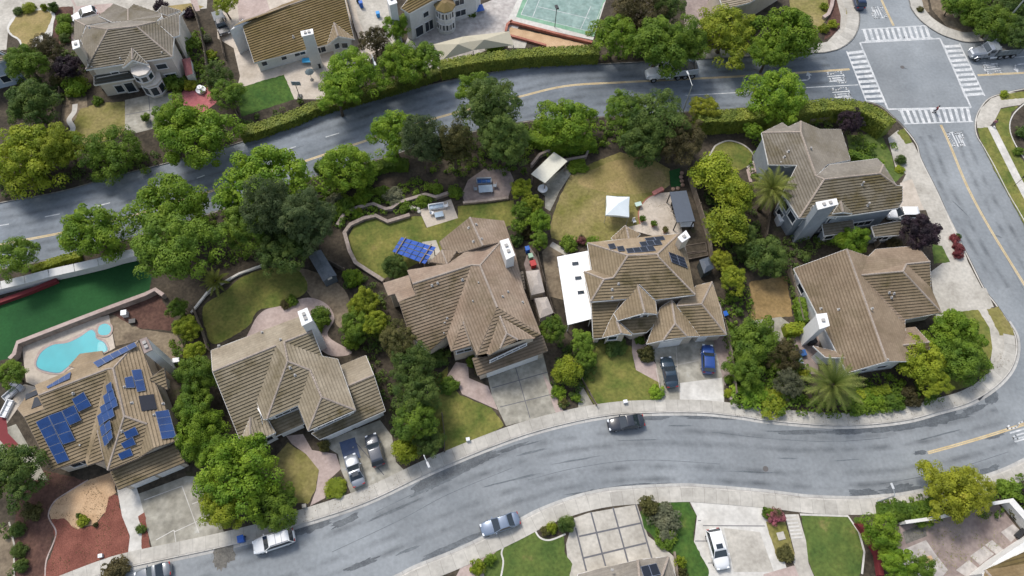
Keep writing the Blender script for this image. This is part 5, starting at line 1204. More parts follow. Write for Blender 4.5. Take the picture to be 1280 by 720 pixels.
def palm(px, py, rp, h, label, nf=44, mk='palm', droop=.5, tr=.28):
    c = P(px, py, h); root = empty('palm_tree', (c.x, c.y, BZ), label, 'palm tree'); L = rp / PPM(px, py, h)
    t = MB(); t.tube((0, 0, 0), (0, 0, h * .5), tr * 1.2, tr, 10); t.tube((0, 0, h * .5), (0, 0, h - .3), tr, tr * .95, 10); t.lathe((0, 0, h - .5), [(tr, 0), (tr * 1.7, .3), (tr * 1.2, .7), (.05, .9)], 10)
    me = t.mesh('trunk', smooth=True); me.materials.append(barkm); place(me, 'trunk', root, (0, 0, 0))
    mb = MB()
    for i in range(nf):
        a = i * 2.39996; el = math.radians(78 - 95 * (i / nf) + R.uniform(-6, 6)); l = L * R.uniform(.85, 1.08); sd = Vector((-math.sin(a), math.cos(a), 0)); p = Vector((0, 0, h)); prev = None
        for j in range(13):
            u = j / 12; e2 = el - droop * 1.7 * u * u
            w = l * .15 * math.sin(math.pi * min(1, .12 + u * .9)) ** .7
            d = Vector((math.cos(a) * math.cos(e2), math.sin(a) * math.cos(e2), math.sin(e2)))
            if j: 
                p = p + d * (l / 12)
                for sg in (-1, 1):
                    for q_ in range(2):
                        b0 = p - d * (l / 24) * q_; tip = b0 + sd * sg * w * R.uniform(.85, 1.1) + d * w * .75 - Vector((0, 0, w * .35))
                        k = len(mb.v); wd = d * .065; mb.v += [b0 - wd, b0 + wd, tip]; mb.f.append((k, k + 1, k + 2))
                mb.tube(p - d * l / 12, p, .03, .02, 4, False)
    me = mb.mesh('crown'); me.materials.append(LM[mk]); place(me, 'crown', root, (0, 0, 0)); return root

R.seed(5)
TREES = [
 # px, py, radius px, height m, shape, leaf, label
 (38, 202, 54, 8.5, 'broad', 'lime', 'large yellow-green street tree on the north side of the avenue at the left edge'),
 (78, 182, 30, 7.5, 'broad', 'lime', 'smaller yellow-green street tree right of the large one at the left edge'),
 (142, 197, 43, 6, 'fine', 'mid', 'loose mid-green street tree below the dry lawn of the bay-window house'),
 (222, 148, 30, 7, 'broad', 'bright', 'bright green tree touching the brick-red patio at its left'),
 (250, 172, 46, 8.5, 'broad', 'bright', 'big bright green tree below the brick-red patio beside the avenue'),
 (272, 96, 22, 6, 'fine', 'dark', 'narrow dark green tree along the fence left of the mossy-roof house drive'),
 (286, 118, 22, 6.5, 'fine', 'mid', 'mid-green tree at the left end of the rich green rectangular lawn'),
 (40, 132, 34, 7.5, 'broad', 'dark', 'dark green tree beside the pale blue wall at the left edge'),
 (32, 78, 26, 6.5, 'broad', 'mid', 'green tree above the pale blue-walled house at the left edge'),
 (58, 62, 22, 6, 'fine', 'brown', 'brownish dark tree between dry oval lawn and bay-window house chimney'),
 (88, 84, 20, 5, 'broad', 'purple', 'dark purple-leaved tree at the foot of the bay-window house chimney'),
 (280, 4, 15, 5, 'broad', 'lime', 'yellow-green tree at the top edge above the black pickup'),
 (443, 94, 37, 9, 'broad', 'bright', 'bright street tree just left of the leaning lamp post on the avenue'),
 (420, 115, 26, 8, 'broad', 'bright', 'bright green street tree at the right end of the low clipped hedge'),
 (502, 80, 34, 8.5, 'broad', 'bright', 'bright green street tree right of the leaning avenue lamp post'),
 (530, 72, 24, 8, 'broad', 'mid', 'green street tree at the left end of the fawn canopy roof'),
 (468, 52, 22, 6, 'fine', 'brown', 'brown-leaved tree beside the small gable of the mossy-roof house'),
 (495, 34, 19, 6, 'broad', 'bright', 'drooping light green tree at the corner of the white house'),
 (768, 44, 31, 8.5, 'broad', 'bright', 'bright green street tree at the right corner of the sport court'),
 (824, 58, 43, 10, 'broad', 'mid', 'big green street tree hanging over the white dump truck'),
 (856, 52, 34, 9.5, 'broad', 'mid', 'green street tree above the rear of the white dump truck'),
 (800, 14, 40, 10, 'fine', 'brown', 'large dark brownish tree at the top edge behind the sport court'),
 (835, 8, 24, 9, 'fine', 'dark', 'dark tree at the top edge left of the brown driveway'),
 (905, 44, 40, 8, 'broad', 'lime', 'yellow-green street tree below the cream house corner'),
 (985, 45, 46, 8.5, 'broad', 'bright', 'large bright round street tree at the north-west corner of the crossing'),
 (962, 66, 26, 7, 'broad', 'bright', 'bright green street tree tucked left below the crossing corner tree'),
 (968, 120, 40, 8, 'broad', 'bright', 'bright green round street tree on the south side of the avenue near the crossing'),
 (18, 322, 28, 7, 'broad', 'mid', 'green tree at the left edge above the white wall of the turf yard'),
 (117, 292, 43, 8, 'broad', 'bright', 'bright green round street tree above the white wall of the turf yard'),
 (210, 262, 50, 10, 'broad', 'bright', 'bright green street tree with a bigger full crown growing below it'),
 (222, 310, 52, 13, 'broad', 'mid', 'big full-crowned tree at the right end of the white turf-yard wall'),
 (330, 230, 60, 11, 'broad', 'bright', 'big bright green street tree behind the group of dark pines'),
 (345, 262, 40, 14, 'pine', 'pine', 'left dark pine of the clump above the grey shed'),
 (384, 276, 38, 14, 'pine', 'pine', 'right dark pine of the clump above the grey shed'),
 (352, 314, 36, 8, 'broad', 'dark', 'lowest dark conifer of the clump left of the grey shed'),
 (308, 282, 36, 9, 'broad', 'mid', 'dark green tree on the left of the pine clump'),
 (432, 210, 37, 7.5, 'broad', 'bright', 'bright street tree standing alone between pine clump and evergreen row'),
 (492, 168, 34, 8.5, 'broad', 'bright', 'bright green tree at the left end of the dark evergreen row'),
 (530, 178, 33, 13, 'pine', 'pine', 'dark pine second in the evergreen row above the tan patio'),
 (568, 184, 29, 11, 'pine', 'olive', 'olive-brown tree in the middle of the evergreen row'),
 (596, 112, 26, 10, 'broad', 'bright', 'bright leafy top behind the tallest dark evergreen'),
 (612, 145, 42, 14, 'pine', 'dark', 'tallest dark evergreen at the right end of the row'),
 (630, 178, 34, 12, 'pine', 'dark', 'dark evergreen just below the tallest one, above the blue-seat patio'),
 (710, 155, 38, 8, 'broad', 'bright', 'bright green tree between dark evergreens and the dark clump on the avenue'),
 (782, 138, 28, 9, 'broad', 'mid', 'green tree at the top left of the dark clump by the round lawn'),
 (818, 152, 46, 10.5, 'fine', 'dark', 'large dark tree at the centre of the clump above the round lawn'),
 (852, 174, 36, 9, 'fine', 'brown', 'brown-green tree at the right of the clump above the round lawn'),
 (802, 180, 32, 8, 'broad', 'dark', 'dark tree at the lower edge of the clump above the round lawn'),
 (880, 136, 19, 5, 'broad', 'yellow', 'bright yellow-leaved tree on the avenue edge'),
 (942, 163, 13, 3.5, 'broad', 'bright', 'small bright green tree between clipped hedge and grey house'),
 (894, 218, 31, 7, 'ball', 'lime', 'round yellow-green tree below the small round lawn'),
 (918, 245, 24, 7, 'ball', 'lime', 'yellow-green round tree in the middle of the dark pergola fence row'),
 (908, 283, 28, 7, 'ball', 'lime', 'yellow-green tree right of the dark pergola roof'),
 (902, 325, 15, 4, 'broad', 'yellow', 'small yellow tree left of the dark gap beside the curved-gable house'),
 (916, 350, 18, 4.5, 'broad', 'lime', 'yellow-green tree at the head of the parched square lawn'),
 (955, 320, 30, 5.5, 'broad', 'dark', 'dull dark tree between grey house and parched square lawn'),
 (930, 300, 22, 5, 'fine', 'dark', 'dark loose tree below the fan palm'),
 (1064, 152, 19, 5.5, 'fine', 'purple', 'dark purple tree inside the curved corner hedge'),
 (1150, 290, 27, 6.5, 'broad', 'purple', 'blackish-purple tree beside the drive of the corner house'),
 (1062, 302, 24, 4.5, 'broad', 'bright', 'bright green tree between the grey house and the corner house'),
 (235, 410, 17, 4, 'broad', 'lime', 'yellow-green tree right of the red-brown soil bed by the pool'),
 (222, 384, 14, 4, 'broad', 'mid', 'dark green small tree at the top of the red-brown soil bed'),
 (248, 470, 27, 6, 'broad', 'mid', 'mid-green tree between solar house and gabled house'),
 (242, 440, 14, 4, 'broad', 'lime', 'small yellow-green tree by the timber fence below the curved lawn'),
 (252, 540, 37, 6.5, 'broad', 'bright', 'bright tree above the biggest front tree of the solar house drive'),
 (242, 505, 27, 6, 'broad', 'mid', 'mid-green tree in the middle of the chain between solar house and gabled house'),
 (270, 568, 30, 6.5, 'broad', 'bright', 'bright tree joining the chain to the biggest front tree'),
 (300, 597, 53, 8, 'broad', 'bright', 'biggest bright green front tree right of the solar house drive'),
 (284, 632, 35, 6.5, 'broad', 'lime', 'yellow-green front tree beside the blue bin'),
 (343, 632, 31, 4.5, 'broad', 'mid', 'green front tree at the edge of the small dry lawn'),
 (455, 380, 22, 5, 'broad', 'lime', 'yellow-green tree left of the hipped house'),
 (448, 408, 22, 5, 'broad', 'mid', 'green tree below the yellow-green one left of the hipped house'),
 (468, 402, 18, 5.5, 'broad', 'lime', 'bright lime tree against the west roof edge of the hipped house'),
 (498, 425, 26, 8, 'fine', 'olive', 'half-bare greyish tree with dead branches between two houses'),
 (515, 455, 32, 8, 'fine', 'dark', 'dark conifer at the top of the front row between two houses'),
 (522, 492, 30, 8, 'fine', 'dark', 'dark conifer in the middle of the front row between two houses'),
 (520, 525, 28, 7, 'broad', 'mid', 'green tree near the kerb end of the row between two houses'),
 (538, 550, 20, 4.5, 'broad', 'dark', 'dark leafy tree beside the fence of the curved front lawn'),
 (508, 562, 19, 4, 'ball', 'lime', 'round yellow-green tree by the lamp at the gabled house drive'),
 (15, 594, 46, 8, 'broad', 'dark', 'big dark green tree at the left edge below the solar house'),
 (12, 466, 20, 4.5, 'broad', 'mid', 'dark green round tree at the left edge of the pool deck'),
 (692, 412, 19, 5, 'broad', 'mid', 'green tree left of the flat white patio roof end'),
 (728, 425, 15, 4, 'broad', 'mid', 'narrow green tree at the end of the white patio roof'),
 (734, 447, 14, 3.5, 'broad', 'mid', 'small green tree at the left corner of the square front lawn'),
 (710, 464, 20, 4, 'ball', 'lime', 'round light green tree between two front drives'),
 (652, 238, 15, 4, 'broad', 'lime', 'topmost light green tree of the column by the cream pergola'),
 (652, 262, 14, 4, 'broad', 'mid', 'mid-green tree on the west side of the fence column'),
 (666, 254, 15, 4, 'broad', 'lime', 'lime tree right of the round white table'),
 (673, 276, 16, 4, 'broad', 'bright', 'vivid green tree by the garden fence left of the round lawn'),
 (674, 300, 14, 3.5, 'broad', 'mid', 'lowest green tree of the column left of the round lawn'),
 (648, 282, 11, 3, 'broad', 'mid', 'dark green small tree by the fence right of the tan roof'),
 (493, 333, 17, 3.2, 'broad', 'dark', 'round dark green tree beside the blue frame roof'),
 (945, 434, 37, 5, 'broad', 'mid', 'bushy mid-green tree in front of the concrete pad'),
 (930, 462, 24, 4.5, 'broad', 'mid', 'green tree at the edge of the wide front drive'),
 (978, 445, 26, 4.5, 'fine', 'brown', 'brownish tree beside the small back patio'),
 (985, 480, 22, 4, 'fine', 'grey', 'greyish twiggy tree left of the big date palm'),
 (1155, 455, 35, 5.5, 'broad', 'lime', 'lime tree in front of the small porch roof on the corner'),
 (1192, 422, 38, 5.5, 'broad', 'bright', 'bright tree on the corner lawn'),
 (1200, 450, 37, 5.5, 'broad', 'mid', 'mid-green tree on the corner lawn nearest the sidewalk'),
 (1168, 478, 20, 4.5, 'broad', 'lime', 'lime tree low against the corner sidewalk'),
 (1186, 612, 40, 6.5, 'broad', 'yellow', 'big golden-yellow tree shading the sunken brown patio'),
 (1215, 612, 30, 6, 'fine', 'yellow', 'sparse golden tree on the right of the big golden one'),
 (1100, 664, 25, 5, 'broad', 'bright', 'bright green tree beside the red retaining wall'),
 (1122, 705, 26, 5, 'broad', 'bright', 'bright green tree at the bottom edge below the red retaining wall'),
 (1155, 712, 16, 4, 'broad', 'mid', 'green tree at the bottom edge beside the pale patio'),
 (1215, 12, 26, 5, 'broad', 'mid', 'green tree by the pink wall at the top right'),
 (1240, 30, 28, 6, 'broad', 'mid', 'green tree directly above the grey dump truck'),
 (1268, 12, 30, 6, 'broad', 'dark', 'dark tree in the top right corner'),
 (1275, 42, 24, 6, 'broad', 'dark', 'dark tree at the right edge above the grey dump truck'),
 (1190, 6, 14, 4, 'broad', 'mid', 'small green tree beside the bare soil corner at the top'),
]
for t in TREES: tree(*t)
SHR = [
 (80, 24, 9, 1.6, 'mid', 'upper of the two clipped round bushes on red soil'), (80, 36, 9.5, 1.6, 'bright', 'lower of the two clipped round bushes on red soil'), (81, 48, 7, 1.3, 'dark', 'dark bush below the two clipped round ones'),
 (66, 9, 6, 2, 'dark', 'dark upright bush at the corner of the dry oval lawn'), (23, 14, 6, 1, 'dark', 'dark low bush left of the yellow clipped row'), (36, 10, 8, 1.2, 'lime', 'long yellow-green clipped bush above the dry oval lawn'), (55, 9, 4, 1.2, 'lime', 'short yellow-green clipped bush above the dry oval lawn'),
 (72, 100, 9, 1.8, 'olive', 'olive round bush below the purple tree'), (95, 108, 14, 2.4, 'bright', 'bright green bush beside the curved white path'), (122, 126, 6, 1.2, 'mid', 'small green bush at the house corner above the dry lawn'), (218, 104, 13, 2.2, 'mid', 'dark bush at the corner of the gridded patio'), (237, 106, 8, 1.4, 'yellow', 'yellow flowering bush beside the brick-red patio'), (228, 58, 11, 3, 'mid', 'green bush in the gap beside the bay-window house'), (236, 16, 7, 1.6, 'purple', 'purple bush at the upper right corner of the bay-window house'), (200, 8, 8, 1.6, 'purple', 'purple bush at the top edge behind the bay-window house'), (264, 68, 6, 1.4, 'lime', 'lime bush at the top of the dark fence-line trees'), (258, 48, 6, 1.3, 'grey', 'pale bush between fence and black pickup'),
 (590, 16, 6, 1, 'mid', 'low green bush by the bay of the white house'), (618, 56, 12, 2.2, 'bright', 'bright bush overlapping the fawn canopy'),
 (1030, 36, 6, 1.2, 'lime', 'lime bush along the curved red bed'), (1041, 30, 6, 1.2, 'lime', 'upper lime bush along the corner sidewalk'), (1030, 8, 5, 1.0, 'lime', 'small lime bush at the top of the corner lawn'),
 (528, 251, 8, 1.5, 'mid', 'round clipped bush at the corner of the tan patio'), (430, 258, 12, 2, 'mid', 'leafy bush on the terrace below the lone street tree'), (452, 246, 10, 2, 'bright', 'bright bush on the upper terrace'), (420, 250, 9, 2, 'grey', 'grey-green bush at the left end of the terraces'), (492, 245, 12, 1.6, 'grey', 'grey-green spiky bush in the middle terrace'), (478, 240, 9, 1.4, 'mid', 'green bush left of the grey spiky one'), (505, 262, 6, 1, 'mid', 'small green bush by the white stones'), (447, 268, 6, 1.2, 'bright', 'small bright bush at the lower terrace'), (545, 236, 8, 1.6, 'mid', 'green bush left of the stone patio'), (570, 240, 9, 1.8, 'mid', 'green bush against the stone patio'), (448, 265, 5, 1, 'lime', 'tiny lime bush on the lower terrace'),
 (440, 347, 12, 2.2, 'bright', 'bright bush right of the grey shed'), (399, 396, 14, 2.2, 'mid', 'bush growing beside the tall white chimney'), (392, 408, 10, 2, 'mid', 'lower bush beside the tall white chimney'), (365, 376, 7, 1.2, 'mid', 'small dark bush at the upper edge of the curved patio'), (357, 381, 6, 1.0, 'brown', 'brownish bush at the upper edge of the curved patio'), (440, 425, 12, 2, 'mid', 'bush between gabled house and half-bare tree'),
 (722, 208, 12, .8, 'bright', 'low bright green patch beside the cream pergola'), (712, 305, 11, 1.6, 'mid', 'bush against the upper end of the white patio roof'), (727, 300, 6, 1.4, 'pink', 'pink flowering bush by the round lawn'), (742, 304, 9, 1.2, 'mid', 'green bush between pink bush and tan roof'), (662, 292, 8, 1.4, 'brown', 'brown bush beside the recycling bins'), (645, 300, 8, 1.4, 'dark', 'dark bush right of the hipped roof'),
 (808, 442, 10, 1.8, 'olive', 'flowering bush at the garage corner of the curved-gable house'), (800, 425, 6, 1.2, 'mid', 'green bush at the entry path of the curved-gable house'), (820, 490, 9, .9, 'bright', 'bright low bush at the corner of the square front lawn'), (768, 432, 14, 1, 'dark', 'dark bush under the small front gable'), (698, 490, 9, 1.4, 'bright', 'bright bush below the round light green tree'), (704, 503, 6, 1, 'olive', 'olive bush nearest the sidewalk between two drives'), (720, 497, 6, 1, 'mid', 'green bush right of the olive one between two drives'), (640, 422, 7, 1.2, 'mid', 'green bush at the right corner of the hipped house garage'),
 (602, 460, 9, 1.2, 'olive', 'olive bush at the left corner of the hipped house garage'), (590, 452, 7, 1.2, 'mid', 'green bush left of the olive garage bush'), (562, 482, 11, 1.3, 'mid', 'green bush at the bend of the pink front path'), (545, 445, 14, 1.6, 'dark', 'dark bush under the hipped house front wall'), (405, 557, 7, 1.3, 'olive', 'bush at the left garage corner of the gabled house'), (419, 610, 13, .8, 'lime', 'low clipped lime bush inside the teardrop bed'),
 (911, 474, 6, 1.2, 'mid', 'upper small bush at the right of the wide front drive'), (911, 492, 6, 1, 'lime', 'lime ball bush at the right of the wide front drive'), (940, 492, 20, 1.6, 'bright', 'wide bright bush along the sidewalk'), (965, 502, 18, 1.4, 'lime', 'lime bush along the sidewalk left of the date palm'), (1003, 468, 8, 1.6, 'yellow', 'yellow-green bush by the date palm'), (1090, 497, 16, 1.5, 'bright', 'bright bush right of the date palm'), (1115, 500, 14, 1.4, 'mid', 'green bush along the corner sidewalk'), (1138, 495, 13, 1.6, 'brown', 'reddish-brown bush by the corner sidewalk'), (1075, 503, 14, 1.3, 'mid', 'green bush against the sidewalk at the foot of the palm'),
 (1126, 200, 6.5, 1.2, 'dark', 'clipped dark ball bush on the corner path'), (1125, 212, 6, .5, 'lime', 'flat lime cushion below the clipped ball'), (1193, 298, 6, .9, 'red', 'upper red bush by the cross-street kerb'), (1198, 310, 7, .9, 'red', 'middle red bush by the cross-street kerb'), (1197, 318, 6, .9, 'red', 'lower red bush by the cross-street kerb'), (1197, 296, 4, 1, 'dark', 'dark bush beside the red ones'), (1118, 305, 9, 1.4, 'brown', 'bare brown bush above the corner house roof'), (1090, 215, 10, 1.2, 'mid', 'bush on the green lawn of the grey house'),
 (708, 655, 10.5, 2, 'dark', 'dark round bush at the corner of the lower green lawn'), (690, 660, 7, 1, 'lime', 'lime bush in the edged bed'), (681, 664, 6, .8, 'olive', 'olive low bush in the edged bed'), (810, 632, 12, 2, 'olive', 'olive bush at the right of the gridded drive'), (831, 648, 19, 1.8, 'grey', 'silvery grey bush beside the rich green lawn'), (832, 672, 13, 1.2, 'mid', 'green bush below the silvery one'), (850, 702, 7, 1.4, 'lime', 'lime bush at the bottom right of the small solar roof'), (853, 715, 6, 1.2, 'olive', 'olive bush at the bottom edge'), (968, 645, 10, 1.4, 'pink', 'pink flowering bush by the steps'), (982, 692, 10, 1, 'olive', 'low bush at the foot of the narrow lawn'), (960, 641, 7, 1.2, 'mid', 'green bush left of the pink flowering one'),
 (597, 710, 9, 1.4, 'lime', 'lime bush at the bottom edge left of the lower green lawn'), (612, 700, 7, 1.2, 'mid', 'green bush at the left edge of the lower green lawn'),
 (22, 662, 9, 1.3, 'dark', 'topmost clipped bush of the left-edge row'), (24, 688, 9.5, 1.3, 'dark', 'middle clipped bush of the left-edge row'), (27, 707, 8, 1.3, 'dark', 'third clipped bush of the left-edge row'), (40, 640, 11, 1.5, 'olive', 'olive bush below the big dark tree'), (104, 651, 7, .9, 'lime', 'lime cushion on the tan gravel'), (99, 645, 3.5, .8, 'dark', 'small dark bush on the tan gravel'), (177, 661, 6, .9, 'dark', 'small dark bush in the strip beside the drive'), (120, 656, 3, .5, 'olive', 'tiny bush on the red mulch edge'), (145, 712, 16, 1.6, 'brown', 'reddish bush at the bottom edge by the sidewalk'), (173, 573, 6, 1, 'brown', 'small brown bush at the garage end'),
 (1150, 642, 14, 1.6, 'mid', 'bush between golden tree and sidewalk'), (1125, 640, 12, 1.4, 'mid', 'bush along the sidewalk left of the golden tree'), (1262, 612, 14, 1.8, 'mid', 'bush right of the golden tree'), (1282, 618, 12, 1.8, 'purple', 'purple bush at the right edge'), (1270, 640, 9, 1.2, 'olive', 'olive bush outside the white patio wall'),
 (1150, 12, 4, .7, 'olive', 'small tuft on the bare corner soil'), (1255, 118, 5, .7, 'lime', 'small lime tuft at the east corner'), (1278, 165, 8, 1.4, 'dark', 'dark bush in the edged corner bed'), (1272, 190, 6, 1, 'mid', 'green bush in the edged corner bed'),
]
for s_ in SHR: shrub(*s_[:5], s_[5], proto='ball' if ('clipped' in s_[5] or 'ball' in s_[5] or 'round bush' in s_[5]) else 'bush')
hedge([(300, 166), (330, 158), (362, 147), (392, 134)], 2.0, 1.7, 'hedge', 'low yellow-green clipped hedge below the rich green lawn')
hedge([(392, 134), (430, 124), (465, 114), (510, 101), (548, 88)], 1.8, 1.7, 'hedge', 'mid-height hedge behind the street trees between the two clipped hedges')
hedge([(550, 84), (590, 76), (640, 70), (690, 66), (748, 64)], 2.0, 2.6, 'hedge', 'tall clipped hedge along the avenue below the fawn canopy and sport court')
hedge([(872, 148), (920, 146), (985, 139), (1040, 133), (1075, 136), (1100, 148), (1112, 158)], 2.4, 3.3, 'hedge', 'long clipped hedge curving round the crossing corner')
hedge([(1060, 190), (1085, 200), (1105, 206)], 1.2, 1.0, 'mid', 'low dark hedge inside the curved corner hedge')
hedge([(395, 205), (440, 220), (480, 205), (510, 205)], 1.6, 1.6, 'mid', 'dark hedge above the terraces beside the avenue')
hedge([(40, 338), (75, 325), (100, 318)], 1.2, 1.0, 'lime', 'low yellow-green hedge outside the white turf-yard wall')
hedge([(982, 412), (1006, 409)], 1.6, 1.6, 'lime', 'short clipped hedge by the white chimney of the corner house')
hedge([(1000, 372), (1004, 402)], 1.4, 1.4, 'mid', 'narrow green hedge along the white west wall')
hedge([(660, 168), (700, 182), (745, 178)], 2, 1.6, 'bright', 'rough green hedge between evergreens and dark clump')
hedge([(1098, 636), (1130, 638), (1165, 630)], 1.4, 1.0, 'mid', 'low hedge between sidewalk and white patio wall')
hedge([(1072, 494), (1092, 490), (1112, 486)], 1.2, 1.2, 'lime', 'low lime hedge below the white gable wall')
R.seed(9)
cover('undergrowth', [(0, 252), (100, 232), (225, 198), (320, 168), (400, 138), (380, 125), (300, 150), (200, 185), (100, 205), (0, 225)], .5, .3, .9, 'dark', 'dark undergrowth below the left avenue trees')
cover('undergrowth', [(400, 130), (545, 98), (640, 82), (760, 76), (1000, 62), (990, 40), (760, 60), (640, 76), (545, 90), (400, 120)], .45, .3, .8, 'mid', 'undergrowth along the north kerb of the avenue')
cover('undergrowth', [(160, 305), (377, 232), (475, 205), (660, 156), (890, 142), (890, 165), (760, 190), (640, 205), (500, 225), (380, 300), (240, 350)], .95, .3, 1.0, 'mid', 'undergrowth under the trees south of the avenue')
cover('undergrowth', [(405, 230), (520, 215), (560, 235), (530, 262), (440, 275), (425, 290), (400, 260)], 1.1, .25, .7, 'mid', 'terrace planting behind the low stone walls')
cover('undergrowth', [(225, 380), (260, 430), (255, 500), (280, 560), (240, 560), (225, 500), (212, 440)], 1.0, .3, 1.2, 'mid', 'dense planting between solar house and gabled house')
cover('undergrowth', [(425, 345), (470, 350), (500, 430), (560, 445), (545, 540), (500, 575), (480, 500), (440, 420)], .9, .3, 1.2, 'dark', 'dense planting between gabled house and hipped house')
cover('undergrowth', [(882, 215), (940, 240), (950, 300), (930, 345), (905, 350), (880, 270)], 1.1, .3, 1.2, 'dark', 'dense planting right of the dark pergola')
cover('undergrowth', [(905, 395), (990, 420), (1010, 470), (1080, 505), (1060, 522), (960, 518), (912, 505)], 1.3, .3, 1.3, 'mid', 'dense front planting below the corner house')
cover('undergrowth', [(1060, 470), (1150, 470), (1180, 500), (1150, 508), (1060, 522)], 1.3, .3, 1.1, 'mid', 'dense planting below the white gable wall')
cover('undergrowth', [(700, 425), (745, 430), (742, 470), (725, 505), (700, 510), (690, 470)], 1.3, .2, .7, 'dark', 'planting strip between two front drives')
cover('undergrowth', [(945, 300), (1010, 295), (1055, 300), (1000, 330), (990, 372), (975, 345), (940, 345)], 1.2, .3, 1.0, 'dark', 'dark planting between grey house and corner house')
cover('undergrowth', [(885, 365), (935, 350), (940, 402), (945, 420), (905, 425), (893, 390)], 1.2, .3, 1.1, 'mid', 'planting between the wide drive fence and the parched lawn')
cover('undergrowth', [(985, 345), (1000, 372), (1008, 408), (992, 408), (990, 380)], 1.2, .2, .6, 'mid', 'narrow planting along the white west wall of the corner house')
cover('undergrowth', [(1060, 175), (1118, 172), (1128, 190), (1108, 185), (1075, 195)], 1.0, .2, .6, 'mid', 'low growth inside the corner hedge')
cover('undergrowth', [(940, 170), (975, 160), (955, 215), (945, 235), (935, 205)], 1.0, .3, .9, 'mid', 'growth between the small round lawn and the grey house')
cover('undergrowth', [(560, 215), (640, 200), (660, 215), (640, 225), (600, 205), (575, 225)], .9, .3, .9, 'mid', 'growth behind the stone patio')
cover('undergrowth', [(1200, 35), (1300, 44), (1300, -20), (1205, -20)], 1.2, .4, 1.4, 'dark', 'dense growth in the top right corner')
cover('undergrowth', [(15, 60), (70, 60), (110, 75), (100, 118), (60, 145), (15, 150), (14, 90)], 1.1, .3, 1.2, 'dark', 'dark planting left of the bay-window house')
cover('undergrowth', [(232, 30), (262, 40), (290, 115), (262, 130), (240, 100)], 1.0, .3, 1.0, 'mid', 'planting along the fence left of the mossy-roof house')
cover('undergrowth', [(1095, 628), (1240, 604), (1290, 590), (1290, 640), (1180, 650), (1100, 648)], .9, .2, .8, 'mid', 'planting between sidewalk and sunken patio')
cover('undergrowth', [(0, 615), (48, 610), (55, 640), (20, 650), (30, 720), (0, 720)], .25, .2, .6, 'dark', 'sparse planting at the bottom left edge')
cover('undergrowth', [(890, 140), (1060, 140), (1115, 175), (1090, 205), (1050, 180), (950, 160), (890, 165)], .35, .3, .7, 'dark', 'shaded growth behind the curved corner hedge')
palm(964, 238, 34, 5.5, 'yellow-green fan palm beside the grey house', 42, 'fan', droop=.7)
palm(1040, 482, 42, 4.2, 'big date palm with spreading fronds by the sidewalk', 44, droop=.5, tr=.4)
palm(270, 352, 20, 1.0, 'low spiky agave-like palm above the curved lawn', 24, 'fan', droop=.5, tr=.15)
# ---------------------------------------------------------------- vehicles
rubber = plain('rubber', (.02, .02, .02), .8); rim_m = plain('wheel_rim', (.5, .5, .52), .35, metal=.7)
lampw = plain('headlight', (.75, .78, .8), .1, spec=.8); lampr = plain('tail_light', (.35, .015, .015), .2); black_t = plain('black_trim', (.025, .025, .027), .5)
cglass = plain('car_glass', (.02, .028, .036), .05, spec=.8)
PAINT = {k: plain('paint_' + k, c, r, mt, 1., .04) for k, c, r, mt in (('black', (.018, .022, .03), .25, 0), ('silver', (.26, .28, .31), .3, .4), ('charcoal', (.05, .058, .075), .3, .2), ('white', (.74, .74, .73), .35, 0), ('steel', (.20, .245, .32), .3, .4), ('teal', (.022, .042, .062), .25, .2), ('blue', (.011, .05, .215), .28, .1), ('navy', (.018, .035, .085), .25, .2), ('grey', (.17, .185, .20), .3, .3))}
def wheel(root, x, y, r, w=.2):
    t = MB(); t.tube((x, y - w / 2, r), (x, y + w / 2, r), r, n=16); o = t.build('wheel', rubber); o.data.transform(Matrix.Translation((0, 0, 0))); o.parent = root
    s = 1 if y > 0 else -1
    m = MB().tube((x, y + s * w * .4, r), (x, y + s * w * .54, r), r * .62, r * .55, 10).build('rim', rim_m); m.parent = o
def lpart(mb, name, m, root, **k):
    o = mb.build(name, m, None, **k); o.parent = root; return o
def loft(secs):
    mb = MB(); n = len(secs[0])
    for s in secs: mb.v += [Vector(p) for p in s]
    for i in range(len(secs) - 1):
        for j in range(n - 1):
            a = i * n + j; mb.f.append((a, a + 1, a + n + 1, a + n))
    mb.f.append(tuple(range(n - 1, -1, -1))); k = (len(secs) - 1) * n; mb.f.append(tuple(range(k, k + n)))
    return mb
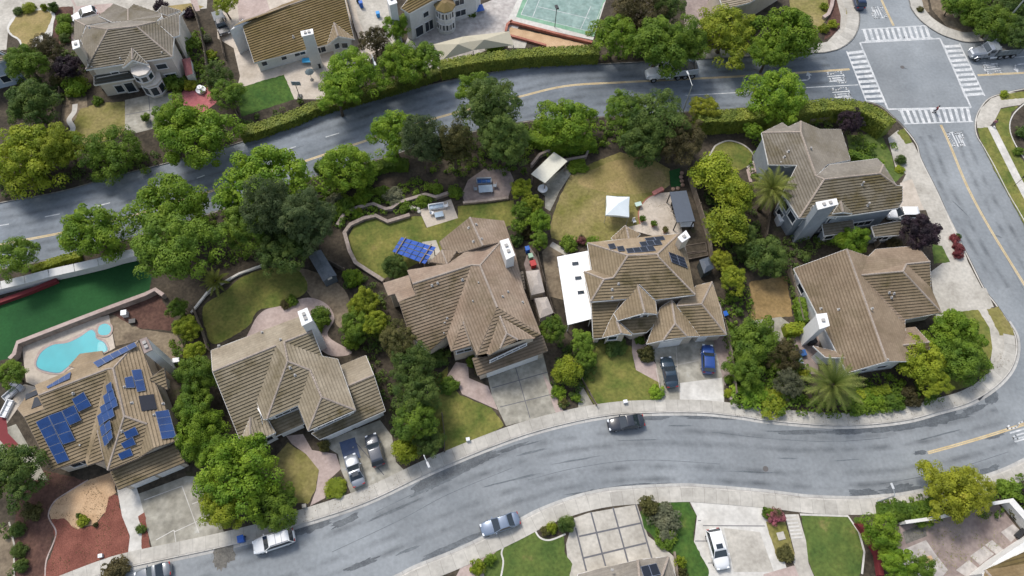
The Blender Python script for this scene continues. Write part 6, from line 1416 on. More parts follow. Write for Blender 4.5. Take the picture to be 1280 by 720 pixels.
def car(label, nose, tail, paint, style='sedan', W=1.8, Hh=1.45, zoff=.0, group=None, name='car', sunroof=False, rails=False):
    a, b_ = P(*nose, .7), P(*tail, .7); c = (a + b_) / 2; d = a - b_; L = max(4.2, min(5.3, d.length))
    root = empty(name, (c.x, c.y, zoff), label, 'car', group, math.atan2(d.y, d.x)); m = PAINT[paint]; hl = L / 2; hw = W / 2
    hood, deck, belt = (.92, .98, .95) if style == 'sedan' else (1.02, 1.02, 1.05)
    st = [(-hl, .55, .78), (-hl + .12, .85, deck - .08), (-hl + .6, .97, deck), (-hl + 1.2, 1, belt), (0, 1, belt), (hl - 1.55, 1, belt), (hl - 1.1, .99, hood + .02), (hl - .5, .94, hood - .1), (hl - .14, .82, hood - .25), (hl, .58, .56)]
    secs = []
    for x, k, zt in st:
        w = hw * k; h = []
        for y, z in ((w * .93, .22), (w, .42), (w, zt - .16), (w * .95, zt - .04), (w * .72, zt + .015), (0, zt + .04)): h.append((x, y, z))
        secs.append([(x, -y, z) for x, y, z in h[:-1]] + [h[-1]] + list(reversed([(x, y, z) for x, y, z in h[:-1]])))
    body = loft(secs); lpart(body, 'body', m, root, smooth=True)
    if style == 'sedan': x0, x1, x2, x3 = -hl + .75, -hl + 1.5, hl - 2.35, hl - 1.5
    else: x0, x1, x2, x3 = -hl + .12, -hl + .5, hl - 2.1, hl - 1.35
    bw, rw = hw * .93, hw * .77; zb = belt + .01; zr = Hh
    B = [(x0, -bw, zb), (x0, bw, zb), (x3, bw, zb), (x3, -bw, zb)]; T = [(x1, -rw, zr), (x1, rw, zr), (x2, rw, zr), (x2, -rw, zr)]
    V = [Vector(p) for p in B]; U = [Vector(p) for p in T]
    def pane(nm, p, q, r, s):
        k = (p + q + r + s) / 4; pts = [k + (x - k) * .93 for x in (p, q, r, s)]; n_ = (q - p).cross(r - p).normalized()
        if n_.dot(k - Vector(((x0 + x3) / 2, 0, 1))) < 0: n_ = -n_; pts.reverse()
        lpart(MB().add([x + n_ * .012 for x in pts] + [x - n_ * .01 for x in pts], [(0, 1, 2, 3), (4, 5, 1, 0), (5, 6, 2, 1), (6, 7, 3, 2), (7, 4, 0, 3)]), nm, cglass, root)
    cab = MB().add(V + U, [(0, 1, 5, 4), (1, 2, 6, 5), (2, 3, 7, 6), (3, 0, 4, 7), (4, 5, 6, 7)]); lpart(cab, 'cabin_frame', black_t, root)
    for i in range(4):
        cab2 = MB().tube(V[i], U[i], .055, .045, 6); lpart(cab2, 'pillar', m, root)
    n = 7; rs = []
    for i in range(n):
        t = i / (n - 1); x = x1 - .04 + (x2 - x1 + .08) * t; cr = .045 * math.sin(math.pi * min(1, max(0, .12 + .76 * t)))
        rs.append([(x, rw * s * (1.02 if abs(s) == 1 else 1), zr + (.0 if abs(s) == 1 else .03) + cr) for s in (-1, -.8, 0, .8, 1)])
    lpart(loft([[(x, y, z - .06) for x, y, z in reversed(r)] [0:0] + r for r in rs]), 'roof', m, root, smooth=True)
    pane('windscreen', V[3], V[2], U[2], U[3]); pane('rear_window', V[1], V[0], U[0], U[1]); pane('side_window', V[2], V[1], U[1], U[2]); pane('side_window', V[0], V[3], U[3], U[0])
    if sunroof:
        x = x2 - .45; lpart(MB().box((x, 0, zr + .075), (.55, .8, .03)), 'sunroof', cglass, root)
    if rails:
        for s in (-1, 1): lpart(MB().tube((x1 + .1, s * rw * .9, zr + .1), (x2 - .1, s * rw * .9, zr + .1), .025, n=6), 'roof_rail', black_t, root)
        for k in (.35, .65): lpart(MB().box((x1 + (x2 - x1) * k, 0, zr + .1), (.05, rw * 1.8, .03)), 'roof_bar', PAINT['silver'], root)
    for s in (-1, 1):
        lpart(MB().box((hl - .16, s * hw * .62, hood - .27), (.24, .34, .14)), 'headlight', lampw, root, bevel=.03)
        lpart(MB().box((-hl + .08, s * hw * .66, deck - .17), (.12, .34, .16)), 'tail_light', lampr, root, bevel=.02)
        lpart(MB().box((x3 - .2, s * (hw + .08), zb + .03), (.14, .2, .13)), 'side_mirror', m, root, bevel=.03)
        for x in (-hl + .95, hl - .95): wheel(root, x, s * (hw - .12), .33)
    lpart(MB().box((hl - .03, 0, .40), (.12, W * .62, .16)), 'front_grille', black_t, root, bevel=.02)
    return root
RZ = .0
car('black sedan parked at the kerb in the middle of the curving street', (760, 531.5), (805, 525), 'black', 'sedan')
car('silver sedan with a sunroof on the drive in front of the dark blue tarp', (437, 568.5), (449.5, 607.5), 'silver', 'sedan', zoff=BZ + .02, sunroof=True)
car('charcoal minivan parked beside the silver sedan on the same drive', (463, 543), (474.5, 583), 'charcoal', 'suv', Hh=1.7, zoff=BZ + .02)
car('white SUV with roof bars parked at the kerb near the blue bin', (316, 685), (368, 668), 'white', 'suv', Hh=1.72, rails=True, W=1.9)
car('steel blue sedan parked at the lower kerb of the street', (601, 663), (649, 647), 'steel', 'sedan')
car('dark teal coupe parked at an angle on the wide drive', (832, 446), (840.5, 485), 'teal', 'sedan', Hh=1.36, zoff=BZ + .02)
car('bright blue hatchback close to the garage on the wide drive', (884, 431), (885, 467), 'blue', 'suv', Hh=1.55, zoff=BZ + .02, W=1.75)
car('white SUV with sunroof backed onto the stained concrete drive at the bottom', (904, 712), (889.5, 661), 'white', 'suv', Hh=1.68, zoff=BZ + .02, W=1.9, sunroof=True)
car('navy car waiting at the top edge above the crossing', (1068, -18), (1077, 13), 'navy', 'suv', Hh=1.6)
car('white car parked behind the upper roof of the bay-window house', (98, 22), (115, 17), 'white', 'suv', Hh=1.6, zoff=BZ + .02)
car('dark grey car cut by the bottom edge near the dirt patch', (168, 724), (213, 710), 'grey', 'sedan')
car('white car half hidden under the blackish-purple tree', (1108, 268), (1148, 268), 'white', 'suv', Hh=1.6, zoff=BZ + .03)
# pickup
def pickup(label, nose, tail):
    a, b_ = P(*nose, .7), P(*tail, .7); c = (a + b_) / 2; d = a - b_; L = 5.3
    r = empty('pickup_truck', (c.x, c.y, BZ + .02), label, 'pickup', None, math.atan2(d.y, d.x)); m = PAINT['black']
    b = MB(); b.box((1.75, 0, .72), (1.8, 1.85, .6)); b.box((.4, 0, .78), (1.6, 1.85, .7)); lpart(b, 'body', m, r, bevel=.12)
    lpart(MB().box((.35, 0, 1.4), (1.5, 1.7, .62), taper=.82), 'cab', m, r, bevel=.1)
    lpart(MB().box((1.06, 0, 1.4), (.14, 1.4, .42), rot=Matrix.Rotation(-.5, 3, 'Y')), 'windscreen', cglass, r)
    bed = MB(); bed.box((-1.55, 0, .6), (2.2, 1.75, .1)); bed.box((-1.55, .88, .85), (2.2, .1, .6)); bed.box((-1.55, -.88, .85), (2.2, .1, .6)); bed.box((-2.62, 0, .85), (.1, 1.8, .6)); lpart(bed, 'bed', m, r)
    lpart(MB().box((-1.55, 0, 1.17), (2.2, 1.8, .06)), 'bed_cover', plain('bed_cover_grey', (.20, .21, .22), .75), r, bevel=.02)
    for s in (-1, 1):
        lpart(MB().box((2.62, s * .7, .8), (.1, .35, .2)), 'headlight', lampw, r); lpart(MB().box((-2.68, s * .8, .9), (.06, .15, .3)), 'tail_light', lampr, r)
        for x in (-1.6, 1.75): wheel(r, x, s * .85, .38, .26)
pickup('black pickup with grey bed cover on the side drive by the fence', (283, 47), (271, 14))
# dump trucks
def dump(label, nose, tail, bodym, bedm, raise_=False, L=8.6):
    a, b_ = P(*nose, 1.2), P(*tail, 1.2); d = (a - b_).normalized(); c = a - d * L / 2
    r = empty('dump_truck', (c.x, c.y, .004), label, 'truck', None, math.atan2(d.y, d.x)); h = L / 2
    f = MB(); f.box((-.2, .45, .75), (L - .6, .16, .26)); f.box((-.2, -.45, .75), (L - .6, .16, .26)); f.box((-1.2, 0, .62), (3, .5, .3)); lpart(f, 'chassis', black_t, r)
    hd = loft([[(x, -w, .62), (x, -w, z - .15), (x, -w * .7, z), (x, w * .7, z), (x, w, z - .15), (x, w, .62)] for x, w, z in ((h - 2.3, .98, 1.78), (h - 1.2, .88, 1.66), (h - .3, .76, 1.5), (h - .08, .66, 1.3))]); lpart(hd, 'hood', bodym, r)
    for s in (-1, 1): lpart(loft([[(x, s * (1.14 + y), z0), (x, s * (1.14 + y), z), (x, s * .72, z), (x, s * .72, z0)] for x, y, z, z0 in ((h - 1.95, 0, .75, .6), (h - 1.6, 0, 1.18, 1.0), (h - .9, 0, 1.2, 1.02), (h - .5, -.05, .9, .7))]), 'fender', bodym, r)
    cb = loft([[(x, -w * 1.0, .8), (x, -w, 1.75), (x, -w * .9, z - .06), (x, 0, z), (x, w * .9, z - .06), (x, w, 1.75), (x, w, .8)] for x, w, z in ((h - 4.05, 1.1, 2.62), (h - 3.7, 1.12, 2.68), (h - 2.75, 1.1, 2.6), (h - 2.25, 1.05, 1.82))]); lpart(cb, 'cab', bodym, r)
    lpart(MB().add([Vector((h - 2.30, -.85, 1.88)), Vector((h - 2.30, .85, 1.88)), Vector((h - 2.68, .82, 2.5)), Vector((h - 2.68, -.82, 2.5))], [(0, 1, 2, 3)]).add([Vector((h - 2.22, -.85, 1.9)), Vector((h - 2.22, .85, 1.9)), Vector((h - 2.60, .82, 2.54)), Vector((h - 2.60, -.82, 2.54))], [(0, 1, 2, 3)]), 'windscreen', cglass, r)
    for s in (-1, 1):
        lpart(MB().box((h - 3.2, s * 1.12, 2.05), (.8, .04, .5)), 'side_window', cglass, r); lpart(MB().box((h - 2.3, s * 1.4, 1.95), (.12, .26, .4)), 'side_mirror', black_t, r)
        lpart(MB().tube((h - 4.1, s * .9, 1.0), (h - 4.1, s * .9, 3.0), .08, n=8), 'exhaust_pipe', rim_m, r); lpart(MB().tube((h - 3.3, s * 1.0, .65), (h - 4.6, s * 1.0, .65), .3, n=12), 'fuel_tank', rim_m, r)
        lpart(MB().box((h - .14, s * .62, 1.05), (.12, .3, .24)), 'headlight', lampw, r)
        wheel(r, h - 1.25, s * .98, .5, .3)
        for x in (-h + .75, -h + 1.95, -h + 3.15): wheel(r, x, s * .9, .5, .5)
    x0, x1 = -h, h - 4.3; bd = MB(); t = .07; w = 1.22; zb, zt = 1.12, 2.25
    bd.box(((x0 + x1) / 2, 0, zb), (x1 - x0, 2 * w, t))
    for s in (-1, 1):
        bd.box(((x0 + x1) / 2, s * w, (zb + zt) / 2), (x1 - x0, t, zt - zb))
        for k in range(6): bd.box((x0 + .2 + k * (x1 - x0 - .4) / 5, s * (w + .07), (zb + zt) / 2), (.1, .08, zt - zb))
        bd.box(((x0 + x1) / 2, s * (w + .03), zt), (x1 - x0, .16, .1))
    bd.box((x1, 0, (zb + zt) / 2 + .2), (t, 2 * w, zt - zb + .4)); bd.box((x0, 0, (zb + zt) / 2), (t, 2 * w, zt - zb)); bd.box((x1 + .45, 0, zt + .38), (1.0, 2 * w, .07))
    lpart(bd, 'dump_bed', bedm, r)
    lpart(MB().box(((x0 + x1) / 2 - .1, 0, 1.6), (x1 - x0 - .4, 2 * w - .2, .7), taper=.7), 'load', dirt_road, r)
dump('white dump truck driving left on the avenue under the street trees', (807, 92), (882, 84), PAINT['white'], plain('truck_bed_white', (.55, .57, .58), .5))
dump('grey dump truck with silver hood stopped at the crossing from the right', (1213, 66), (1300, 57), PAINT['silver'], plain('truck_bed_grey', (.16, .18, .19), .6))

# ---------------------------------------------------------------- fences and garden walls
wood = surf('fence_wood', (.16, .125, .095), (.24, .20, .155), .8, 4, .2, .9); wood_d = surf('fence_wood_dark', (.08, .065, .052), (.13, .105, .085), .8, 4, .2, .9)
stonew = surf('garden_wall_stone', (.24, .195, .165), (.34, .285, .25), .9, 3, .2, .9); wallw = plain('garden_wall_white', (.62, .61, .58), .85)
def fence(pts, h, m, label, name='fence', cat='fence', t=.06):
    W = [P(x, y, BZ) for x, y in pts]; root = empty(name, tuple(W[0]), label, cat)
    mb = MB(); posts = []
    for i in range(len(W) - 1):
        d = W[i + 1] - W[i]; L = d.length; d.normalize(); rz = math.atan2(d.y, d.x); n = max(1, int(L / .16))
        for k in range(n):
            p = W[i] + d * (L * (k + .5) / n); mb.box((p.x, p.y, BZ + h / 2 + .02 * ((k * 7) % 3 - 1)), (L / n * .92, .03, h), rz)
        for z in (.3, h - .25): p = (W[i] + W[i + 1]) / 2; mb.box((p.x, p.y, BZ + z), (L, .08, .09), rz)
        k = max(1, round(L / 2.6)); posts += [W[i] + d * (L * j / k) for j in range(k)]
    posts.append(W[-1]); mb.build('fence_board', m, root)
    pm = MB().box((0, 0, h / 2 + .06), (.12, .12, h + .12)).mesh('fence_post'); pm.materials.append(m)
    for p in posts: place(pm, 'fence_post', root, p - root.location)
def gwall(pts, h, w, m, label, name='garden_wall', capm=None, base=BZ, cat='wall'):
    W = [P(x, y, base) for x, y in pts]; root = empty(name, tuple(W[0]), label, cat); A, B = offs(W, w / 2), offs(W, -w / 2); mb = MB(); cp = MB(); A2, B2 = offs(W, w / 2 + .05), offs(W, -w / 2 - .05)
    for i in range(len(W) - 1):
        u = Vector((0, 0, h)); mb.add([A[i], A[i + 1], B[i + 1], B[i], A[i] + u, A[i + 1] + u, B[i + 1] + u, B[i] + u], [(0, 1, 5, 4), (2, 3, 7, 6), (1, 2, 6, 5), (3, 0, 4, 7)])
        u2 = Vector((0, 0, h + .08)); u = Vector((0, 0, h - .01)); cp.add([A2[i] + u, A2[i + 1] + u, B2[i + 1] + u, B2[i] + u, A2[i] + u2, A2[i + 1] + u2, B2[i + 1] + u2, B2[i] + u2], [(0, 1, 5, 4), (2, 3, 7, 6), (1, 2, 6, 5), (3, 0, 4, 7), (7, 6, 5, 4)])
    mb.build('wall_body', m, root); cp.build('coping', capm or m, root)
q = zm(0, 0, 4)
fence(q((980, 65), (1015, 180), (1040, 300), (1060, 470)), 1.8, wood, 'timber fence between the bay-window house and the black pickup drive')
fence(q((1105, 190), (1130, 300)), 1.5, wood, 'short fence beside the black pickup')
fence(q((320, 470), (308, 560), (300, 670)), 1.6, wood_d, 'dark fence left of the dry lawn with curved white path')
fence([(431, -8), (444, 40), (452, 62)], 1.8, wood_d, 'dark fence along the right side of the mossy roof')
fence([(385, 300), (394, 312), (404, 326), (432, 341)], 1.5, wood, 'timber fence from the pines past the grey shed')
fence([(662, 272), (666, 300), (676, 340), (692, 398)], 1.7, wood_d, 'dark fence between hipped house and the white patio roof')
fence([(860, 225), (872, 262), (884, 300), (888, 325)], 1.8, wood, 'timber fence right of the dark pergola')
fence([(896, 385), (908, 425), (914, 465), (917, 495)], 1.7, wood, 'timber fence right of the wide drive')
fence([(984, 340), (993, 375), (1000, 405)], 1.6, wood, 'timber fence right of the parched square lawn')
fence([(244, 388), (255, 415), (263, 440)], 1.6, wood, 'leaning timber fence between solar house and curved lawn')
fence([(553, 520), (556, 545), (556, 565)], 1.4, wood_d, 'dark fence at the left of the curved front lawn')
fence([(966, 225), (962, 260), (955, 300)], 1.6, wood_d, 'dark fence below the small round lawn')
fence([(1088, 288), (1094, 310)], 1.5, wood, 'short fence between grey house and corner house')
fence([(285, 115), (300, 150)], 1.6, wood, 'timber fence left of the rich green lawn')
fence([(1010, 156), (1042, 152), (1056, 152)], 1.4, wood, 'timber fence behind the grey house under the hedge')
fence([(727, 475), (745, 507)], .8, wood, 'low timber edging fence left of the square front lawn')
# white panel wall of the turf yard: sloping wide cap
root = empty('panel_wall', P(0, 365, BZ), 'long white panel wall along the top of the green turf yard', 'wall')
PW = [(-30, 364), (0, 356), (30, 349), (60, 341), (92, 334), (122, 327), (145, 320), (167, 315)]
for i in range(len(PW) - 1):
    a = P(*PW[i], 2.3); c = P(*PW[i + 1], 2.3); d = (c - a).normalized(); n = Vector((-d.y, d.x, 0)); e = d * .04
    mb = MB(); lo = [a + e, c - e]; 
    mb.slab([a + e - n * .55 - Vector((0, 0, .25)), c - e - n * .55 - Vector((0, 0, .25)), c - e + n * .55, a + e + n * .55], .08); mb.build('cap_panel', wallw, root)
    MB().box(((a.x + c.x) / 2, (a.y + c.y) / 2, 1.1), ((c - a).length, .2, 2.0), math.atan2(d.y, d.x)).build('wall_panel', wallw, root)
gwall([(-30, 392), (0, 380), (40, 366), (74, 352)], .6, .5, redw, 'low red-painted curb along the turf yard below the white panel wall')
gwall([(18, 452), (24, 446), (28, 432), (90, 408), (140, 389), (186, 372), (198, 366), (208, 373)], 1.1, .45, stonew, 'tan retaining wall between green turf yard and pool deck', capm=pinkc)
q = zm(320, 180, 4)
gwall(q((640, 690), (560, 640), (500, 600), (470, 540), (445, 450), (475, 410), (540, 380), (600, 366), (660, 396), (770, 362)), .5, .45, stonew, 'lower zigzag garden wall edging the lawn of the hipped house')
gwall(q((410, 415), (450, 350), (520, 325), (590, 310), (650, 335), (680, 330), (720, 300), (850, 262), (900, 275), (975, 250)), .6, .4, stonew, 'upper zigzag terrace wall above the garden lawn')
gwall(q((1035, 300), (1150, 290), (1262, 275)), .4, .3, stonew, 'low wall at the front of the stone patio')
gwall([(705, 203), (732, 198), (737, 184)], .6, .3, stonew, 'low wall right of the cream pergola')
gwall([(664, 210), (674, 197), (690, 190)], .8, .3, stonew, 'low wall behind the cream pergola')
q = zm(640, 0, 4)
gwall(q((-10, 118), (200, 172), (400, 222)), .5, .35, brick_red, 'red brick wall along the bottom of the sport court')
gwall(q((-10, 185), (100, 215), (170, 235)), .4, .3, brick_red, 'lower red brick wall left of the clipped hedge')
gwall([(640, 28), (634, 33), (632, 42)], .5, .3, brick_red, 'short red brick wall end at the left of the sport court')
gwall([(1043, -15), (1038, 10), (1034, 20), (1028, 24)], .5, .5, pinkc, 'curved pinkish wall beside the red bed at the corner')
gwall([(1176, -14), (1184, 5), (1195, 22)], .5, .5, pinkc, 'short pink garden wall at the top right')
q = zm(960, 540, 4)
gwall(q((435, 455), (500, 550), (535, 620), (550, 720)), .9, .5, redw, 'red-painted retaining wall left of the bright green trees')
gwall(q((655, 460), (800, 440), (870, 425)), 1.5, .3, wallw, 'white wall along the top of the sunken patio left of the golden tree')
gwall(q((1085, 368), (1190, 350)), 1.5, .3, wallw, 'short white wall right of the golden tree')
gwall(q((1175, 356), (1240, 430), (1300, 510)), 1.6, .75, wallw, 'thick white wall at the right of the sunken patio')
gwall(q((1015, 735), (1100, 665), (1300, 530)), 2.6, .9, stucco_w, 'cream parapet wall beside the brown roof in the bottom right corner')
gwall([(842, 690), (846, 722)], .5, .15, wood, 'low board edging beside the small solar roof')
gwall([(240, 392), (262, 364), (300, 343), (345, 327)], .3, .2, conc_light, 'pale curved kerb wall above the curved lawn')
gwall([(911, 500), (922, 492), (924, 486)], .4, .25, stonew, 'small stone edging at the right of the wide drive')

# ---------------------------------------------------------------- yard structures and furniture
cream = plain('cream_panel', (.62, .60, .50), .7); slate = plain('dark_roof_panel', (.075, .09, .115), .45); grey_m = plain('grey_metal', (.30, .31, .32), .5); blue_m = plain('blue_plastic', (.012, .10, .42), .4); cushion = plain('blue_cushion', (.03, .10, .28), .8)
def canopy(name, cat, label, quad, z, m, post=trim_w, t=.12, drop=.0):
    W = [P(x, y, z) for x, y in quad]; c = sum(W, Vector()) / 4; root = empty(name, (c.x, c.y, BZ), label, cat)
    if sum(W[i].x * W[(i + 1) % 4].y - W[(i + 1) % 4].x * W[i].y for i in range(4)) < 0: W.reverse()
    MB().slab(W, t).build('roof_panel', m, root)
    for w in W:
        p = c + (w - c) * .92; MB().box((p.x, p.y, (z - t + BZ) / 2), (.14, .14, z - t - BZ)).build('post', post, root)
    return root, W, c
q = zm(640, 180, 4)
canopy('pergola', 'pergola', 'cream flat-roofed pergola left of the round dry lawn', q((95, 150), (210, 40), (277, 85), (165, 195)), 2.6, cream, wood)
r, W, c = canopy('pergola', 'pergola', 'dark blue-grey flat-roofed pergola beside the half-round patio', [(837, 240), (858, 238), (869, 276.5), (846, 278)], 2.7, slate, black_t)
# pop-up tent with a peaked roof
W = [P(x, y, 2.5) for x, y in q((472, 258), (588, 264), (586, 365), (468, 355))]; c = sum(W, Vector()) / 4
root = empty('pop_up_tent', (c.x, c.y, BZ), 'white square pop-up tent standing on the round dry lawn', 'tent')
tent_m = plain('tent_fabric', (.66, .72, .74), .7, famt=.03); ap = c + Vector((0, 0, .75)); mb = MB(); W = W[::-1]
for i in range(4):
    a, b_ = W[i], W[(i + 1) % 4]; m_ = (a + b_) / 2 + Vector((0, 0, -.0)); mm = m_.lerp(c, .05)
    mb.add([a, mm, ap], [(0, 1, 2)]); mb.add([mm, b_, ap], [(0, 1, 2)]); mb.quad(a - Vector((0, 0, .28)), b_ - Vector((0, 0, .28)), b_, a)
mb.build('canopy', tent_m, root)
for w in W:
    p = c + (w - c) * .95; MB().tube((p.x, p.y, BZ), (p.x, p.y, 2.5), .035, n=6).build('leg', grey_m, root)
# fawn double canopy on the terrace by the hedge
q2 = zm(430, 0, 5.76); fawn = plain('canopy_fawn', (.42, .385, .29), .8, famt=.05)
root = empty('patio_canopy', P(590, 70, BZ), 'long fawn double-peaked fabric canopy above the avenue hedge', 'canopy')
V = {k: P(*q2(v)[0][:2], v[2]) for k, v in dict(a=(640, 320, 3.0), b=(860, 262, 3.0), c=(1190, 225, 3.0), d=(1222, 325, 2.4), e=(930, 362, 2.4), f=(715, 428, 2.4), g=(665, 350, 2.9), p1=(820, 318, 3.7), p2=(1010, 285, 3.6), m=(900, 300, 3.1)).items()}
MB().add([V[k] for k in 'a b m e f'.split()] + [V['p1']], [(0, 5, 1), (1, 5, 2), (2, 5, 3), (3, 5, 4), (4, 5, 0)]).build('canopy_panel', fawn, root)
MB().add([V[k] for k in 'b c d e m'.split()] + [V['p2']], [(0, 5, 1), (1, 5, 2), (2, 5, 3), (3, 5, 4), (4, 5, 0)]).build('canopy_panel', fawn, root)
for k in 'a c d e f': 
    if k in V: MB().tube((V[k].x, V[k].y, BZ), V[k], .06, n=6).build('post', grey_m, root)
# grey shed
W = [P(x, y, z) for x, y, z in ((386, 321, 2.3), (401, 312, 2.3), (421, 344, 2.3), (404, 352, 2.3))]; r1, r2 = P(393.5, 314, 2.75), P(412, 346, 2.75)
root = empty('garden_shed', P(404, 335, BZ), 'dark grey garden shed with gabled roof below the pines', 'shed')
MB().add([W[0], r1, r2, W[3], W[1], W[2]], [(0, 3, 2, 1), (1, 2, 5, 4)]).add([x - Vector((0, 0, .08)) for x in (W[0], r1, r2, W[3], W[1], W[2])], [(0, 1, 2, 3), (1, 4, 5, 2)]).build('roof', surf('shed_roof', (.085, .10, .115), (.125, .14, .155), .8, 4, .15, .8), root)
c = sum(W, Vector()) / 4; I = [c + (w - c) * .9 for w in W]; mb = MB(); mb.prism([I[0], I[3], I[2], I[1]], BZ, 2.2)
g1 = I[3]; g2 = I[2]; g3 = (g1 + g2) / 2 + Vector((0, 0, .42)); mb.add([Vector((g1.x, g1.y, 2.2)), Vector((g2.x, g2.y, 2.2)), g3], [(0, 1, 2)]); mb.build('wall', plain('shed_wall', (.10, .125, .15), .8), root)
n = Vector(((g2 - g1).y, -(g2 - g1).x, 0)).normalized(); a_ = g1.lerp(g2, .35); b2 = g1.lerp(g2, .65); rz = math.atan2((g2 - g1).y, (g2 - g1).x); mid = (a_ + b2) / 2
MB().box((mid.x + n.x * .03, mid.y + n.y * .03, 1.95), (.65, .06, .45), rz).build('window', trim_w, root)
# blue-roofed frame beside the hipped house: slatted blue sheets over timber beams
q = zm(320, 180, 4); root = empty('blue_roof_frame', P(517, 316, BZ), 'bright blue slatted roof frame with timber beams on the garden lawn', 'pergola')
cc = [P(x, y, z) for x, y, z in q((728, 465, 2.5), (900, 515, 2.5), (845, 602, 2.1), (682, 540, 2.1))]; bl = plain('blue_sheet', (.005, .065, .35), .6, famt=.25, fine=1.5)
for i in range(4):
    t0, t1 = i / 4 + .012, (i + 1) / 4 - .012; f = lambda t, s: (cc[0].lerp(cc[3], t)).lerp(cc[1].lerp(cc[2], t), s); dz = Vector((0, 0, .10))
    MB().slab([f(t0, 0), f(t1, 0) + dz, f(t1, 1) + dz, f(t0, 1)][::-1], .04).build('roof_sheet', bl, root)
for s in (.12, .86): 
    a_, b2 = f(-.05, s) + Vector((0, 0, .17)), f(1.08, s) + Vector((0, 0, .20)); MB().tube(a_, b2, .09, n=4).build('beam', wood, root)
for s in (.3, .5, .68):
    MB().tube(f(.02, s) + Vector((0, 0, .14)), f(.98, s) + Vector((0, 0, .16)), .035, n=4).build('batten', cushion, root)
for s in (.05, .95):
    for t in (.05, .95): p = f(t, s); MB().box((p.x, p.y, (p.z + BZ) / 2 - .03), (.12, .12, p.z - BZ - .06)).build('post', wood, root)
# outdoor dining sets
def sofa(root, x, y, w, rz, m, cm):
    M = Matrix.Rotation(rz, 3, 'Z'); o = Vector((x, y, 0))
    mb = MB(); mb.box(o + Vector((0, 0, .22)), (w, .75, .3), rz); mb.box(o + M @ Vector((0, .34, .5)), (w, .14, .5), rz)
    for s in (-1, 1): mb.box(o + M @ Vector((s * w / 2, 0, .4)), (.12, .8, .4), rz)
    lpart(mb, 'frame', m, root, bevel=.02); n = max(1, round(w / .75))
    for i in range(n): lpart(MB().box(o + M @ Vector(((i + .5 - n / 2) * w / n * .92, -.04, .42)), (w / n * .85, .6, .14), rz), 'cushion', cm, root, bevel=.04)
lightblue = plain('pale_blue_fabric', (.34, .42, .50), .8); whitec = plain('white_plastic', (.72, .73, .74), .5); greyw = plain('weathered_grey', (.30, .34, .38), .7)
p = P(605, 228, BZ); r = empty('outdoor_sofa', tuple(p), 'blue-cushioned outdoor sofa on the stone patio', 'sofa', None, .05); sofa(r, 0, .0, 2.2, 0, greyw, cushion)
p = P(607, 239, BZ); r = empty('dining_table', tuple(p), 'pale blue table in front of the blue-cushioned sofa', 'table', None, .1)
lpart(MB().box((0, 0, .7), (2.1, 1.3, .07)), 'table_top', lightblue, r, bevel=.02)
for sx in (-1, 1):
    for sy in (-1, 1): lpart(MB().box((sx * .9, sy * .52, .33), (.08, .08, .66)), 'leg', greyw, r)
def gchair(label, px, py, rz, m=greyw, group=None):
    p = P(px, py, BZ); r = empty('garden_chair', tuple(p), label, 'chair', group, rz)
    lpart(MB().box((0, 0, .44), (.52, .52, .07)), 'seat', m, r, bevel=.02); lpart(MB().box((0, .25, .72), (.5, .06, .5)), 'backrest', m, r, bevel=.02)
    for sx in (-1, 1):
        for sy in (-1, 1): lpart(MB().box((sx * .21, sy * .21, .2), (.05, .05, .4)), 'leg', m, r)
gchair('grey garden chair left of the pale blue table', 594.5, 238, 1.57); gchair('grey garden chair right of the pale blue table', 618.5, 234, -1.57)
p = P(546, 262, BZ); r = empty('outdoor_sofa', tuple(p), 'white corner sofa on the tan patio of the hipped house', 'sofa', None, .2); sofa(r, 0, .3, 2.3, 0, whitec, lightblue)
p = P(549, 270, BZ); r = empty('coffee_table', tuple(p), 'low pale blue coffee table beside the white corner sofa', 'table', None, .25)
lpart(MB().box((0, 0, .45), (1.3, .9, .08)), 'table_top', lightblue, r, bevel=.02)
for sx in (-1, 1):
    for sy in (-1, 1): lpart(MB().box((sx * .55, sy * .35, .2), (.07, .07, .41)), 'leg', greyw, r)
gchair('white garden chair at the right end of the white corner sofa', 558, 259, -1.2, whitec); gchair('white garden chair at the left of the low coffee table', 540, 268, 1.4, whitec)
def table(label, px, py, rx, ry, h, m, rz=0., round_=False, name='table'):
    p = P(px, py, BZ); r = empty(name, tuple(p), label, 'table', None, rz)
    if round_: lpart(MB().lathe((0, 0, 0), [(rx, h - .06), (rx, h), (rx * .97, h + .01)], 20), 'table_top', m, r); lpart(MB().lathe((0, 0, 0), [(.3, 0), (.06, .1), (.06, h - .05)], 10), 'leg', greyw, r)
    else:
        lpart(MB().box((0, 0, h - .03), (2 * rx, 2 * ry, .06)), 'table_top', m, r, bevel=.015)
        for sx in (-1, 1):
            for sy in (-1, 1): lpart(MB().box((sx * (rx - .12), sy * (ry - .12), (h - .06) / 2), (.07, .07, h - .06)), 'leg', grey_m, r)
table('round white table on the path below the cream pergola', 678, 239, .75, .75, .74, whitec, 0, True)
table('blue ping-pong table on the paved yard of the white house', 595, 15, 1.37, .76, .76, blue_m, .3, False, 'ping_pong_table')
table('bright sky-blue table against the wall of the mossy-roof house', 386, 79, .95, .5, .74, plain('sky_blue', (.05, .36, .62), .4), .12)
table('small pale table right of the white pop-up tent', 797, 258, .5, .35, .7, plain('mint', (.45, .58, .52), .5), .3)
table('long dark dining table below the dark pergola', 857, 283, 1.0, .5, .75, whitec, .05, False)
for i, (x, y) in enumerate(((840, 258), (841, 263), (843, 268), (845, 273))): gchair('black chair along the open west side of the dark pergola', x, y, 1.4, black_t, 'chairs along the dark pergola')
gchair('small white chair near the tent and tan dormer roof', 792, 278, .4, whitec)
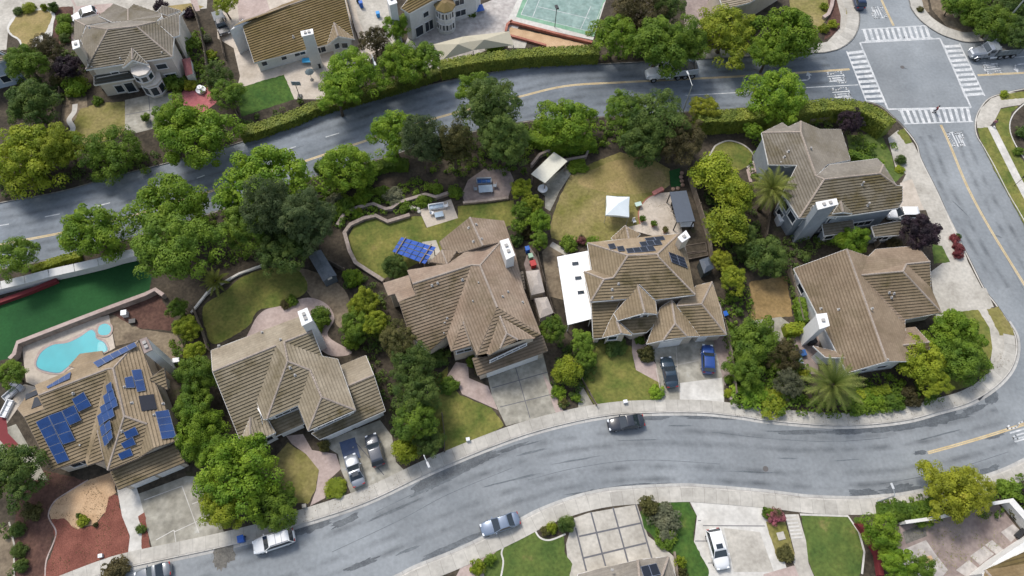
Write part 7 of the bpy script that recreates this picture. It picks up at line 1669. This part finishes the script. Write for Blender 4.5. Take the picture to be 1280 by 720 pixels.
def pot(label, px, py, m, leafk, s=.35):
    p = P(px, py, BZ); r = empty('potted_plant', tuple(p), label, 'potted plant')
    lpart(MB().lathe((0, 0, 0), [(s * .7, 0), (s, s * 1.3), (s * .85, s * 1.3), (s * .8, s * 1.1)], 12), 'pot', m, r); o = place(variant('bush', leafk), 'plant', r, (0, 0, s * 1.9), (s * 1.4,) * 3)
pot('potted plant at the left corner of the half-round patio', 802, 276, brick_red, 'mid'); pot('potted plant in the middle of the half-round patio', 816, 282, brick_red, 'mid'); pot('potted plant nearest the roof on the half-round patio', 831, 290, brick_red, 'olive')
pot('potted plant at the gridded patio wall', 185, 152, conc_light, 'mid', .5)
def bin_(label, px, py, m, h=1.1, w=.62, name='wheelie_bin', cat='bin', rz=.3):
    p = P(px, py, 0.004 if False else BZ); r = empty(name, tuple(p), label, cat, None, rz)
    lpart(MB().box((0, 0, h * .45 + .06), (w * .85, w * .95, h * .9), taper=1.14), 'body', m, r, bevel=.03); lpart(MB().box((0, .02, h + .03), (w * 1.06, w * 1.16, .09)), 'lid', m, r, bevel=.03)
    for s in (-1, 1): lpart(MB().tube((s * w * .42, .3, .12), (s * w * .5, .3, .12), .12, n=10), 'wheel', rubber, r)
green_m = plain('green_plastic', (.30, .45, .33), .5); red_m = plain('red_plastic', (.42, .03, .03), .5)
bin_('blue wheelie bin at the top of the row between two houses', 659, 315, blue_m); bin_('pale green wheelie bin between the blue and the red one', 663, 324, green_m); bin_('red bin lowest of the row between two houses', 666, 333, red_m, 1.0, .8)
bin_('blue wheelie bin at the right side of the curved-gable house', 904, 396, blue_m); bin_('blue recycling bin at the kerb left of the white roof-bar SUV', 304, 675, blue_m, 1.1, .7); bin_('blue bin in the side yard of the white house', 452, 9, blue_m); bin_('dark bin in the side yard of the white house', 448, 3, plain('dark_plastic', (.03, .06, .08), .5))
bin_('sky-blue bin beside the drooping tree at the white house', 473, 21, plain('sky_plastic', (.03, .25, .6), .5), .9)
# small hip-roofed sheds between the hipped house and the fence
def mini(label, quad, z, name='storage_shed', m=None, wm=None, top=.35):
    W = [P(x, y, z) for x, y in quad]; c = sum(W, Vector()) / 4; r = empty(name, (c.x, c.y, BZ), label, 'shed')
    if sum(W[i].x * W[(i + 1) % 4].y - W[(i + 1) % 4].x * W[i].y for i in range(4)) < 0: W.reverse()
    I = [c + (w - c) * .35 + Vector((0, 0, top)) for w in W]
    MB().add(W + I, [(0, 1, 5, 4), (1, 2, 6, 5), (2, 3, 7, 6), (3, 0, 4, 7), (4, 5, 6, 7)]).build('roof', m or surf('shed_roof_tan', (.36, .32, .28), (.44, .39, .35), .8, 4, .12, .8), r)
    MB().prism([c + (w - c) * .9 for w in W], BZ, z - .0).build('wall', wm or stucco, r)
mini('larger tan storage shed beside the hipped house', [(657, 339), (674, 337), (681, 365), (664, 369)], 2.1)
mini('smaller tan storage shed below the larger one', [(668, 373), (684, 371), (692, 391), (675, 398)], 1.9)
mini('small red-roofed garden shed beside the bay-window house', [(227, 74), (238, 72), (241, 92), (232, 95)], 2.2, m=plain('shed_red', (.25, .09, .09), .8), wm=trim_w, top=.5)
mini('dark shed under the trees right of the curved-gable house', [(874, 325), (886, 321), (893, 335), (880, 342)], 2.0, m=slate, wm=plain('dark_wall', (.05, .06, .06), .8))
# raised planter beds by the beige chimney
for lab, quad in (('upper raised timber planter beside the beige chimney', [(857, 307), (882, 303), (884, 313), (858, 316)]), ('lower raised timber planter beside the beige chimney', [(858, 318), (884, 314), (885, 319), (859, 324)])):
    W = [P(x, y, .6) for x, y in quad]; r = empty('planter_box', (W[0].x, W[0].y, BZ), lab, 'planter'); mb = MB()
    for i in range(4):
        a_, b2 = W[i], W[(i + 1) % 4]; d = b2 - a_; m_ = (a_ + b2) / 2; mb.box((m_.x, m_.y, .36), (d.length + .1, .1, .5), math.atan2(d.y, d.x))
    mb.build('frame', wood_d, r); MB().poly([Vector((w.x, w.y, .52)) for w in (W if (W[1] - W[0]).cross(W[2] - W[1]).z > 0 else W[::-1])]).build('soil', soil, r)
# covered furniture at the left edge
def bench(label, px, py, w, rz, m): p = P(px, py, BZ); r = empty('garden_bench', tuple(p), label, 'bench', None, rz); sofa(r, 0, 0, w, 0, m, m)
bench('pale grey garden sofa nearest the pool deck at the left edge', 24, 484, 1.8, -.5, plain('grey_fabric', (.38, .39, .42), .8)); bench('grey garden sofa below the pale grey one at the left edge', 15, 494, 1.7, .9, plain('grey_fabric_b', (.42, .43, .45), .8)); bench('white garden sofa lowest of the three at the left edge', 11, 512, 2.2, 1.4, whitec)
# tarp on the drive
W = [P(x, y, BZ + .03) for x, y in ((424, 553), (443.5, 546.5), (451, 572), (431, 579))][::-1]
tarp_m = plain('tarp_blue', (.045, .075, .15), .5, famt=.2, fine=1.2); mb = MB(); n = 10
for i in range(n + 1):
    for j in range(n + 1):
        p = W[0].lerp(W[1], i / n).lerp(W[3].lerp(W[2], i / n), j / n); mb.v.append(p + Vector((0, 0, .05 * noise.noise(p * 1.6))))
mb.f = [(i * (n + 1) + j, (i + 1) * (n + 1) + j, (i + 1) * (n + 1) + j + 1, i * (n + 1) + j + 1) for i in range(n) for j in range(n)]
o = mb.thing('tarp', tarp_m, 'dark blue tarp spread on the drive in front of the silver sedan', 'tarp', smooth=True)
# red-brown stepping logs by the small turf
for i, (x, y) in enumerate(((851, 222), (852, 227), (853, 232), (847, 236), (841, 237), (852, 217))):
    p = P(x, y, BZ); mb = MB(); mb.lathe((p.x, p.y, 0), [(.28, BZ), (.34, BZ + .2), (.2, BZ + .32)], 9); mb.thing('boulder', surf('boulder%d' % i, (.22, .13, .09), (.34, .24, .18), 2, 5, .3, .9) if i == 0 else MATS['boulder0'], 'reddish boulder edging the small turf strip by the dark pergola', 'boulder', 'boulders round the small turf strip')
for i, (x, y) in enumerate(((511, 259), (515, 260), (519, 261), (523, 261), (524, 265))):
    p = P(x, y, BZ); mb = MB(); mb.lathe((p.x, p.y, 0), [(.24, BZ), (.3, BZ + .15), (.16, BZ + .26)], 8); mb.thing('boulder', conc_light, 'pale stone in the row left of the tan patio', 'boulder', 'pale stones by the terrace')
# mailbox-like posts and small boxes on the verges
def box_thing(label, px, py, d, m, name, cat, rz=.2, z=BZ):
    p = P(px, py, z); mb = MB(); mb.box((p.x, p.y, z + d[2] / 2), d, rz); mb.box((p.x, p.y, z + d[2] + .02), (d[0] * 1.08, d[1] * 1.08, .05), rz); mb.thing(name, m, label, cat, bevel=.01)
box_thing('white utility box at the sidewalk edge of the square front lawn', 781, 503, (.5, .4, .5), whitec, 'utility_box', 'utility box'); box_thing('white utility box at the sidewalk edge of the red mulch', 127, 695, (.45, .4, .4), whitec, 'utility_box', 'utility box')
box_thing('white utility box at the kerb end of the curved front lawn', 585, 550, (.45, .4, .5), whitec, 'utility_box', 'utility box'); box_thing('pale square cover on the narrow lawn by the steps', 976, 670, (.85, .85, .06), conc, 'utility_box', 'utility cover'); box_thing('grey utility box at the corner of the small dry lawn', 381, 633, (.45, .4, .5), conc, 'utility_box', 'utility box')
box_thing('dark grey cooker on the patio by the mossy-roof house', 398, 84, (.9, .6, .95), black_t, 'barbecue_grill', 'grill'); box_thing('grey bench box beside the cream parapet', 1273, 667, (1.4, .5, .45), black_t, 'storage_box', 'storage box', .6)
box_thing('white and grey machine beside the soil bed by the pool', 158, 394, (.7, .7, .9), whitec, 'pool_heater', 'pool heater'); box_thing('dark pump next to the white machine by the soil bed', 167, 403, (.8, .6, .5), black_t, 'pool_pump', 'pump')
box_thing('black and white grill at the foot of the slanted white chimney', 1013, 429, (1.0, .7, 1.0), black_t, 'barbecue_grill', 'grill'); box_thing('blue play set piece on the small patio left of the date palm', 1001, 443, (1.0, .8, .6), cushion, 'storage_box', 'storage box'); box_thing('white pail-like box on the small patio left of the date palm', 998, 452, (.8, .9, .4), lightblue, 'storage_box', 'storage box')
box_thing('white box at the wall corner of the grey house', 975, 278, (1.5, 1.2, 1.4), whitec, 'storage_box', 'storage box'); box_thing('pale boulder seat on the pale patio at the bottom right', 1158, 700, (1.0, .7, .45), sand, 'garden_bench', 'bench'); box_thing('white machine on the west side path of the solar house', 222, 452, (.8, .6, .6), whitec, 'storage_box', 'storage box')
box_thing('pink lounger on the edge of the half-round patio', 822, 240, (1.8, .6, .35), plain('pink_plastic', (.55, .22, .18), .6), 'sun_lounger', 'lounger', .55)
# basketball hoop on the drive
p = P(375, 122, BZ); r = empty('basketball_hoop', tuple(p), 'free-standing basketball hoop beside the rich green lawn', 'basketball hoop')
lpart(MB().box((0, 0, .15), (.7, 1.0, .3)), 'base', black_t, r, bevel=.05); lpart(MB().tube((0, 0, .3), (0, -.0, 3.1), .06, n=8), 'pole', black_t, r)
bd = MB(); 
for d, c_ in (((1.4, .05, .06), (0, .35, 3.3)), ((1.4, .05, .06), (0, .35, 2.5)), ((.06, .05, .8), (-.7, .35, 2.9)), ((.06, .05, .8), (.7, .35, 2.9)), ((1.3, .02, .75), (0, .36, 2.9))): bd.box(c_, d)
lpart(bd, 'backboard', greyw, r); t = MB(); n = 14
for i in range(n): a0, a1 = 6.283 * i / n, 6.283 * (i + 1) / n; t.tube((.23 * math.cos(a0), .65 + .23 * math.sin(a0), 2.65), (.23 * math.cos(a1), .65 + .23 * math.sin(a1), 2.65), .015, n=5)
lpart(t, 'hoop', red_m, r)
# parasol closed / fan like umbrella near the sky-blue table
p = P(390, 100, BZ); r = empty('parasol', tuple(p), 'small dark parasol on the concrete yard of the mossy-roof house', 'parasol'); lpart(MB().tube((0, 0, 0), (0, 0, 2.2), .03, n=6), 'pole', black_t, r); lpart(MB().lathe((0, 0, 0), [(.75, 1.9), (.4, 2.15), (.03, 2.35)], 8), 'canopy', plain('parasol_grey', (.10, .13, .14), .8), r); lpart(MB().lathe((0, 0, 0), [(.3, 0), (.3, .1), (.05, .12)], 10), 'base', black_t, r)
p = P(252, 114, BZ); r = empty('fountain', tuple(p), 'small white tiered fountain on the brick-red patio', 'fountain'); lpart(MB().lathe((0, 0, 0), [(.75, 0), (.8, .4), (.66, .4), (.6, .25)], 16), 'basin', whitec, r); lpart(MB().lathe((0, 0, 0), [(.15, .2), (.12, .8), (.4, .95), (.42, 1.02), (.05, 1.0), (.05, 1.3)], 12), 'pedestal', whitec, r)
# ---------------------------------------------------------------- lamps and poles
steel = plain('galvanised_steel', (.42, .44, .45), .4, .4)
lamp_m = plain('lamp_housing', (.45, .46, .46), .5)
def lamp(label, base, h, armdir, arm=1.8, m=None):
    m = m or steel; p = P(base[0], base[1], BZ); r = empty('street_lamp', tuple(p), label, 'street lamp'); d = Vector((armdir[0], armdir[1], 0)).normalized()
    lpart(MB().lathe((0, 0, 0), [(.2, 0), (.2, .35), (.1, .45), (.07, h)], 10), 'pole', m, r); a_ = Vector((0, 0, h - .1)); b2 = d * arm + Vector((0, 0, h + .25))
    lpart(MB().tube(a_, b2, .05, .04, 8), 'arm', m, r); c_ = b2 + d * .3; lpart(MB().box(c_, (.75, .28, .14), math.atan2(d.y, d.x)), 'lamp_head', lamp_m, r, bevel=.04)
lamp('tall lamp post leaning over the avenue beside the brown tree', (475, 119), 9.0, (.35, -1), 1.8)
lamp('street lamp on the south side of the avenue opposite the white dump truck', (853, 141), 6.5, (-.25, 1), 2.0)
lamp('lamp post rising beside the round yellow-green tree at the gabled house drive', (535, 583), 6.0, (.5, -1), 1.0)
lamp('street lamp on the sidewalk left of the golden tree', (1098, 627), 4.2, (-.2, 1), .8)
lamp('street lamp at the avenue kerb below the large left street tree', (28, 247), 6.5, (.3, -1), 1.6)
p = P(693.5, 34, BZ); r = empty('court_lamp', tuple(p), 'dark lamp post at the edge of the sport court', 'lamp post'); lpart(MB().tube((0, 0, 0), (0, 0, 4.2), .06, n=8), 'pole', black_t, r); lpart(MB().box((0, .1, 4.3), (.5, .9, .25), .3), 'lamp_head', black_t, r, bevel=.04)
p = P(1245, 42, BZ); r = empty('utility_pole', tuple(p), 'pale slanting-looking pole among the dark trees in the top right corner', 'pole'); lpart(MB().lathe((0, 0, 0), [(.16, 0), (.11, 9)], 10), 'pole', steel, r); lpart(MB().box((0, 0, 8.6), (1.4, .1, .12)), 'crossarm', wood, r)
p = P(838, 20, BZ); r = empty('utility_pole', tuple(p), 'pale pole among the trees at the top edge left of the brown driveway', 'pole'); lpart(MB().lathe((0, 0, 0), [(.2, 0), (.13, 8.5)], 10), 'pole', steel, r); lpart(MB().box((0, 0, 8.2), (1.4, .1, .12)), 'crossarm', wood, r)
p = P(1268, 232, BZ); r = empty('sign_post', tuple(p), 'dark thin post on the right verge of the cross street', 'post'); lpart(MB().tube((0, 0, 0), (0, 0, 2.6), .04, n=6), 'pole', black_t, r); lpart(MB().box((0, 0, 2.4), (.5, .04, .5)), 'plate', black_t, r)
# storm drain inlet set in the kerb of the corner
p = P(1226, 494.5, 0); mb = MB(); mb.box((p.x, p.y, .07), (1.5, .5, .12), .72); mb.thing('storm_drain', plain('drain_iron', (.03, .032, .035), .7), 'dark storm drain inlet in the kerb at the street corner', 'storm drain')
def litter(name, pts, n, label, m):
    W = [P(x, y, BZ + .06) for x, y in pts]; x0, x1 = min(p.x for p in W), max(p.x for p in W); y0, y1 = min(p.y for p in W), max(p.y for p in W); mb = MB(); k = 0
    for _ in range(n * 6):
        x, y = R.uniform(x0, x1), R.uniform(y0, y1)
        if k >= n or not inside(x, y, W) or noise.noise(Vector((x * .5, y * .5, 7))) < -.05: continue
        leafquad(mb, Vector((x, y, BZ + .062 + R.uniform(0, .02))), (Vector((0, 0, 1)) + rdir() * .5).normalized(), R.uniform(.03, .07)); k += 1
    o = mb.build(name, m); o['kind'] = 'stuff'; tag(o, label, 'leaf litter')
dry = leaf('leaf_dry', (.10, .07, .03), (.20, .15, .06))
litter('leaf_litter', [(250, 690), (420, 622), (520, 585), (530, 600), (420, 640), (260, 700)], 350, 'fallen leaves along the kerb below the solar and gabled houses', dry)
litter('leaf_litter', [(905, 505), (1080, 515), (1180, 495), (1250, 440), (1265, 450), (1200, 508), (1080, 530), (905, 524)], 700, 'fallen leaves on the sidewalk below the corner house', dry)
litter('leaf_litter', [(60, 560), (165, 640), (160, 690), (60, 720)], 900, 'fallen leaves on the red mulch front yard', dry)
litter('leaf_litter', [(1140, 655), (1230, 640), (1260, 680), (1180, 720), (1140, 700)], 700, 'fallen leaves on the sunken brown patio', LM['yellow'])
litter('leaf_litter', [(640, 190), (840, 190), (840, 300), (680, 310)], 1200, 'fallen leaves on the round dry lawn', dry)
# manholes
for i, (lab, x, y) in enumerate((('round manhole cover on the right part of the curving street', 957, 586), ('round manhole cover on the avenue lanes near the crossing', 1128, 84))):
    p = P(x, y, 0); MB().lathe((p.x, p.y, 0), [(.36, .0), (.36, .013), (.33, .016)], 20).thing('manhole_cover', plain('iron%d' % i, (.11, .10, .095), .6), lab, 'manhole cover')
# ---------------------------------------------------------------- people: one skinned body each
skin_m = plain('skin', (.42, .26, .19), .6); hair_m = plain('hair_dark', (.02, .016, .013), .7)
def person(label, px, py, rz, top, bottom, stride):
    p = P(px, py, .0); z0 = 0.0127 if stride else BZ + .03
    root = empty('person', (p.x, p.y, z0), label, 'person', None, rz)
    s = stride
    J = dict(pel=(0, 0, .95, .13), wai=(0, 0, 1.10, .125), che=(.02, 0, 1.32, .15), nek=(.02, 0, 1.47, .055), hea=(.03, 0, 1.60, .095), top=(.02, 0, 1.70, .075), nose=(.125, 0, 1.60, .02))
    E = [('pel', 'wai'), ('wai', 'che'), ('che', 'nek'), ('nek', 'hea'), ('hea', 'top'), ('hea', 'nose')]
    for k, sg in (('l', 1), ('r', -1)):
        f = s * sg
        J.update({k + 'hip': (0, .09 * sg, .88, .095), k + 'kne': (.06 + .22 * f, .10 * sg, .50, .06), k + 'ank': (.30 * f - .02, .10 * sg, .09, .042), k + 'toe': (.30 * f + .17, .11 * sg, .04, .035),
                  k + 'sho': (.02, .19 * sg, 1.40, .065), k + 'elb': (-.03 - .12 * f, .25 * sg, 1.13, .045), k + 'wri': (.08 - .2 * f, .24 * sg, .90, .032), k + 'han': (.10 - .23 * f, .235 * sg, .82, .034)})
        E += [('pel', k + 'hip'), (k + 'hip', k + 'kne'), (k + 'kne', k + 'ank'), (k + 'ank', k + 'toe'), ('che', k + 'sho'), (k + 'sho', k + 'elb'), (k + 'elb', k + 'wri'), (k + 'wri', k + 'han')]
        for i in range(5):
            n = k + 'f%d' % i; J[n] = (.10 - .23 * f + (.035 if i == 0 else (i - 2.5) * .016), .235 * sg + (.0 if i else -.02 * sg), .76 if i == 0 else .72, .009); E.append((k + 'han', n))
    ks = list(J); me = bpy.data.meshes.new('body'); me.from_pydata([J[k][:3] for k in ks], [(ks.index(a), ks.index(b_)) for a, b_ in E], [])
    o = bpy.data.objects.new('body', me); COL.objects.link(o); o.parent = root; me.materials.append(skin_m)
    sk = o.modifiers.new('skin', 'SKIN'); sub = o.modifiers.new('sub', 'SUBSURF'); sub.levels = sub.render_levels = 1
    for i, k in enumerate(ks):
        v = me.skin_vertices[0].data[i]; v.radius = (J[k][3], J[k][3]); v.use_root = (k == 'pel')
    def skin_part(name, chain, grow, m):
        ids = [c for c in chain]; me2 = bpy.data.meshes.new(name); vs = sorted({a for e in ids for a in e}, key=ks.index)
        me2.from_pydata([J[k][:3] for k in vs], [(vs.index(a), vs.index(b_)) for a, b_ in ids], []); o2 = bpy.data.objects.new(name, me2); COL.objects.link(o2); o2.parent = root; me2.materials.append(m)
        o2.modifiers.new('skin', 'SKIN'); sb = o2.modifiers.new('sub', 'SUBSURF'); sb.levels = sb.render_levels = 1
        for i, k in enumerate(vs): v = me2.skin_vertices[0].data[i]; v.radius = (J[k][3] + grow,) * 2; v.use_root = (i == 0)
    skin_part('jacket', [('pel', 'wai'), ('wai', 'che'), ('che', 'lsho'), ('lsho', 'lelb'), ('lelb', 'lwri'), ('che', 'rsho'), ('rsho', 'relb'), ('relb', 'rwri')], .022, top)
    skin_part('trousers', [('pel', 'lhip'), ('lhip', 'lkne'), ('lkne', 'lank'), ('pel', 'rhip'), ('rhip', 'rkne'), ('rkne', 'rank')], .018, bottom)
    lpart(MB().lathe((0.0, 0, 1.58), [(.10, 0), (.125, .06), (.11, .14), (.05, .20)], 12), 'hair', hair_m, root, smooth=True)
    for sg in (1, -1): lpart(MB().box((.30 * s * sg + .05, .11 * sg, .05), (.29, .11, .1)), 'shoe', black_t, root, bevel=.03)
person('person in a dark red jacket walking across the lower zebra crossing', 1167.5, 141, 2.6, plain('jacket_red', (.16, .02, .03), .8), plain('trousers_dark', (.03, .03, .045), .8), .6)
person('person in dusty pink standing on the east corner sidewalk', 1239, 158, 1.0, plain('jacket_pink', (.34, .15, .17), .8), plain('trousers_grey', (.12, .10, .12), .8), .35)
# ---------------------------------------------------------------- daylight
w = bpy.data.worlds.new('World'); S.world = w; w.use_nodes = True; nt = w.node_tree
sky = nt.nodes.new('ShaderNodeTexSky'); sky.sky_type = 'NISHITA'; sky.sun_disc = False
EL, AZ = math.radians(54), math.atan2(-.62, .78)   # towards the sun: west of image-north
sky.sun_elevation = EL; sky.sun_rotation = AZ; sky.dust_density = 2.5; sky.air_density = 1.2
bg = nt.nodes['Background']; bg.inputs['Strength'].default_value = .15; hs = nt.nodes.new('ShaderNodeHueSaturation'); hs.inputs['Saturation'].default_value = .72; nt.links.new(sky.outputs[0], hs.inputs['Color']); nt.links.new(hs.outputs[0], bg.inputs[0])   # thin cloud whitens the sky
sl = bpy.data.lights.new('sun', 'SUN'); sl.energy = 2.05; sl.angle = math.radians(14); sl.color = (1, .955, .89); so = bpy.data.objects.new('sun', sl); COL.objects.link(so)
dv = Vector((math.sin(AZ) * math.cos(EL), math.cos(AZ) * math.cos(EL), math.sin(EL))); so.rotation_euler = dv.to_track_quat('Z', 'Y').to_euler(); so.location = dv * 150
S.view_settings.view_transform = 'Standard'; S.view_settings.look = 'None'; S.view_settings.exposure = .41; S.view_settings.gamma = 1
S.render.engine = 'CYCLES'; S.cycles.max_bounces = 5; S.cycles.diffuse_bounces = 3; S.cycles.transmission_bounces = 2; S.cycles.use_denoising = True
